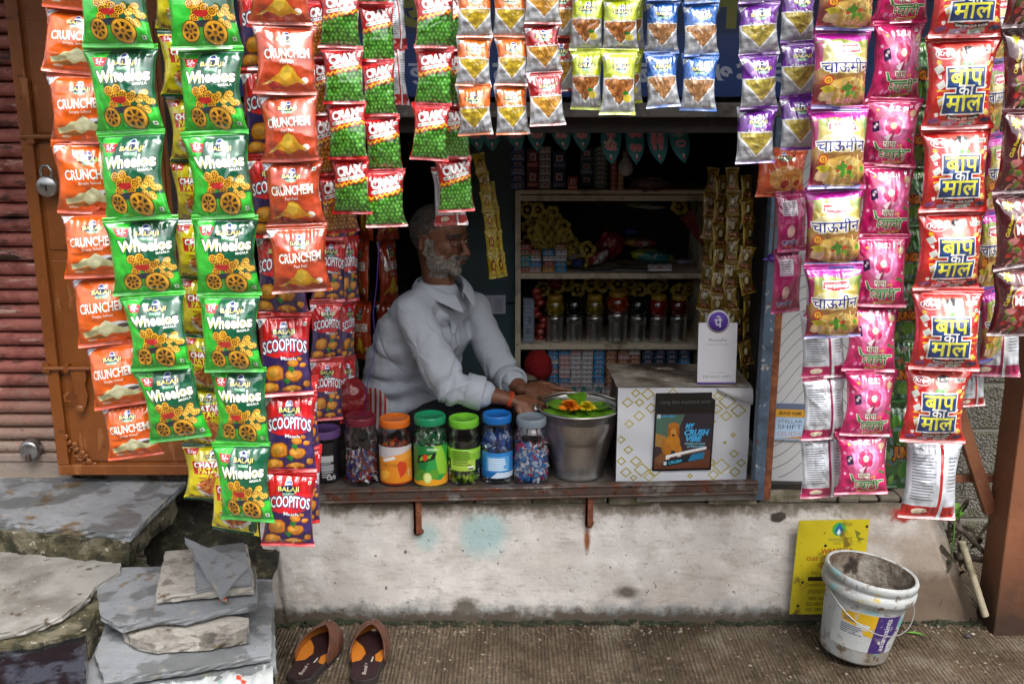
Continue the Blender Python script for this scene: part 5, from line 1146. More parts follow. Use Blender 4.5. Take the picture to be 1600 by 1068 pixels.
# 4 green
t, c, r, hb, rf = jar(674, 647, 764, .08, .053, '#16885a', 'sweet jar with dark green lid and green lime label')
a = Art(2.2, 1.4, '#2a9a44'); a.poly([(0, 1.4), (0, .2), (.9, .5), (1.3, 1.4)], '#1c7a3a'); a.poly([(1.3, 1.4), (1.7, 1.4), (2.2, .5), (2.2, .3), (1.5, .4)], '#8cc63a'); a.poly([(0, 0), (2.2, 0), (2.2, .42), (1.6, .18), (1.0, .28), (.5, .12), (0, .16)], '#e8a02a')
a.poly([(.45, .75), (1.35, .95), (1.45, 1.2), (.55, 1.05)], '#1b1f1a'); a.poly([(.6, .85), (1.15, .98), (1.25, 1.13), (.7, 1.02)], '#7ac03a'); a.blob(.9, 1.0, .12, '#d8401c', 8); a.blob(.75, .38, .28, '#4f8a2a', 12, ry=.2, j=.05); a.blob(1.3, .42, .25, '#5a9a2e', 12, ry=.17, j=.05); a.circ(1.0, .28, .20, '#cfe07a', 12); a.circ(1.0, .28, .14, '#e6eea4', 10); a.lines(1.0, 1.25, 1.6, 1.34, 2, '#d8f0d8')
cyl_print('label', a, (0, 0, 0), rf, -1.4, 1.4, .006, hb * .69, GLOSSP, t)
candies('s', c, r * .93, .1, hb * .86, ['#14683a', '#1f8a4a', '#0e4a2a', '#c8e0cc'], 130, .013, 'green wrapped sweets inside the dark green-lidded jar', 4)
# 5 lime
t, c, r, hb, rf = jar(726, 651, 763, .085, .051, '#6cb52e', 'sweet jar with light lime green lid and pale green label')
a = Art(2.2, 1.0, '#7fb52e'); a.rect(0, 0, .42, .5, '#1f2a1c'); a.rect(1.7, 0, 2.2, .45, '#1c2018'); a.rect(.42, 0, 1.7, .5, '#a5c94a'); a.lines(.55, .25, 1.5, .95, 7, '#4c6a1e'); a.rect(1.3, .05, 1.62, .2, '#f2f2ea'); a.lines(1.31, .06, 1.6, .2, 1, '#222222'); a.circ(.22, .25, .1, '#c8dc4a', 8)
cyl_print('label', a, (0, 0, 0), rf, -1.4, 1.4, hb * .28, hb * .66, GLOSSP, t)
candies('s', c, r * .93, .002, hb * .16, ['#6a9a1e', '#3a5a14', '#a8c83a'], 80, .011, 'few green sweets at the bottom of the lime-lidded jar', 5)
# 6 blue
t, c, r, hb, rf = jar(777, 645, 761, .09, .049, '#1263b0', 'sweet jar with bright blue lid and blue label', tint=(.90, .94, .97))
a = Art(2.0, 1.3, '#2c7fc8'); a.rect(.5, .35, 1.6, 1.1, '#5ba4dc'); a.lines(.6, .4, 1.5, 1.05, 7, '#d8e8f4', frac=.6); a.rect(0, 0, 2, .3, '#1f64ac'); a.poly([(.7, .0), (1.0, .3), (2, .25), (2, 0)], '#c8d8e8')
cyl_print('label', a, (0, 0, 0), rf, -1.4, 1.4, .025, hb * .55, GLOSSP, t)
candies('s', c, r * .93, .1, hb * .80, ['#2a62b8', '#b8cce8', '#1c4a98'], 100, .013, 'blue and white wrapped sweets inside the blue-lidded jar', 6)
# 7 grey
t, c, r, hb, rf = jar(830, 650, 759, .085, .056, '#76828e', 'wide sweet jar with grey lid full of blue and pink sweets', neck=.74)
candies('s', c, r * .98, .004, hb * .60, ['#2f7fd0', '#d8dce6', '#c8326a', '#e8e8f0', '#5a9ad8'], 330, .012, 'blue, pink and white sweets inside the grey-lidded jar', 7)

# steel bucket with betel leaves and marigolds
polished = mat('polished_steel', srgb('#cfcdc9'), rough=.33, metal=1.0, layers=[('noise', 20, .5, .7, srgb('#aeaba6'), 5, (1, 1, .3))], bump=[('noise', 150, .05, (1, 1, .05))])
Bc = PY(905, 640, .15); bx, by = Bc.x, .15; zt = PY(902, 633, .15).z
bk = empty('steel_bucket', (bx, by, .431)); tag(bk, 'tapered shiny steel bucket of water beside the sweet jars', 'bucket')
hh = zt - .431; bm = bmesh.new()
add_lathe(bm, [(0, .012), (.070, .012), (.078, 0), (.082, 0), (.084, .012), (.080, .018), (.126, hh - .008), (.131, hh - .006), (.132, hh), (.128, hh + .001), (.124, hh - .004), (.118, hh - .05), (.080, .03), (0, .03)], 72)
mesh_obj('shell', bm, polished, bk)
bm = bmesh.new(); add_tube(bm, [(-.128, -.02, hh - .01), (-.140, -.02, hh - .004), (-.146, -.01, hh + .0)], .004, 8); add_tube(bm, [(-.146 + .006, -.03, hh - .006), (-.135, .06, hh + .008), (-.05, .128, hh + .004), (.06, .126, hh + .004), (.13, .05, hh + .002)], .0025, 8)
mesh_obj('handle', bm, polished, bk)
water = mat('water', srgb('#4f6a3a'), rough=.08)
bm = bmesh.new(); f = bmesh.ops.create_circle(bm, cap_ends=True, segments=40, radius=.119); o = mesh_obj('water', bm, water, None, loc=(bx, by, .431 + hh - .026)); o['kind'] = 'structure'
betel = mat('betel_leaf', srgb('#578a20'), rough=.3, coat=.3, layers=[('noise', 14, .45, .65, srgb('#74a832')), ('noise', 40, .62, .7, srgb('#3f7a18'))], bump=[('noise', 30, .2)])
R = random.Random(5)
for k, (dx_, dy_, ang, L_, W_, lift, lb) in enumerate([(.02, -.075, .9, .13, .12, .000, 'left front part'), (-.01, -.07, -1.0, .12, .12, .003, 'right front part'), (-.03, -.02, .35, .13, .13, .006, 'left back part'), (.02, -.03, -.5, .135, .13, .009, 'right back part'), (.055, -.075, -.1, .10, .11, .004, 'right rim'), (-.06, -.07, .1, .10, .11, .007, 'left rim')]):
    M = Matrix.Translation((bx + dx_, by + dy_, .431 + hh - .022 + lift)) @ Euler((R.uniform(.0, .09), R.uniform(-.06, .06), ang)).to_matrix().to_4x4()
    def lf(u, v, L_=L_, W_=W_, M=M): 
        w__ = .92 * W_ * math.sin(PI * min(1, v ** .8)) ** .6 * (u - .5); return M @ Vector((w__, .93 * L_ * v, .006 * math.sin(v * 5) + .010 * abs(u - .5) + .003 * math.sin(u * 9)))
    o = mesh_obj('betel_leaf', grid_bm(lf, 8, 10), betel); tag(o, f'flat shiny green leaf over the {lb} of the steel bucket', 'leaf', 'leaves floating in the steel bucket')
M = Matrix.Translation((bx + .005, by + .035, .431 + hh - .008)) @ Euler((.22, .1, .6)).to_matrix().to_4x4(); o = mesh_obj('betel_leaf', leaf_bm(.07, .08, .3, 10, 6, M=M, tip=.6), betel); tag(o, 'pale leaf lifting slightly behind the yellow flower in the bucket', 'leaf', 'leaves floating in the steel bucket')
for px, py, c_, lb, s_ in ((890, 647, '#e8860c', 'orange marigold flower floating in the steel bucket', .046), (917, 640, '#e0cc14', 'yellow marigold flower floating in the steel bucket', .040)):
    P_ = PY(px, py, by - .055); P_.z = .431 + hh - .002; bm = bmesh.new(); R = random.Random(px)
    for ring, (n_, rr_, z_, tl) in enumerate(((18, .9, 0, .35), (16, .8, .2, .75), (13, .68, .3, 1.05), (9, .6, .35, 1.3), (5, .55, .4, 1.5))):
        for k in range(n_):
            M = Matrix.Translation(P_ + Vector((0, 0, s_ * z_ * .6))) @ Euler((0, 0, 2 * PI * k / n_ + ring)).to_matrix().to_4x4() @ Euler((tl, R.uniform(-.3, .3), 0)).to_matrix().to_4x4(); leaf_bm(s_ * rr_, s_ * .42, .5, 4, 3, bm=bm, M=M, tip=.5)
    o = mesh_obj('marigold', bm, mat('petal' + c_, srgb(c_), rough=.6, layers=[('noise', 80, .5, .7, tuple(q * .6 for q in srgb(c_)))])); tag(o, lb, 'flower')

# display box with the gold squares
bx0, bx1, by0, by1, bz1 = .325, .733, .075, .345, .738
r = empty('display_box', (bx0, by0, .431)); tag(r, 'white display box with gold squares and scorched top', 'box')
a = Art(1.34, 1, '#cfd2d9')
R = random.Random(21)
def sq(x, y, s_, w_, c_):
    for sg, q in ((1, s_), (0, s_ - w_)): pass
    P4 = [(x + s_ * 1.1, y), (x, y + s_), (x - s_ * 1.1, y), (x, y - s_)]; Q4 = [(x + (s_ - w_) * 1.1, y), (x, y + s_ - w_), (x - (s_ - w_) * 1.1, y), (x, y - s_ + w_)]
    for i in range(4): a.poly([P4[i], P4[(i + 1) % 4], Q4[(i + 1) % 4], Q4[i]], c_)
for x, y, s_ in [(.18, .94, .05), (.10, .84, .06), (.22, .84, .05), (.3, .93, .07), (.34, .78, .06), (.22, .70, .06), (.12, .62, .05), (.04, .45, .05), (.12, .34, .05), (.05, .22, .05), (.2, .22, .06), (.1, .10, .06), (.26, .13, .08), (.4, .12, .07), (.34, .05, .06), (.18, .04, .04), (1.1, .86, .09), (1.22, .76, .08), (1.1, .7, .06), (1.0, .78, .06), (1.0, .92, .05), (1.25, .9, .05), (.96, .64, .04), (1.18, .5, .03), (1.1, .42, .02), (1.2, .3, .05), (1.08, .16, .09), (1.22, .1, .06), (.96, .2, .06), (1.0, .07, .06), (1.28, .2, .05), (.55, .95, .05), (.76, .06, .03)]:
    sq(x, y, s_ * .95, .018, '#a99c3a' if R.random() < .7 else '#b9ac5c')
flat_print('front_paper', a, (bx0, by0, .433), (bx1 - bx0, 0, .0), (.0, 0, bz1 - .433), PAPER, r, nu=10, nv=8, warp=lambda u, v: .003 * np.sin(u * 7) * np.sin(v * 5) + .0025 * np.sin(v * 13 + u * 3), thick=.002)
for o in r.children: o.location = -Vector(r.location)
top = mat('scorched_top', srgb('#8a8276'), rough=.6, layers=[('noise', 5, .40, .56, srgb('#352a22')), ('noise', 12, .55, .68, srgb('#b8b2a8')), ('noise', 30, .62, .7, srgb('#4a3a2c'))], bump=[('noise', 14, .3)])
bm = bmesh.new(); add_box(bm, 0.006, .014, 0, bx1 - bx0 - .001, by1 - by0, bz1 - .4335); 
def topf(u, v): return Vector((-.004 + (bx1 - bx0 + .006) * u - .010 * v * (1 - u), -.004 + (by1 - by0) * v, bz1 - .431 + .003 + .004 * noise.noise(Vector((u * 5, v * 5, 2)))))
mesh_obj('carton', bm, mat('rusty_side', srgb('#54453c'), rough=.7, layers=[('noise', 12, .5, .62, srgb('#3a2c26'))]), r)
mesh_obj('top_sheet', grid_bm(topf, 20, 14), top, r)
bm = bmesh.new(); leaf = grid_bm(lambda u, v: Vector((.30 + .11 * u, -.006 - .014 * math.sin(v * 2.4) * (.5 + .5 * u), bz1 - .431 - .05 * v * (u ** .7))), 8, 6); mesh_obj('torn_flap', leaf, mat('white_paper', srgb('#b4b4b8'), rough=.6), r)
# poster
a = Art(1, 1.22, '#0c0c0f')
a.rect(.025, .025, .975, .90, '#3c2b30')
a.poly([(.03, .88), (.03, .45), (.4, .6), (.5, .88)], '#4a6a5c'); a.rect(.5, .5, .97, .9, '#2a2733'); a.poly([(.03, .03), (.97, .03), (.97, .32), (.6, .30), (.03, .2)], '#6a3f2c'); a.poly([(.03, .2), (.3, .4), (.3, .2), (.1, .1)], '#7a5030'); a.poly([(.03, .6), (.2, .55), (.25, .35), (.03, .4)], '#a37a3c')
a.text('तंबाखू सेवन कर्करोगाचे कारण', .5, 1.07, .84, .075, '#5a5a60', off=.0)
a.rect(.04, .83, .10, .89, '#b8c8d0'); a.text('CRUSH', .22, .86, .22, .035, '#2f9ad0', off=.03)
for x, y, rx, ry, c_ in ((.33, .62, .11, .12, '#9a5a1c'), (.33, .60, .055, .075, '#c98a3c'), (.33, .45, .13, .13, '#c07a1c'), (.25, .33, .06, .11, '#b06c18'), (.43, .32, .06, .10, '#b87420'), (.25, .20, .035, .035, '#e0d0c0'), (.45, .22, .035, .03, '#e0d0c0'), (.33, .71, .10, .05, '#b06a20'), (.17, .40, .03, .12, '#a86818'), (.33, .56, .025, .02, '#3a2010')): a.blob(x, y, rx, c_, 12, ry=ry, j=.08, seed=int(x * 99))
a.text('MY', .60, .70, .14, .075, '#3fb0ea', off=.05, shear=.25); a.text('CRUSH', .72, .60, .40, .085, '#3fb0ea', off=.05, shear=.25); a.text('VIBE', .68, .50, .26, .08, '#3fb0ea', off=.05, shear=.25)
a.text('POWER-UP YOUR', .70, .42, .34, .03, '#7ad0e8', off=.02, shear=.25); a.text('ATTRACTION', .72, .375, .30, .03, '#7ad0e8', off=.02, shear=.25)
a.poly([(.16, .06), (.84, .17), (.88, .30), (.2, .17)], '#10242c'); a.poly([(.6, .14), (.86, .18), (.88, .29), (.66, .25)], '#1f7aa8'); a.text('CRUSH', .38, .14, .22, .045, '#49c0ea', off=.03, rot=.15); a.poly([(.22, .20), (.9, .33), (.9, .375), (.22, .245)], '#e6e8ea'); a.rect(.19, .09, .24, .15, '#c8d0d4')
A = PY(1018, 735, by0 - .003); B = PY(1118, 614, by0 - .003)
o = flat_print('poster', a, (A.x + .001, by0 - .005, A.z), (B.x - A.x - .004, 0, .004), (.004, 0, B.z - A.z), GLOSSP, None, nu=8, nv=8, warp=lambda u, v: .0015 * np.sin(u * 6 + v * 4), thick=.001); tag(o, 'dark glossy advertising poster with a figure and blue lettering on the box front', 'poster')
# payment stand
st = empty('payment_stand', PY(1119, 604, .10)); st.location.z = bz1 + .006; st.rotation_euler = (-.10, 0, 0)
tag(st, 'white payment card stand with round purple symbol on the display box', 'payment stand')
k_ = (PY(1150, 600, .1) - PY(1090, 600, .1)).length; hs_ = .235
a = Art(1, 1.9, '#d4d4dc')
a.rect(0, 0, 1, .04, '#5b3a9a')
a.text('PhonePe', .5, 1.36, .46, .09, '#55506a', off=.0)
a.lines(.2, 1.22, .8, 1.25, 1, '#8a8a94', frac=.5, ragged=0); a.lines(.3, .34, .7, .36, 1, '#8a8a94', ragged=0); a.text('EBHAAZ LIPPI', .5, .22, .72, .08, '#5a5a62', off=-.01, shear=.2)
def stp(name, fn, mat_): pass
me = art_mesh('card', a, lambda u, v: np.stack([(u - .5) * k_, np.zeros_like(u) - .0015, v * hs_ * .80], 1), [PAPER], a.build(6, 8), lambda u, v: np.stack([(u - .5) * k_, np.zeros_like(u) + .0015, v * hs_ * .80], 1), srgb('#c4c4cc'), nb=(2, 2))
o = bpy.data.objects.new('card', me); link(o, st)
cz = hs_ * .80 + .004; Rm = Matrix.Rotation(PI / 2, 4, 'X')
bm = bmesh.new(); add_lathe(bm, [(0, .0022), (k_ * .30, .0022), (k_ * .30, -.002), (0, -.002)], 40, Matrix.Translation((0, 0, cz)) @ Rm); mesh_obj('round_tab', bm, mat('tab_white', srgb('#c4c4cc'), rough=.5), st)
bm = bmesh.new(); add_lathe(bm, [(0, .0032), (k_ * .25, .0032), (k_ * .25, .0021)], 40, Matrix.Translation((0, 0, cz)) @ Rm); mesh_obj('symbol_disc', bm, mat('symbol_purple', srgb('#5a3aa0'), rough=.4), st)
V, T = text_tris('पे', .02); mn, mxx = V.min(0), V.max(0); sz = mxx - mn; bm = bmesh.new(); q = k_ * .30 / sz[1]
vs = [bm.verts.new(((v[0] - (mn[0] + mxx[0]) / 2) * q, -.0042, (v[1] - (mn[1] + mxx[1]) / 2) * q + cz)) for v in V]
for t_ in T:
    try: bm.faces.new([vs[i] for i in t_])
    except ValueError: pass
mesh_obj('symbol', bm, mat('tab_white'), st)
bm = bmesh.new(); add_box(bm, -k_ / 2, -.002, -.008, k_ / 2, .03, -.002); mesh_obj('foot', bm, mat('symbol_purple'), st)

# ================================================================ inside: shelf
cream = mat('cream_paint', srgb('#d8ccb4'), rough=.6, layers=[('noise', 8, .5, .66, srgb('#8a7c66')), ('noise', 40, .64, .7, srgb('#5a4c3c'))], bump=[('noise', 20, .2)])
SX0, SX1, SYF, SYB = .012, .745, .98, 1.33
sh = empty('shelf_unit', (SX0, SYF, .432)); tag(sh, 'cream painted wooden shelf unit at the back of the kiosk', 'shelf')
def SB(nm, x0, z0, x1, z1, y0=SYF, y1=SYB, m=cream): return mesh_obj(nm, box_bm(x0 - SX0, y0 - SYF, z0 - .432, x1 - SX0, y1 - SYF, z1 - .432), m, sh, bevel=.002)
SB('side_panel', SX0, .432, SX0 + .022, 1.24); SB('side_panel', SX1, .432, SX1 + .02, 1.24)
for z_, tp in ((1.214, 0), (.912, 0), (.628, 0)): SB('shelf_board', SX0 + .0225, z_, SX1 - .0005, z_ + .022)
SB('top_board', SX0, 1.2405, SX1 + .02, 1.256)
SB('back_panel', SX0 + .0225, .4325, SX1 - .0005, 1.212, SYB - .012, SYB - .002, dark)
Z1, Z2, Z3, ZT = .651, .935, .4325, 1.2575
def PS(px, y=1.02, py=500): return PY(px, py, y).x
tinm = mat('tin_steel', srgb('#e0e0de'), rough=.30, metal=1.0, bump=[('noise', 50, .03, (1, 1, .1))])
TG, JG = 'steel tins in a row on the middle shelf', 'round food jars standing on the steel tins'
cols = ['#a08a1c', '#14120e', '#86761e', '#a8401c', '#0e2a1c', '#9c1c24', '#6a2418']; nm = ['olive yellow', 'black', 'mustard brown', 'orange red', 'dark green', 'crimson', 'reddish brown']
for k, px in enumerate((867, 897, 929, 965, 997, 1028, 1060)):
    big = px == 965; r_ = .040 if big else .033; h_ = .118 if big else .104; x = PS(px, 1.03); bm = bmesh.new()
    prof = [(0, 0), (r_, 0), (r_, .012), (r_ * .985, .014)]
    for q in range(5): z_ = .03 + q * .006; prof += [(r_ * .985, z_), (r_ * 1.0, z_ + .003)]
    prof += [(r_ * .985, h_ * .72), (r_ * .985, h_ * .74), (r_ * 1.02, h_ * .75), (r_ * 1.02, h_ - .006), (r_ * .97, h_), (0, h_)]
    add_lathe(bm, prof, 32); o = mesh_obj('steel_tin', bm, tinm, loc=(x, 1.03, Z1))
    tag(o, f"{'wide ' if big else ''}ribbed steel tin carrying the {nm[k]} jar", 'tin', TG)
    bm = bmesh.new(); R_ = r_ * 1.22
    add_lathe(bm, [(0, 0), (R_ * .62, 0), (R_ * .92, .012), (R_, .032), (R_ * .95, .052), (R_ * .72, .066)], 28)
    j = mesh_obj('food_jar', bm, mat('jar' + cols[k], srgb(cols[k]), rough=.15, coat=1, layers=[('voronoi', 60, .2, .6, tuple(q * .35 for q in srgb(cols[k])))]), loc=(x, 1.03, Z1 + h_ + .0005)); tag(j, f'round {nm[k]} jar standing on a ribbed steel tin', 'jar', JG)
    if k not in (1, 4):
        bm = bmesh.new(); add_lathe(bm, [(R_ * .72, .064), (R_ * .74, .066), (R_ * .74, .082), (R_ * .66, .084), (0, .084)], 24); mesh_obj('lid', bm, mat('mustard_lid', srgb('#9a7a1c'), rough=.4), j)
    else:
        bm = bmesh.new(); add_lathe(bm, [(R_ * .72, .064), (R_ * .5, .075), (0, .078)], 24); mesh_obj('lid', bm, mat('dark_lid', srgb('#14140f'), rough=.3), j)
# twisted yellow rolls: big heap on the upper shelf, loose row above the jars
rollm = mat('yellow_roll', srgb('#c4b052'), rough=.7, layers=[('noise', 30, .45, .62, srgb('#9c8834')), ('noise', 60, .6, .7, srgb('#b8a85a'))], bump=[('noise', 60, .4)])
def roll_mesh():
    bm = bmesh.new(); n = 26
    add_tube(bm, [(.026 * math.cos(2 * PI * i / n) * (1 + .1 * math.sin(i * 1.7)), .006 * math.sin(i * 1.1), .026 * math.sin(2 * PI * i / n)) for i in range(n + 1)], [.0088 + .0018 * math.sin(i * 1.3) for i in range(n + 1)], 8)
    add_ball(bm, (0, .004, 0), .010, 8, 5, (1, .5, 1), jit=.2); return mesh_obj('yellow_roll', bm, rollm)
r0 = roll_mesh(); first = True; R = random.Random(4)
spots = []
for j in range(7):
    for i in range(6):
        px = 826 + i * 17 + (8 if j % 2 else 0) + R.uniform(-3, 3); py = 330 + j * 12.5 + R.uniform(-3, 3)
        if px > 870 + j * 10: continue
        if py > 388 and px < 885 and j == 6: pass
        spots.append((px, py, 1.06 + R.uniform(-.02, .04), f'yellow twisted roll, {ORD[i]} from the left in row {ORD[j]} of the shelf heap'))
for i in range(13): spots.append((848 + 19 * i + R.uniform(-5, 5), 448 + R.uniform(-6, 6), 1.17 + R.uniform(-.03, .03), f'loose yellow twisted roll behind the round jars, {(ORD + ["eleventh", "twelfth", "thirteenth"])[i]} from the left'))
spots += [(1062, 322, 1.1, 'loose')]
for px, py, y_, w_ in spots:
    o = r0 if first else r0.copy(); 
    if not first: link(o)
    first = False; P_ = PY(px, py, y_); o.location = P_; o.rotation_euler = (R.uniform(-.45, .45), R.uniform(0, 6), R.uniform(-.5, .5)); s_ = R.uniform(.85, 1.1); o.scale = (s_, s_, s_)
    if w_ == 'loose': tag(o, 'single yellow twisted roll at the right end of the upper shelf', 'snack roll')
    else: tag(o, w_, 'snack roll', 'yellow rolls behind the jars' if 'loose' in w_ else 'yellow rolls heaped on the upper shelf')
# small packs in stacks
def pack(col, w_, h_, d_, art=True):
    key = ('pack', col, w_, h_)
    if key in PK: return PK[key]
    a = Art(w_ / h_, 1, col); W = w_ / h_; lt = tuple(min(1, q * 2.2 + .12) for q in srgb(col))
    a.rect(W * .06, .12, W * .94, .30, lt); a.rect(W * .25, .42, W * .75, .80, tuple(min(1, q * .5 + .35) for q in srgb(col))); a.rect(W * .38, .5, W * .62, .7, '#9c2426'); a.rect(0, .93, W, 1, tuple(q * .6 for q in srgb(col)))
    def fr(u, v): return np.stack([(u - .5) * w_, np.full_like(u, -d_ / 2), v * h_], 1)
    me = art_mesh('small_pack', a, fr, [PAPER], a.build(2, 2))
    bm = bmesh.new(); bm.from_mesh(me); n0 = len(bm.faces); cl = bm.loops.layers.float_color.get('Col'); 
    vs = add_box(bm, -w_ / 2, -d_ / 2 + .0003, 0.0002, w_ / 2, d_ / 2, h_ - .0002); bm.faces.ensure_lookup_table()
    for f in bm.faces[n0:]:
        for l in f.loops: l[cl] = tuple(srgb(col)) + (1,)
    me2 = bpy.data.meshes.new('small_pack'); bm.to_mesh(me2); bm.free(); me2.materials.append(PAPER); PK[key] = me2; return me2
R = random.Random(9)
CG = 'small packs stacked under the lowest shelf'
cn = {'#2f78a8': 'blue', '#a8888a': 'pinkish', '#a8a8ac': 'white', '#8a5a3a': 'tan', '#16304e': 'navy', '#8a3a2a': 'brick red', '#3a8a8a': 'teal', '#a87a2a': 'amber', '#31589a': 'royal blue'}
yb = 1.0
for ci, (px, col, n_) in enumerate([(864, '#2f78a8', 9), (882.5, '#a8888a', 9), (900, '#a8a8ac', 9), (918, '#a8a8ac', 9), (936, '#2f78a8', 9), (955, '#8a5a3a', 9), (974, '#8a5a3a', 9), (992, '#8a5a3a', 9), (1012, '#16304e', 9), (1031, '#16304e', 9), (1050, '#16304e', 9), (1069, '#16304e', 9)]):
    x = PY(px, 580, yb).x
    for k in range(n_):
        c_ = col if R.random() < .85 else R.choice(['#a8a8ac', '#2f78a8', '#a8888a'])
        o = bpy.data.objects.new('small_pack', pack(c_, .044, .0185, .07)); link(o); o.location = (x + R.uniform(-.001, .001), yb + .045, Z3 + .0195 * k + .012); o.rotation_euler = (0, 0, R.uniform(-.04, .04))
        tag(o, f'{cn[c_]} small pack, row {ORD[k]} up in the {(ORD + ["eleventh", "twelfth"])[ci]} column under the shelves', 'pack', CG)
# front row of upright packs below
for k in range(15):
    x = PY(882 + 7.5 * k, 612, .93).x; c_ = ['#a8a8ac', '#a8a8ac', '#3a8a8a', '#a87a2a'][R.randrange(4)]; o = bpy.data.objects.new('upright_pack', pack(c_, .0145, .055, .03)); link(o); o.location = (x, .93, Z3 + .0); o.rotation_euler = (0, 0, R.uniform(-.1, .1))
    tag(o, f'{cn[c_]} slim upright pack, {(ORD + ["eleventh", "twelfth", "thirteenth", "fourteenth", "fifteenth"])[k]} from the left in the front row below the shelves', 'pack', 'slim upright packs in a row')
# left end of the upper shelf
for col_, (px, lst) in enumerate([(821, ['#8a3a2a', '#3a8a8a', '#3a8a8a', '#8a5a3a', '#8a3a2a']), (836, ['#a8888a', '#2f78a8', '#a8a8ac', '#8a5a3a']), (857, ['#a87a2a', '#8a3a2a', '#a8a8ac', '#2f78a8']), (876, ['#2f78a8', '#2f78a8', '#a8a8ac', '#a8a8ac', '#8a5a3a'])]):
    for k, c_ in enumerate(lst):
        o = bpy.data.objects.new('small_pack', pack(c_, .046, .021, .07)); link(o); o.location = (PY(px, 400, 1.02).x, 1.04, Z2 + .022 * k); o.rotation_euler = (0, 0, R.uniform(-.05, .05))
        tag(o, f"{cn[c_]} small pack, {ORD[k]} up in column {['one', 'two', 'three', 'four'][col_]} at the upper shelf's left end", 'pack', 'small packs at the left end of the upper shelf')
# crumpled bags on the upper shelf
def lump(c, rx, ry, rz, m, amp=.25, seed=0, freq=3.0, name='bag', label='', cat='bag', tilt=(0, 0, 0), sub=4):
    bm = bmesh.new(); bmesh.ops.create_icosphere(bm, subdivisions=sub, radius=1); o_ = Vector((seed * 3.1, seed, 0))
    for v in bm.verts:
        n_ = noise.noise(v.co * freq + o_) + .5 * noise.noise(v.co * freq * 2.3 + o_); k = 1 + amp * n_; v.co = Vector((v.co.x * rx * k, v.co.y * ry * k, v.co.z * rz * k))
    for f in bm.faces: f.smooth = True
    o = mesh_obj(name, bm, m, loc=c, rot=tilt); tag(o, label, cat); return o
fm = lambda n, c, l=(): mat(n, srgb(c), rough=.3, coat=.6, layers=list(l), bump=[('noise', 25, .5, (1, 1, 1), .02)])
lump(PY(954, 382, 1.1), .052, .035, .052, fm('red_bag', '#7c1418'), .3, 1, label='crumpled dark red snack bag in the middle of the upper shelf')
lump(PY(936, 402, 1.04), .045, .03, .022, fm('redwhite_bag', '#8a1c20', [('noise', 20, .52, .56, srgb('#b0b0b4'))]), .3, 2, tilt=(0, -.5, 0), label='red and white torn wrapper in front of the red bag')
lump(PY(903, 411, 1.03), .024, .03, .018, fm('blue_bag', '#16307c'), .3, 3, label='small blue crumpled wrapper beside the small packs')
lump(PY(897, 400, 1.08), .03, .02, .016, fm('paper_scrap', '#8a8690'), .3, 13, label='pale crumpled paper behind the blue wrapper')
lump(PY(1000, 379, 1.09), .062, .04, .017, fm('yellowred_bag', '#a88a2a', [('noise', 12, .5, .53, srgb('#8c1c1c')), ('noise', 9, .60, .62, srgb('#a8a8a0'))]), .2, 4, tilt=(0, .05, .1), label='yellow and red flat snack packet lying on the pile')
lump(PY(1018, 400, 1.05), .085, .05, .026, fm('yellowteal_bag', '#8c9a1e', [('noise', 6, .5, .52, srgb('#1c6a6c')), ('noise', 9, .62, .64, srgb('#a0a8a0'))]), .16, 5, tilt=(0, .1, 0), label='puffed yellow and teal packet lying on the upper shelf')
lump(PY(986, 362, 1.15), .035, .03, .014, fm('blue_bag', '#16307c'), .3, 6, label='blue crumpled packet at the back of the upper shelf')
lump(PY(1070, 408, 1.06), .04, .03, .010, fm('lilac_bag', '#77708c'), .3, 7, label='lilac flat wrapper at the right end of the upper shelf')
lump(PY(1010, 322, 1.14), .07, .03, .009, fm('greenwhite_bag', '#8f9a6a', [('noise', 14, .5, .54, srgb('#a8a8a4'))]), .3, 8, tilt=(0, .08, 0), label='green and white wrapper lying high on the upper shelf pile')
for k, (px, py, w_) in enumerate([(940, 417, .16), (1000, 418, .2)]):
    P_ = PY(px, py, 1.03); o = mesh_obj('paper_scrap', box_bm(-w_ / 2, -.03, 0, w_ / 2, .03, .003), fm('paper_scrap', '#8a8690'), loc=(P_.x, 1.03, Z2 + .001 + .004 * k), rot=(0, 0, .2 - .3 * k)); tag(o, ['flat pale paper sheet under the red and white wrapper', 'flat pale paper sheet under the yellow and teal packet'][k], 'paper')
A = PY(1031, 409, 1.0); o = bpy.data.objects.new('small_carton', pack('#a8a8ac', .092, .026, .03)); link(o); o.location = (A.x, 1.0, Z2 + .006); tag(o, 'white narrow carton lying in front of the yellow and teal packet', 'carton')
bm = bmesh.new(); A, B, C_ = PY(1064, 342, 1.0), PY(1083, 326, 1.0), PY(1099, 386, 1.0)
fr_ = [bm.verts.new(p) for p in (A, B, C_)]; bk_ = [bm.verts.new(p + Vector((0, .03, 0))) for p in (A, B, C_)]
bm.faces.new(fr_); bm.faces.new(bk_[::-1])
for i in range(3): bm.faces.new((fr_[i], bk_[i], bk_[(i + 1) % 3], fr_[(i + 1) % 3]))
bmesh.ops.recalc_face_normals(bm, faces=bm.faces)
o = mesh_obj('triangular_bag', bm, fm('tri_red', '#7a1c1a', [('noise', 9, .56, .58, srgb('#a89c94'))])); tag(o, 'red triangular bag stuck upright at the right of the shelf', 'bag')
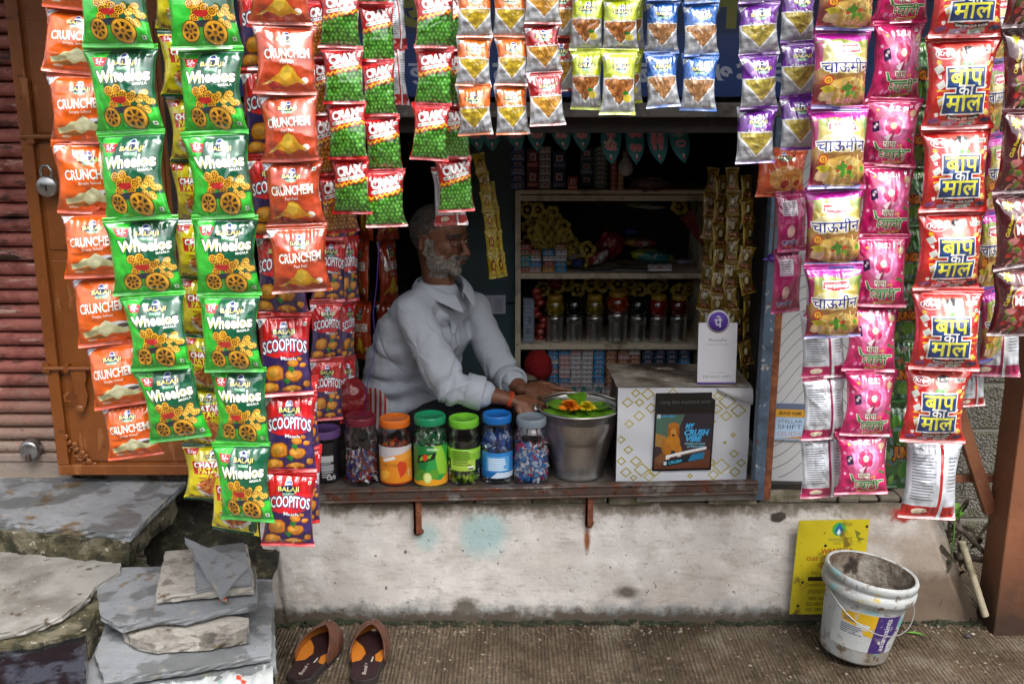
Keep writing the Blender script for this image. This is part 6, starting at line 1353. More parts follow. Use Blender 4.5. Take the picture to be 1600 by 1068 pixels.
# middle shelf, left end: white carton + red sachets
a = Art(1, 1.9, '#7f8a9c'); a.lines(.1, .1, .9, 1.8, 9, '#a9b2c0', frac=.2); a.circ(.4, .5, .2, '#6a7488', 10); a.circ(.6, 1.0, .2, '#6a7488', 10)
o = flat_print('pale_carton', a, (PS(818, 1.02), 1.01, Z1), (.042, 0, 0), (0, 0, .17), PAPER, thick=.05); tag(o, 'pale blue-grey tall carton at the left end of the middle shelf', 'carton')
R = random.Random(3)
for k in range(9): lump(PY(842 + R.uniform(-7, 7), 455 + 9 * k, 1.04 + R.uniform(-.01, .02)), .020, .012, .015, fm('red_sachet', '#8c1c18', [('noise', 30, .58, .62, srgb('#a85a4a'))]), .25, 20 + k, name='red_sachet', label=f'shiny red sachet, {ORD[k]} from the top of the bunch beside the tins', cat='sachet', sub=3)['group'] = 'red sachets beside the tins'
lump(PY(868, 440, 1.14), .03, .02, .03, fm('red_bag', '#7c1418'), .3, 31, label='dark red bag high behind the olive yellow jar')
# red cloth, beige cap on the floor of the shelf
cloth = mat('red_cloth', srgb('#8c0f14'), rough=.9, bump=[('noise', 40, .3)])
lump(PY(840, 572, .90), .055, .05, .066, cloth, .22, 9, freq=1.6, name='red_cloth', label='bright red folded cloth beside the hands of the man', cat='cloth')
lump(PY(818, 592, .86), .05, .04, .02, mat('beige_cloth', srgb('#8a7e6c'), rough=.9, bump=[('noise', 40, .3)]), .2, 10, name='beige_cloth', label='beige cloth bundle behind the forearm of the man', cat='cloth')
lump(PY(833, 608, .80), .10, .09, .03, mat('black_cloth', srgb('#151418'), rough=.95, bump=[('noise', 30, .3)]), .2, 11, name='black_cloth', label='black cloth lying behind the hands of the man', cat='cloth')
# top shelf: stacks of boxes
TS = 'small boxes stacked on top of the shelf unit'
def topstack(px, w_, items, y_=1.05, tn=''):
    z = ZT
    for k, (c_, h_, nm_) in enumerate(items):
        o = bpy.data.objects.new('stacked_box', pack(c_, w_, h_, .09)); link(o); o.location = (PY(px, 270, y_).x, y_, z); z += h_ + .0008
        tag(o, f'{nm_}, {ORD[k]} up in the {tn} stack on top of the shelf unit', 'box', TS)
topstack(809, .052, [('#5a6a8c', .026, 'blue-grey box'), ('#2a3a6a', .026, 'blue-grey box')] * 3, tn='far left')
topstack(832, .045, [('#6a1a18', .075, 'tall dark red box'), ('#6a1a18', .075, 'tall dark red box')], tn='second')
topstack(851, .044, [('#8c8884', .026, 'white and red box')] * 6, tn='third')
topstack(873, .05, [('#141f4a', .075, 'navy box'), ('#141f4a', .065, 'navy box')], tn='fourth')
topstack(894, .036, [('#8c3a18', .05, 'orange carton')], 1.0, tn='fifth')
topstack(915, .05, [('#30323c', .05, 'dark box'), ('#4a5468', .05, 'slate blue box'), ('#30323c', .05, 'dark box')], 1.1, tn='sixth')
topstack(937, .05, [('#3c5048', .017, 'grey-green packet')] * 9, tn='seventh')
topstack(957, .022, [('#8a3018', .018, 'red and yellow matchbox')] * 7, 1.0, tn='eighth')
topstack(968, .022, [('#8a5a18', .018, 'amber matchbox')] * 4, 1.0, tn='ninth')
lump(PY(1016, 288, 1.0), .075, .04, .032, mat('white_net', srgb('#7c7070'), rough=.8, layers=[('wave', 60, .4, .6, srgb('#5a3a3a'), 0)], bump=[('noise', 60, .5)]), .25, 12, name='net_bag', label='whitish net bag lying on top of the shelf unit')
o = mesh_obj('red_tray', box_bm(-.12, -.04, 0, .12, .05, .008), mat('dull_red', srgb('#5a1614'), rough=.6), loc=(PY(1010, 298, 1.0).x, 1.0, ZT)); tag(o, 'flat dull red tray under the net bag', 'tray')
# light bulb hanging, unlit
A = PY(978, 262, .8); b = empty('light_bulb', A); tag(b, 'unlit white round light bulb hanging in front of the shelf top', 'light bulb')
bm = bmesh.new(); add_lathe(bm, [(0, -.030), (.014, -.027), (.026, -.014), (.029, .0), (.026, .014), (.018, .026), (.014, .034)], 24); mesh_obj('globe', bm, mat('opal', srgb('#a8a4a0'), rough=.3), b)
bm = bmesh.new(); add_lathe(bm, [(.015, .033), (.015, .058), (.008, .064), (.003, .068), (.002, .5)], 16); mesh_obj('cap', bm, mat('cap_grey', srgb('#6a6662'), rough=.5), b)

# bunting of leaf shaped cards on a string
BG_ = 'teal leaf-shaped cards on the bunting string'
def bunt(kind):
    a = Art(1, 1.75, '#1f6a70'); a.rect(0, 1.4, 1, 1.75, '#123c48')
    R = random.Random(kind + 5); P, Q = '#c07a8a', '#b02a3c'
    if kind == 0:   # two round floral clusters
        for cy in (1.25, .7): 
            for sx in (.33, .67):
                a.blob(sx, cy, .17, P, 11, ry=.17, j=.2, seed=kind); 
                for q in range(6): a.circ(sx + .09 * math.cos(q), cy + .09 * math.sin(q), .03, Q, 6)
    elif kind == 1: # footprints
        for sx in (.33, .67):
            a.circ(sx, 1.0, .16, P, 14, ry=.28); a.circ(sx, .72, .12, P, 12, ry=.14)
            for q in range(5): a.circ(sx - .12 + .06 * q, 1.27 + .03 * math.sin(q), .035, P, 7)
            for q in range(7): a.circ(sx + .08 * math.cos(q), .98 + .16 * math.sin(q), .028, Q, 6)
    elif kind == 2: # pot with flower
        a.blob(.5, 1.35, .13, Q, 10, ry=.13); 
        for q in range(5): a.poly([(.5, 1.1), (.2 + .15 * q - .04, 1.3 - .04 * abs(q - 2)), (.2 + .15 * q + .04, 1.3 - .04 * abs(q - 2))], '#9fb8a4')
        a.circ(.5, .85, .28, P, 14, ry=.16); a.circ(.5, .85, .22, '#2f7a8a', 12, ry=.06)
    else:           # plain pink and cream ornament
        a.blob(.5, 1.25, .22, P, 12, ry=.3, j=.3, seed=kind); a.blob(.5, .85, .33, '#b8a8a0', 12, ry=.2, j=.25, seed=kind); a.blob(.5, .68, .35, P, 12, ry=.1, j=.2, seed=kind + 1)
        for q in range(6): a.circ(.3 + .08 * q, .95 + .2 * math.sin(q * 2), .05, Q, 6)
    a.circ(.5, .34, .09, '#c8b8b0', 8); a.circ(.5, .25, .15, Q, 8, ry=.05)
    return a
sp0, sp1 = PY(700, 180, .24), PY(1085, 188, .24)
bm = bmesh.new(); pts = [sp0.lerp(sp1, t_ / 12) + Vector((0, 0, -.02 * math.sin(PI * t_ / 12))) for t_ in range(13)]; add_tube(bm, pts, .0012, 5)
o = mesh_obj('bunting_string', bm, mat('white_thread', srgb('#a8a49c'), rough=.8)); tag(o, 'thin string carrying the teal leaf cards across the opening', 'string')
desc = {741: 'mostly hidden behind the peas packets', 765: 'leaf card under the left orange lentil column', 801: 'leaf card under the right orange lentil column', 838: 'leaf card with dark and cream figure under the dark red packet', 874: 'pink leaf card left of the lime packets', 907: 'pink leaf card under the left lime packet', 957: 'cream and pink leaf card below the right lime packet', 993: 'leaf card with four round floral clusters', 1026: 'leaf card with two pink footprints', 1058: 'leaf card with red flower pot, rightmost of the bunting'}
for k, (px, kd, rot) in enumerate([(741, 3, .0), (765, 4, .05), (801, 5, -.04), (838, 6, .1), (874, 7, -.05), (907, 8, .03), (957, 9, .12), (993, 0, .06), (1026, 1, -.03), (1058, 2, -.12)]):
    a = bunt(kd); w_ = .062; h_ = .115 if px < 950 else .128; P_ = PY(px, 190 if px > 940 else 176, .238)
    def fn(u, v, w_=w_, h_=h_):
        wd = np.where(v > .55, 1.0, np.sin(np.clip(v / .55, 0, 1) * PI / 2) ** .8); sh_ = (1 - v) ** 2 * .25
        return np.stack([((u - .5) * wd + sh_) * w_, -.006 * np.sin(u * PI) - .004 * np.sin(v * 5), (v - 1) * h_], 1)
    me = art_mesh('leaf_card', a, fn, [PAPER], a.build(6, 10), lambda u, v: fn(u, v) + np.array([[0, .0012, 0]]), srgb('#1f6a70'), nb=(6, 10))
    o = bpy.data.objects.new('leaf_card', me); link(o); o.location = P_; o.rotation_euler = (0, rot, (-.3, .2, -.1, .3)[k % 4]); tag(o, desc[px] if px != 741 else 'teal leaf card mostly hidden behind the peas packets', 'bunting card', BG_)

# sachet strips inside
SG = 'golden sachet strips hanging at the right of the kiosk'
wn = ['the strip nearest the shelves', 'the second strip', 'the third strip', 'the strip beside the post', 'the hindmost strip']
for q, (x0, x1_, y_, w_, yw) in enumerate([(1112, 1100, .75, 24, -.5), (1128, 1120, .62, 26, .3), (1146, 1140, .50, 24, -.4), (1168, 1166, .36, 24, .35), (1155, 1152, .66, 22, .6)]):
    n_ = 9; pts = [(x0 + (x1_ - x0) * k / n_ + 2 * math.sin(k * 2 + q), 262 + (q % 2) * 12 + 37 * k) for k in range(n_ + 1)]
    strip('gold', pts, y_, w_, wn[q], SG, 50 + q, yaw=yw, thread=False, nvar=2)
YG = 'yellow sachet strips hanging beside the head of the man'
strip('yellow', [(748, 240), (753, 270), (758, 300), (762, 330), (766, 360), (769, 396), (773, 434)], .55, 20, 'the left yellow sachet strip', YG, 60, yaw=.1, thread=False, nvar=2)
strip('yellow', [(765, 285), (771, 325), (775, 360), (779, 396), (785, 432)], .57, 17, 'the right yellow sachet strip', YG, 61, yaw=-.2, thread=False, nvar=2)

# red bag and plate at the left inside, purple string
lump(PY(548, 625, .22), .06, .05, .075, fm('red_bag', '#7c1418'), .15, 14, name='red_bag', label='dark red plastic bag slumped behind the leftmost sweet jars')
lump(PY(543, 590, .34), .035, .04, .10, mat('clear_film', srgb('#8c8a88'), rough=.15, alpha=.35), .2, 15, name='plastic_bag', label='clear crinkled plastic bag behind the dark red bag')
bm = bmesh.new(); Pp = PY(583, 640, .26); add_lathe(bm, [(0, 0), (.04, .001), (.045, .003), (.07, .012), (.072, .013), (.07, .016), (.044, .007), (0, .004)], 40, Matrix.Translation(Pp) @ Euler((1.25, 0, -.5)).to_matrix().to_4x4())
o = mesh_obj('round_plate', bm, mat('plate', srgb('#9a9a98'), rough=.4, layers=[('wave', 18, .5, .6, srgb('#8c1c20'), 0)])); tag(o, 'round red and white plate leaning behind the jars beside the man', 'plate')
pur = mat('purple_thread', srgb('#4a2a8a'), rough=.7)
bm = bmesh.new(); add_tube(bm, [PY(592, 380, .0), PY(589, 440, .0), PY(583, 490, .0), PY(587, 540, .0), PY(574, 600, .0), PY(568, 650, .03)], .0013, 5)
o = mesh_obj('purple_string', bm, pur); tag(o, 'thin purple string dangling in front of the back of the man', 'string')
bm = bmesh.new(); A = PY(1213, 230, -.3); add_tube(bm, [A, PY(1213, 300, -.3), PY(1211, 350, -.3), PY(1207, 398, -.3)], .0022, 6)
o = mesh_obj('knotted_rope', bm, mat('cord', srgb('#5a4038'), rough=.9)); tag(o, 'brown knotted cord hanging in front of the blue post', 'cord')
bm = bmesh.new(); A = PY(1216, 405, -.3); add_tube(bm, [A + Vector((-.025, 0, .004)), A + Vector((.03, 0, -.01))], .010, 10); add_tube(bm, [A + Vector((-.04, 0, .0)), A + Vector((-.02, 0, .0))], .003, 6)
o = mesh_obj('purple_lighter', bm, fm('purple_plastic', '#4a1a8a')); tag(o, 'small purple lighter tied to the end of the brown cord', 'lighter')

# ================================================================ in front: sign, paint bucket, sandals, litter
yl = mat('sign_print', attr=True, rough=.45, layers=[('noise', 14, .60, .68, srgb('#6a5a1c')), ('noise', 50, .66, .72, srgb('#3a3018'))], bump=[('noise', 20, .15)])
a = Art(1, 1.34, '#b5a51a')
a.circ(.58, 1.21, .098, '#3f9a3c', 18); a.poly([(.58, 1.30), (.52, 1.20), (.53, 1.15), (.58, 1.12), (.63, 1.15), (.64, 1.20)], '#1c5a8c'); a.poly([(.58, 1.22), (.55, 1.16), (.58, 1.12), (.61, 1.16)], '#c8d8d0')
a.text('MAHANAGAR', .575, 1.065, .26, .045, '#2f5a3a', off=.0); a.text('GAS', .57, 1.015, .10, .04, '#2f5a3a')
a.text('WARNING', .58, .90, .44, .07, '#8c2c18', off=.03); a.text('Gas Pipeline', .43, .79, .54, .07, '#8c2c18', off=.015); a.text('सावधान', .47, .69, .26, .08, '#8c2c18', off=.0); a.text('गैस पाइपलाइन', .46, .59, .44, .06, '#5a3a18')
a.rect(.21, .48, .56, .54, '#2a2414'); a.text('Contact in', .33, .43, .30, .05, '#2a2a1c'); a.text('आपातकाल', .35, .32, .26, .06, '#2a2a1c'); a.text('1800 266', .36, .23, .24, .05, '#2a2a1c', off=.01); a.text('022 6867', .34, .15, .24, .05, '#2a2a1c', off=.01); a.text('022 2401', .34, .07, .24, .05, '#2a2a1c', off=.01)
for x, y in ((.41, .98), (.73, .985), (.97, 1.24), (.14, .46), (.11, .12)): a.circ(x, y, .022, '#1c140c', 9)
a.poly([(.8, 1.2), (.9, 1.15), (.86, 1.1), (.97, 1.06), (.88, 1.04), (.84, 1.09)], '#6a6a1c')
A = PY(1233, 958, -.045); B = PY(1248, 811, -.028)
C0 = PY(1343, 958, -.045); o = flat_print('warning_sign', a, A, (C0.x - A.x, 0, 0), (.012, .015, B.z - A.z), yl, None, nu=8, nv=10, warp=lambda u, v: .004 * np.sin(u * 3 + 1) + .006 * np.exp(-((u - 0.05) ** 2 + (v - 1) ** 2) / .01), thick=.0015); tag(o, 'yellow metal gas pipeline warning sign leaning on the plinth', 'sign')
# paint bucket
pc = PZ(1345, 1022, 0); pb = empty('paint_bucket', (pc.x - .022, pc.y + .012, .012)); pb.rotation_euler = Euler((-.02, .15, 0)); tag(pb, 'dirty white plastic paint bucket standing crooked on the concrete', 'bucket')
RT, RB, HB = .124, .096, .256
dirtyw = mat('dirty_white_plastic', srgb('#a8acac'), rough=.5, layers=[('noise', 6, .46, .62, srgb('#8c8478')), ('noise', 24, .54, .62, srgb('#6e604e')), ('noise', 12, .58, .64, srgb('#7fa4a8')), ('noise', 60, .62, .68, srgb('#5a4a3a'), 6, (1, 1, .35)), ('noise', 9, .64, .68, srgb('#b09a3c'))], bump=[('noise', 30, .25)])
inn = mat('crusted_inside', srgb('#8f8a80'), rough=.9, layers=[('noise', 7, .36, .50, srgb('#5a4a3c')), ('noise', 14, .54, .62, srgb('#2e2520')), ('noise', 30, .64, .70, srgb('#9a948a'), 6, (1, 1, .3))], bump=[('noise', 25, .7, (1, 1, 1), .02)])
bm = bmesh.new(); zc = lambda z: RB + (RT - RB) * z / HB
add_lathe(bm, [(0, .004), (RB * .93, .004), (RB * .97, 0), (RB, .006), (zc(.17), .17), (zc(.185), .185), (RT + .007, .198), (RT + .010, .204), (RT + .010, .222), (RT + .004, .226), (RT + .003, .232), (RT + .008, .236), (RT + .009, .250), (RT + .006, .257), (RT + .001, .258), (RT - .003, .255)], 72)
mesh_obj('shell', bm, dirtyw, pb)
bm = bmesh.new(); add_lathe(bm, [(RT - .003, .2549), (RT - .006, .235), (zc(.1) - .006, .1), (zc(.05) - .006, .05), (0, .05)], 60); mesh_obj('inside', bm, inn, pb)
wire = mat('wire', srgb('#9a9894'), rough=.4, metal=.7)
bm = bmesh.new(); n = 28; rr = RT + .014
pts = []
for i in range(n + 1):
    t_ = PI * i / n; x, y, z = -rr * math.cos(t_), -rr * math.sin(t_) * .93 - .006, .200 - .082 * math.sin(t_) ** 1.2
    pts.append(Matrix.Rotation(.28, 4, 'Z') @ Vector((x, y, z)))
add_tube(bm, pts, .0017, 7); mesh_obj('wire_handle', bm, wire, pb)
a = Art(2.6, 1.0, '#aeb2b2')
a.poly([(.25, .9), (.8, .97), (1.25, .98), (1.25, .38), (.95, .45), (.9, .6), (.3, .66)], '#c09a1c'); a.poly([(.7, .72), (1.1, .7), (1.05, .55), (.75, .6)], '#b7bab8')
a.poly([(1.25, .98), (2.0, 1.0), (1.98, .5), (1.8, .3), (1.82, .0), (1.22, .0)], '#3a2466')
R = random.Random(14)
for k in range(7): x = 2.03 + .065 * k; a.poly([(x, .95 - R.uniform(0, .1)), (x + .045, .97), (x + .03, .58 + R.uniform(0, .15)), (x - .02, .55 + R.uniform(0, .15))], R.choice(['#1f8f92', '#2aa0a0', '#4aa8a8']))
a.poly([(1.9, .62), (2.15, .6), (2.1, .56), (1.95, .55)], '#4a2470')
a.lines(.3, .38, .95, .62, 5, '#4a5468', frac=.55); a.lines(.35, .70, .7, .8, 2, '#38406a'); a.rect(.35, .83, .43, .89, '#2a5aa0'); a.text('20kg', .35, .18, .2, .14, '#6a6a6a')
for k in range(24): a.blob(R.uniform(.2, 2.4), R.uniform(0, 1), R.uniform(.015, .06), R.choice(['#a8aaa6', '#8f8a80', '#b4b6b2', '#a8aaa6']), 7, ry=R.uniform(.01, .05), j=.5, seed=k)
a.text('asianpaints', 1.63, .50, .86, .24, '#b8bab8', off=.015, rot=PI / 2)
lab = mat('bucket_print', attr=True, rough=.5, layers=[('noise', 45, .62, .68, srgb('#a8a9a4'), 6, (1, 1, .6)), ('noise', 9, .58, .66, srgb('#8c8478'))], bump=[('noise', 30, .25)])
cyl_print('label_print', a, (0, 0, 0), zc, -1.15, 1.25, .045, .168, lab, pb, nu=26, nv=6)

# sandals
sole = mat('sandal_sole', srgb('#241c1a'), rough=.8, bump=[('noise', 60, .3)]); insole = mat('sandal_insole', attr=True, rough=.55, bump=[('noise', 60, .15)])
lea = mat('sandal_leather', srgb('#4a2c1f'), rough=.5, layers=[('noise', 20, .45, .65, srgb('#5c3826')), ('noise', 60, .6, .7, srgb('#3a2218'))], bump=[('noise', 60, .35)])
lin = mat('sandal_lining', srgb('#a8641c'), rough=.7, bump=[('noise', 60, .15)])
def foot_w(v):   # half width along the length, heel 0 .. toe 1
    return .040 + .002 * v + .014 * math.sin(PI * max(0, (v - .25) / .75)) ** 1.2 if v > .12 else .040 * math.sqrt(max(0, 1 - ((.12 - v) / .12) ** 2)) + 1e-4
def hw(v):
    w_ = foot_w(v)
    if v > .82: w_ *= math.sqrt(max(0, 1 - ((v - .82) / .18) ** 2))
    return w_
L_ = .265
def sandal(name, loc, rz, mirror, label):
    t = empty(name, loc, (0, 0, rz)); tag(t, label, 'sandal', 'pair of brown sandals at the foot of the plinth'); s_ = -1 if mirror else 1
    bm = bmesh.new(); n = 30; vs_ = [i / n for i in range(n + 1)]
    out = [(s_ * (hw(v)), L_ * v) for v in vs_] + [(-s_ * hw(v), L_ * v) for v in reversed(vs_[1:-1])]
    if sum(x0 * y1 - x1 * y0 for (x0, y0), (x1, y1) in zip(out, out[1:] + out[:1])) < 0: out.reverse()
    add_prism(bm, out, 0, .024); mesh_obj('sole', bm, sole, t, bevel=.003)
    a = Art(1, 2.9, '#241012')
    a.poly([(0, .95), (.30, 1.1), (.42, 1.5), (.30, 1.9), (.1, 2.2), (0, 2.3)], '#a8641c'); a.poly([(1, .95), (.78, 1.05), (.70, 1.4), (.85, 1.7), (1, 1.8)], '#a8641c')
    a.text('Bond', .5, .52, .5, .15, '#b8b0a8', off=.0, rot=PI / 2 + .0, shear=.2); a.text('®', .5, .88, .08, .08, '#b8b0a8'); a.text('SAME BOY', .66, 1.15, .3, .05, '#d8d4c8', off=.02, rot=PI / 2)
    def fn(u, v): w_ = np.array([max(.0004, hw(min(max(q, .01), .985)) - .003) for q in v]); return np.stack([(u - .5) * 2 * w_, L_ * (.012 + .976 * v), np.full_like(u, .0255) + .004 * np.abs(u - .5) ** 2], 1)
    me = art_mesh('insole', a, fn, [insole], a.build(8, 24)); o = bpy.data.objects.new('insole', me); link(o, t)
    # closed upper over the front half: outer shell + lining
    def up(off):
        def f(u, v):
            th = PI * u; v0 = .80 - .42 * abs(math.cos(th)) ** 1.6; vv = min(v0 + (1 - v0) * v, .995); w_ = hw(vv) + off; h = (.030 + .030 * math.sin(PI * min(1, .30 + vv * .45))) * (1 - max(0, (v - .75) / .25) ** 2 * .75) + off
            return Vector((-w_ * math.cos(th), L_ * vv + (off if v > .9 else 0), .018 + h * math.sin(th) ** .75))
        return f
    bm = bmesh.new(); grid_bm(up(.003), 24, 18, 0, bm=bm); grid_bm(up(.0005), 24, 18, 1, bm=bm)
    mesh_obj('upper', bm, [lea, lin], t)
    bm = bmesh.new(); u_ = up(.0032); add_tube(bm, [u_(i / 30, 0) for i in range(31)], .0026, 6); add_tube(bm, [u_(i / 30, .35 + .1 * math.sin(PI * i / 30)) for i in range(8, 31)], .0012, 5); mesh_obj('rim_piping', bm, lea, t)
    bm = bmesh.new(); q = u_(.5, .55); add_lathe(bm, [(0, .004), (.005, .003), (.0055, 0)], 12, Matrix.Translation(q)); mesh_obj('stud', bm, mat('stud', srgb('#5a5450'), rough=.4, metal=.8), t)
    return t
Ls = PZ(463, 1074, 0); Le = PZ(497, 975, 0)
sandal('sandal', Ls, -.22, False, 'left brown leather sandal with orange lining, toe touching the plinth')
Rs = PZ(567, 1074, 0); sandal('sandal', Rs, .015, True, 'right brown leather sandal with closed toe, nearer the ribbed concrete')
# white plastic bag scrap, small litter
def bagf(u, v):
    P_ = PZ(232 + 195 * u, 1105 - (40 + 45 * u ** 1.5) * v, .235); return Vector((P_.x, P_.y, .225 + .025 * math.sin(PI * v) + .018 * noise.noise(Vector((u * 7, v * 4, 0))) + .008 * noise.noise(Vector((u * 22, v * 14, 0)))))
o = mesh_obj('plastic_bag', grid_bm(bagf, 60, 16), mat('white_film', srgb('#a9adad'), rough=.4, layers=[('noise', 8, .60, .64, srgb('#4aa078')), ('noise', 14, .64, .66, srgb('#b0402a'))], bump=[('noise', 30, .4)])); tag(o, 'flattened white plastic bag with green print below the slates', 'plastic bag')
A = PZ(347, 936, .352); o = mesh_obj('torn_wrapper', grid_bm(lambda u, v: Vector((.022 * (u - .5), .014 * (v - .5), .003 * math.sin(u * 5 + v * 4))), 5, 4), mat('orange_wrap', srgb('#c0481c'), rough=.4, layers=[('noise', 40, .5, .55, srgb('#c8c4bc'))]), loc=A, rot=(.2, .1, .6)); tag(o, 'tiny torn orange and white wrapper lying on the slates', 'wrapper')
# ================================================================ the shopkeeper
def ell(bm, c, r, R3=None, seg=20, rg=12):
    res = bmesh.ops.create_uvsphere(bm, u_segments=seg, v_segments=rg, radius=1); c = Vector(c)
    for v in res['verts']:
        p = Vector((v.co.x * r[0], v.co.y * r[1], v.co.z * r[2])); v.co = (R3 @ p if R3 is not None else p) + c
def cap_(bm, a, b, ra, rb, n=10, flat=None):
    """tapered limb piece with round ends"""
    a, b = Vector(a), Vector(b); d = (b - a); L = d.length
    if L < 1e-5: return
    q = d.normalized().to_track_quat('Z', 'Y').to_matrix()
    prof = []
    for k in range(6): t = PI / 2 * k / 5; prof.append((ra * math.sin(t), -ra * math.cos(t)))
    for k in range(1, 6): t = PI / 2 * k / 5; prof.append((rb * math.cos(t), L + rb * math.sin(t)))
    prof[0] = (1e-4, -ra); prof[-1] = (1e-4, L + rb)
    rings = [[bm.verts.new(a + q @ Vector((r * math.cos(2 * PI * i / n), r * math.sin(2 * PI * i / n) * (flat or 1), z))) for i in range(n)] for r, z in prof]
    for r0_, r1_ in zip(rings, rings[1:]):
        for i in range(n): bm.faces.new((r0_[i], r0_[(i + 1) % n], r1_[(i + 1) % n], r1_[i]))
    bm.faces.new(rings[0][::-1]); bm.faces.new(rings[-1])
def scl(r): return tuple(q * HK for q in r)
def remeshed(bm, vox, it=4, fac=.5):
    me = bpy.data.meshes.new('tmp'); bm.to_mesh(me); bm.free(); o = bpy.data.objects.new('tmp', me); scene.collection.objects.link(o)
    m = o.modifiers.new('r', 'REMESH'); m.mode = 'VOXEL'; m.voxel_size = vox; s_ = o.modifiers.new('s', 'SMOOTH'); s_.factor = fac; s_.iterations = it
    dg = bpy.context.evaluated_depsgraph_get(); out = bpy.data.meshes.new_from_object(o.evaluated_get(dg)); bpy.data.objects.remove(o); return out
def verts_np(me):
    a = np.empty(len(me.vertices) * 3); me.vertices.foreach_get('co', a); return a.reshape(-1, 3)
def normals_np(me):
    a = np.empty(len(me.vertices) * 3); me.vertices.foreach_get('normal', a); return a.reshape(-1, 3)
def finish(me, name, m, parent):
    me.name = name; me.materials.clear(); me.materials.append(m)
    me.polygons.foreach_set('use_smooth', [True] * len(me.polygons)); o = bpy.data.objects.new(name, me); link(o, parent); return o
skin = mat('skin', srgb('#6e4630'), rough=.5, sss=.08, layers=[('noise', 40, .5, .66, srgb('#5a3624')), ('noise', 12, .52, .66, srgb('#7d5238'))], bump=[('noise', 160, .25, (1, 1, 1), .004), ('noise', 40, .2, (1, 1, 1), .006)])
psi = math.radians(-30); HR = Matrix.Rotation(psi, 3, 'Z') @ Matrix.Rotation(math.radians(4), 3, 'Y')
eyeW = PY(710, 380, .30); HK = .93; HC = eyeW - HR @ Vector((.085, -.031, .010)) * HK
h = lambda x, y, z: HC + HR @ Vector((x, y, z)) * HK
body = bmesh.new()
ell(body, h(-.012, 0, .038), scl((.100, .077, .090)), HR); ell(body, h(.028, 0, -.012), scl((.064, .062, .088)), HR); ell(body, h(.030, 0, -.068), scl((.058, .052, .036)), HR)
ell(body, h(.074, 0, -.088), scl((.020, .024, .018)), HR); ell(body, h(.052, 0, .05), scl((.046, .058, .045)), HR)
cap_(body, h(.092, 0, .018), h(.117, 0, -.020), .0085, .0115); ell(body, h(.120, 0, -.026), scl((.011, .012, .009)), HR)
for s_ in (-1, 1):
    ell(body, h(.107, s_ * .0145, -.028), scl((.011, .0075, .008)), HR)
    cap_(body, h(.094, s_ * .010, .030), h(.080, s_ * .048, .032), .0085, .0075); ell(body, h(.044, s_ * .036, -.014), scl((.040, .026, .034)), HR)
    ell(body, h(.084, s_ * .031, .010), scl((.0125, .0155, .0105)), HR)
    ell(body, h(.02, s_ * .048, -.050), scl((.050, .020, .045)), HR)
    for k in range(9): t = k / 8 * 4.6 - .7; cap_(body, h(-.006 - .014 * math.cos(t), s_ * (.080 + .006), .0 + .030 * math.sin(t)), h(-.006 - .014 * math.cos(t + .5), s_ * .086, .0 + .030 * math.sin(t + .5)), .0048, .0048, 6)
    ell(body, h(-.004, s_ * .077, -.0), scl((.013, .007, .026)), HR); ell(body, h(.0, s_ * .080, -.03), scl((.006, .005, .009)), HR)
cap_(body, h(.096, -.018, -.050), h(.096, .018, -.050), .0065, .0065, 8); cap_(body, h(.095, -.016, -.060), h(.095, .016, -.060), .007, .007, 8)
fT = Vector((.77, -.64, 0)); rT = Vector((-.64, -.77, 0)); TR = Matrix((fT, rT, Vector((0, 0, 1)))).transposed()   # columns: forward, right, up
neckB = PY(688, 452, .385)
cap_(body, h(-.022, 0, -.03), neckB, .050, .056, 16); cap_(body, neckB, neckB - Vector((.01, -.03, .10)), .055, .06, 14)
P0, P1, P2, P3 = PY(638, 640, .47), PY(643, 590, .45), PY(660, 525, .42), PY(674, 480, .40)
for P_, r_ in ((P0, (.10, .14, .10)), (P1, (.10, .13, .11)), (P2, (.085, .13, .12)), (P3 - fT * .015, (.055, .11, .06))): ell(body, P_, r_, TR)
S1, E1, W1 = PY(645, 490, .25), PY(703, 603, .15), PY(798, 624, .155)
S2, E2, W2 = PY(738, 482, .50), PY(786, 585, .44), PY(815, 607, .31)
for S_, E_, W_ in ((S1, E1, W1), (S2, E2, W2)):
    cap_(body, P3.lerp(S_, .4), S_, .045, .045, 14); cap_(body, S_, E_, .048, .038, 14); cap_(body, E_, E_.lerp(W_, .4), .036, .038, 14); cap_(body, E_.lerp(W_, .4), W_, .038, .026, 14, .85)
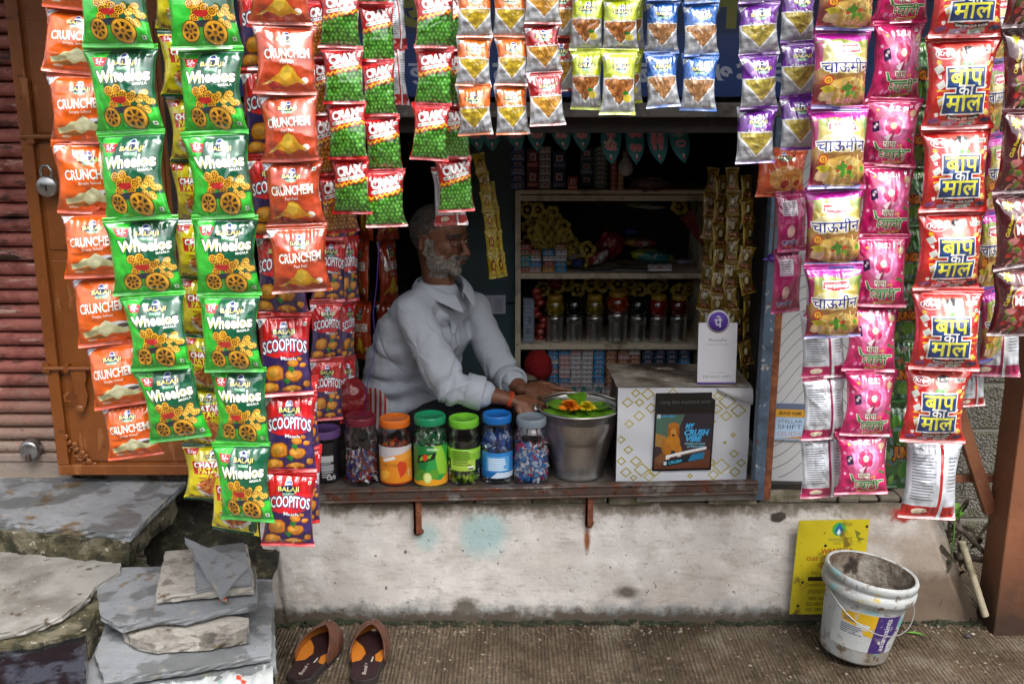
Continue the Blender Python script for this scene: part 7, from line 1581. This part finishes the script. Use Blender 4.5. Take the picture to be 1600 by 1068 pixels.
def hand(bm, W, d, up, side, curl, spread=.12, L=.088):
    """d = direction wrist->knuckles, up = back of the hand, side = towards the thumb"""
    d, up = Vector(d).normalized(), Vector(up).normalized(); sd_ = d.cross(up).normalized() * side; up = sd_.cross(d).normalized() * side if side > 0 else d.cross(sd_).normalized()
    if up.dot(Vector((0, 0, 1))) < 0: up = -up
    M3 = Matrix((d, sd_, up)).transposed()
    ell(bm, W + d * .045, (.052, .040, .015), M3); cap_(bm, W - d * .01, W + d * .03, .025, .027, 12, .7)
    for k, (off, ln) in enumerate(((.030, .92), (.010, 1.0), (-.010, .95), (-.029, .76))):
        b_ = W + d * (.080 - .006 * abs(k - 1)) + sd_ * off; a_ = d; c_ = curl[k]; p = b_; fl = L * ln
        a_ = (Matrix.Rotation(0, 3, up) @ a_ + sd_ * spread * (1.5 - k) * .5).normalized(); r_ = .0092
        ell(bm, b_ - d * .004 + up * .003, (.011, .010, .010), M3)
        for seg, fr in ((0, .45), (1, .30), (2, .25)):
            ax = sd_; a_ = (a_ * math.cos(c_ * (.7 + .3 * seg)) - up * math.sin(c_ * (.7 + .3 * seg))).normalized(); q = p + a_ * fl * fr
            cap_(bm, p, q, r_, r_ * .9, 8); r_ *= .9; p = q
    t0 = W + d * .018 + sd_ * .026; t1 = t0 + (d * .7 + sd_ * .75 - up * .15).normalized() * .036; t2 = t1 + (d * .95 + sd_ * .3 - up * .2).normalized() * .028; t3 = t2 + (d - up * .15).normalized() * .022
    cap_(bm, t0, t1, .014, .0115, 8); cap_(bm, t1, t2, .0115, .010, 8); cap_(bm, t2, t3, .010, .0085, 8)
hand(body, W1 + Vector((.012, 0, -.004)), (.92, .10, -.36), (.2, -.55, .8), 1, (.25, .35, .4, .45))
hand(body, W2 + Vector((.010, -.004, 0)), (.95, -.30, -.08), (.05, -.35, .9), -1, (.08, .15, .22, .3), spread=.25)
bme = remeshed(body, .0029, 5, .5)
person = finish(bme, 'person', skin, None); tag(person, 'seated grey-bearded man in a pale blue shirt looking right', 'person')
V = verts_np(bme); Nn = normals_np(bme); HRi = np.array(HR); Lc = (V - np.array(HC)) @ HRi / HK      # head-local coordinates
# eyes
for s_ in (-1, 1):
    bm = bmesh.new(); ell(bm, h(.0855, s_ * .031, .010), scl((.0118, .0118, .0105)), HR, 16, 10); e = mesh_obj('eye', bm, mat('eye_white', srgb('#8f8478'), rough=.2, coat=1), person, smooth=4)
    bm = bmesh.new(); ell(bm, h(.0935, s_ * .0305, .0095), scl((.0045, .0052, .0052)), HR, 12, 8); mesh_obj('iris', bm, mat('iris_dark', srgb('#140c08'), rough=.1, coat=1), e, smooth=4)
    bm = bmesh.new(); ell(bm, h(.0845, s_ * .031, .0158), scl((.0138, .0145, .0058)), HR, 14, 8); ell(bm, h(.0845, s_ * .031, .0035), scl((.0132, .0142, .0048)), HR, 14, 8); mesh_obj('eyelids', bm, skin, person, smooth=4)
# hair made of many short strands rooted on the head
def strands(name, mask, n, L, wdt, cols, down, parent, seed, lift=.5, jitter=.5):
    idx = np.nonzero(mask)[0]; R = random.Random(seed); bm = bmesh.new(); ms = [mat('strand' + c, srgb(c), rough=.6) for c in cols]
    for k in range(n):
        i = idx[R.randrange(len(idx))]; p = Vector(V[i]) + Vector((R.uniform(-1, 1), R.uniform(-1, 1), R.uniform(-1, 1))) * .0015; nn = Vector(Nn[i])
        dn = HR @ Vector(down(Lc[i])); dd = (dn - nn * dn.dot(nn)).normalized() + nn * lift + Vector((R.uniform(-1, 1), R.uniform(-1, 1), R.uniform(-1, 1))) * jitter; dd.normalize()
        sd_ = dd.cross(nn).normalized() * wdt; l_ = L * R.uniform(.6, 1.3)
        m_ = p + dd * l_ * .55; q = p + dd * l_ + dn * l_ * .15
        f = bm.faces.new([bm.verts.new(x) for x in (p - sd_, p + sd_, m_ + sd_ * .8, q, m_ - sd_ * .8)]); f.material_index = R.randrange(len(ms))
    return mesh_obj(name, bm, ms, parent)
x, y, z = Lc[:, 0], Lc[:, 1], Lc[:, 2]; inhead = (np.abs(x) < .14) & (np.abs(y) < .095) & (z > -.13) & (z < .14)
hairm = inhead & (((z > .060) & (x < .072)) | ((x < .012) & (z > -.01) & (np.abs(y) < .080) & ((x < -.03) | (z > .038))) | ((x < -.055) & (z > -.055))) & ~((x > .04) & (z < .085))
strands('hair', hairm, 14000, .010, .0006, ['#1f1d1b', '#3a3734', '#5c5955', '#6d6a66', '#2a2826'], lambda p: (-.7, 0, -.8), person, 1, .12, .2)
beardm = inhead & (z < -.022) & (z > -.118) & (x > -.005) & ~((x > .088) & (z > -.066) & (z < -.0445) & (np.abs(y) < .021)) & ~((z > -.042) & (x > .06) & (np.abs(y) > .024)) & ~((z > -.034) & (x > .03)) & ~((x > .10) & (z > -.032))
beardm |= inhead & (x < .022) & (x > .002) & (np.abs(y) > .05) & (z < .02) & (z > -.03)
strands('beard', beardm, 13000, .0055, .0006, ['#a8a49e', '#8a867f', '#b8b4ae', '#5e5852', '#6f6a64'], lambda p: (.25, 0, -1), person, 2, .22, .3)
must = inhead & (z < -.032) & (z > -.0455) & (x > .078) & (np.abs(y) < .032) & (x < .112)
strands('moustache', must, 1800, .011, .0008, ['#b4b0aa', '#8f8a83', '#6e6862'], lambda p: (.15, .6 if p[1] > 0 else -.6, -.7), person, 3, .3, .3)
brow = inhead & (z > .028) & (z < .041) & (x > .068) & (np.abs(y) > .010) & (np.abs(y) < .052)
strands('eyebrows', brow, 650, .007, .0006, ['#2a2624', '#55504c', '#3a3532'], lambda p: (-.2, 1 if p[1] > 0 else -1, .1), person, 4, .25, .2)

# shirt
shirt = bmesh.new()
for P_, r_ in ((P0 + Vector((0, 0, .0)), (.150, .190, .12)), (P1, (.152, .182, .13)), (P2, (.138, .186, .135)), (P3 + Vector((0, 0, -.005)), (.104, .165, .085)), (P0.lerp(P1, .5), (.155, .187, .12)), (P1.lerp(P2, .5) - fT * .012, (.150, .184, .12))): ell(shirt, P_, r_, TR, 28, 18)
cap_(shirt, P3 + Vector((0, 0, .03)), S1, .070, .060, 16); cap_(shirt, P3 + Vector((0, 0, .03)), S2, .066, .058, 16); cap_(shirt, P3, neckB + Vector((0, 0, -.015)), .08, .066, 16)
C1, C2 = E1.lerp(W1, .42), E2.lerp(W2, .40)
for S_, E_, C_, k in ((S1, E1, C1, 1.0), (S2, E2, C2, .95)):
    mid = S_.lerp(E_, .55) + Vector((0, 0, -.004)); cap_(shirt, S_, mid, .062 * k, .060 * k, 18); cap_(shirt, mid, E_, .060 * k, .056 * k, 18); cap_(shirt, E_, C_, .056 * k, .046 * k, 18)
    dd = (C_ - E_).normalized(); cap_(shirt, C_ - dd * .012, C_ + dd * .016, .051 * k, .050 * k, 18)
sme = remeshed(shirt, .0048, 6, .55)
Vs = verts_np(sme); Ns = normals_np(sme); D = np.zeros(len(Vs))
def seg_param(P, A, B):
    A, B = np.array(A), np.array(B); d = B - A; t = ((P - A) @ d) / (d @ d); q = A + np.clip(t, 0, 1)[:, None] * d; return t, np.linalg.norm(P - q, axis=1)
for i, (p, nn) in enumerate(zip(Vs, Ns)):
    q = Vector(p); a1 = noise.noise(Vector((q.x * 9 + q.z * 7, q.y * 6, q.z * 11 - q.x * 5))); a2 = noise.noise(Vector((q.x * 22 - q.z * 10, q.y * 14, q.z * 30 + 5)))
    D[i] = .005 * (1 - abs(a1) * 2.6) + .0018 * a2 - .003
# folds gathered across the inner elbows, along the sleeves and from the armpits
for A, B, k in ((S1, E1, 1), (E1, C1, 2), (S2, E2, 1), (E2, C2, 2)):
    t, d = seg_param(Vs, A, B); wgt = np.exp(-(d / .085) ** 4) * ((t > -.1) & (t < 1.1))
    ax = (np.array(B) - np.array(A)); ax = ax / np.linalg.norm(ax); rel = Vs - np.array(A); tw = np.arctan2(rel[:, 2] - (rel @ ax) * ax[2], rel[:, 1])
    L_f = (B - A).length * t
    f_ = np.sin((L_f * (85 if k == 2 else 52) + 1.5 * np.sin(tw * 1.0 + k) + 2.2 * np.sin(L_f * 21)))
    prox = np.exp(-((t - (1 if k == 1 else 0)) / .38) ** 2) + .22
    D += wgt * .0065 * (np.sign(f_) * np.abs(f_) ** .7) * prox
Rf = random.Random(77)
for k in range(60):      # crisp pulled creases laid along the cloth
    i0 = Rf.randrange(len(Vs)); p0 = Vs[i0]; n0 = Ns[i0]; t_ = np.array([Rf.uniform(-.5, 1), Rf.uniform(-.4, .4), Rf.uniform(-1, .1)]); t_ -= n0 * (t_ @ n0); t_ /= np.linalg.norm(t_); b_ = np.cross(n0, t_)
    rel = Vs - p0; al = rel @ t_; ac = rel @ b_ + .25 * al * al / .1; nd = rel @ n0; ln = Rf.uniform(.04, .10); wd = Rf.uniform(.0035, .0065)
    D += Rf.choice([-1, 1]) * .0036 * np.exp(-(al / ln) ** 2 - (ac / wd) ** 2 - (nd / .05) ** 2)
t, d = seg_param(Vs, P0, P3); low = np.exp(-((t - .15) / .3) ** 2) * (d > .08)
D += low * .0055 * np.sin(Vs[:, 2] * 95 + 3 * np.sin(Vs[:, 0] * 11) + 2 * Vs[:, 1] * 9)
armp = np.array(S1 + Vector((.02, .03, -.10))); dv = Vs - armp; rr_ = np.linalg.norm(dv, axis=1); D += .0015 * np.exp(-((rr_ - .10) / .08) ** 2) * np.sin(np.arctan2(dv[:, 2], dv[:, 0]) * 9 + 14 * rr_)
Vn = Vs + Ns * D[:, None]
sme.vertices.foreach_set('co', Vn.ravel()); sme.update()
cottn = mat('shirt_cotton', srgb('#a9b0ba'), rough=.85, layers=[('noise', 6, .5, .7, srgb('#a0a8b6'))], bump=[('noise', 300, .12, (1, 1, 1), .002), ('noise', 14, .25, (1, 1, 1.6), .012)], sss=0)
so_ = finish(sme, 'shirt', cottn, person)
# collar, placket, buttons, rolled cuffs
Nc = h(-.030, 0, -.088); ax = (h(-.022, 0, -.03) - neckB).normalized()
fx = (Vector((.80, -.60, 0)) - ax * Vector((.80, -.60, 0)).dot(ax)).normalized(); rx = ax.cross(fx).normalized()
def collar(u, v):
    th = -PI * .93 + 2 * PI * .93 * u; fr = math.cos(th / 1.0)      # th = +-pi is the opening at the front
    front = max(0, -math.cos(th)); r0_ = .067 + .008 * front; dirv = (-fx * math.cos(th) + rx * math.sin(th)); drop = .034 + .034 * front ** 6
    base = neckB + ax * (.045 - .052 * front ** 1.5) + dirv * r0_
    if v < .4: return base - ax * .03 * (1 - v / .4) + dirv * .002
    k = (v - .4) / .6; return base + dirv * (.006 + .022 * k + .012 * front * k) - ax * (drop * k) + dirv * .004 * math.sin(k * PI)
bm = grid_bm(collar, 60, 10); o = mesh_obj('collar', bm, cottn, person); md = o.modifiers.new('s', 'SOLIDIFY'); md.thickness = .003; o.modifiers.new('ss', 'SUBSURF').render_levels = 1
from mathutils.bvhtree import BVHTree
bv = BVHTree.FromPolygons([tuple(v) for v in Vn], [tuple(p.vertices) for p in sme.polygons])
def on_shirt(p, off=.002):
    l_, n_, i_, d_ = bv.find_nearest(p); return l_ + n_ * off, n_
pl0, pl1 = neckB + fT * .085 + Vector((0, 0, -.03)), P1 + fT * .19 + Vector((0, 0, -.05))
bm = bmesh.new(); rows = []
for k in range(31):
    c_ = pl0.lerp(pl1, k / 30) + fT * .03 * math.sin(PI * k / 30); row = []
    for s_ in (-1, -.9, .9, 1): q, n_ = on_shirt(c_ + rT * .016 * s_, .0035 if abs(s_) < 1 else .0005); row.append(bm.verts.new(q))
    rows.append(row)
for a_, b_ in zip(rows, rows[1:]):
    for i in range(3): bm.faces.new((a_[i], a_[i + 1], b_[i + 1], b_[i])).smooth = True
mesh_obj('placket', bm, cottn, person)
for k in (.05, .28, .52, .76):
    q, n_ = on_shirt(pl0.lerp(pl1, k) + fT * .03 * math.sin(PI * k), .005); bm = bmesh.new(); add_lathe(bm, [(0, .0012), (.0045, .001), (.005, 0)], 12, Matrix.Translation(q) @ n_.to_track_quat('Z', 'Y').to_matrix().to_4x4()); mesh_obj('button', bm, mat('button_grey', srgb('#8a8f98'), rough=.3), person)
for C_, E_, k in ((C1, E1, 1), (C2, E2, .95)):
    dd = (C_ - E_).normalized(); q = dd.to_track_quat('Z', 'Y').to_matrix().to_4x4(); bm = bmesh.new()
    add_lathe(bm, [(.044 * k, -.034), (.0525 * k, -.032), (.0545 * k, -.004), (.0555 * k, .018), (.053 * k, .024), (.046 * k, .022), (.040 * k, .010)], 40, Matrix.Translation(C_) @ q, wob=lambda a_, z_: 1 + .03 * math.sin(a_ * 3 + z_ * 60) + .015 * math.sin(a_ * 9 + z_ * 90)); mesh_obj('rolled_cuff', bm, cottn, person, smooth=4)
# trousers
tr = bmesh.new()
K1, K2 = PY(775, 652, .22), PY(800, 640, .60)
ell(tr, P0 - Vector((0, 0, .05)), (.15, .18, .09), TR); cap_(tr, P0 + rT * .09 - Vector((0, 0, .03)), K1, .088, .066, 16); cap_(tr, P0 - rT * .09 - Vector((0, 0, .03)), K2, .088, .066, 16)
F1 = Vector((P0.x + .10, .50, .47)); F2 = Vector((P0.x + .12, .34, .47)); cap_(tr, K1 - Vector((0, 0, .01)), F1, .058, .045, 14); cap_(tr, K2 - Vector((0, 0, .01)), F2, .058, .045, 14)
tme = remeshed(tr, .008, 5); Vt = verts_np(tme); Nt = normals_np(tme)
Dt = np.array([.008 * noise.noise(Vector((p[0] * 10, p[1] * 8, p[2] * 18))) + .004 * noise.noise(Vector(p) * 28) for p in Vt]); Vt = Vt + Nt * Dt[:, None]; Vt[:, 2] = np.maximum(Vt[:, 2], .4325); tme.vertices.foreach_set('co', Vt.ravel())
finish(tme, 'trousers', mat('black_cotton', srgb('#1b1c22'), rough=.9, bump=[('noise', 30, .3)]), person)
# orange thread on the wrist
dd = (W1 - E1).normalized(); q = dd.to_track_quat('Z', 'Y').to_matrix().to_4x4(); bm = bmesh.new()
for k in range(3): add_tube(bm, [Matrix.Translation(W1 - dd * (.006 - .004 * k)) @ q @ Vector((.0285 * math.cos(a_ * .3491), .026 * math.sin(a_ * .3491), .002 * math.sin(a_ + k))) for a_ in range(19)], .0018, 6)
mesh_obj('wrist_thread', bm, mat('orange_thread', srgb('#b8401a'), rough=.8), person)
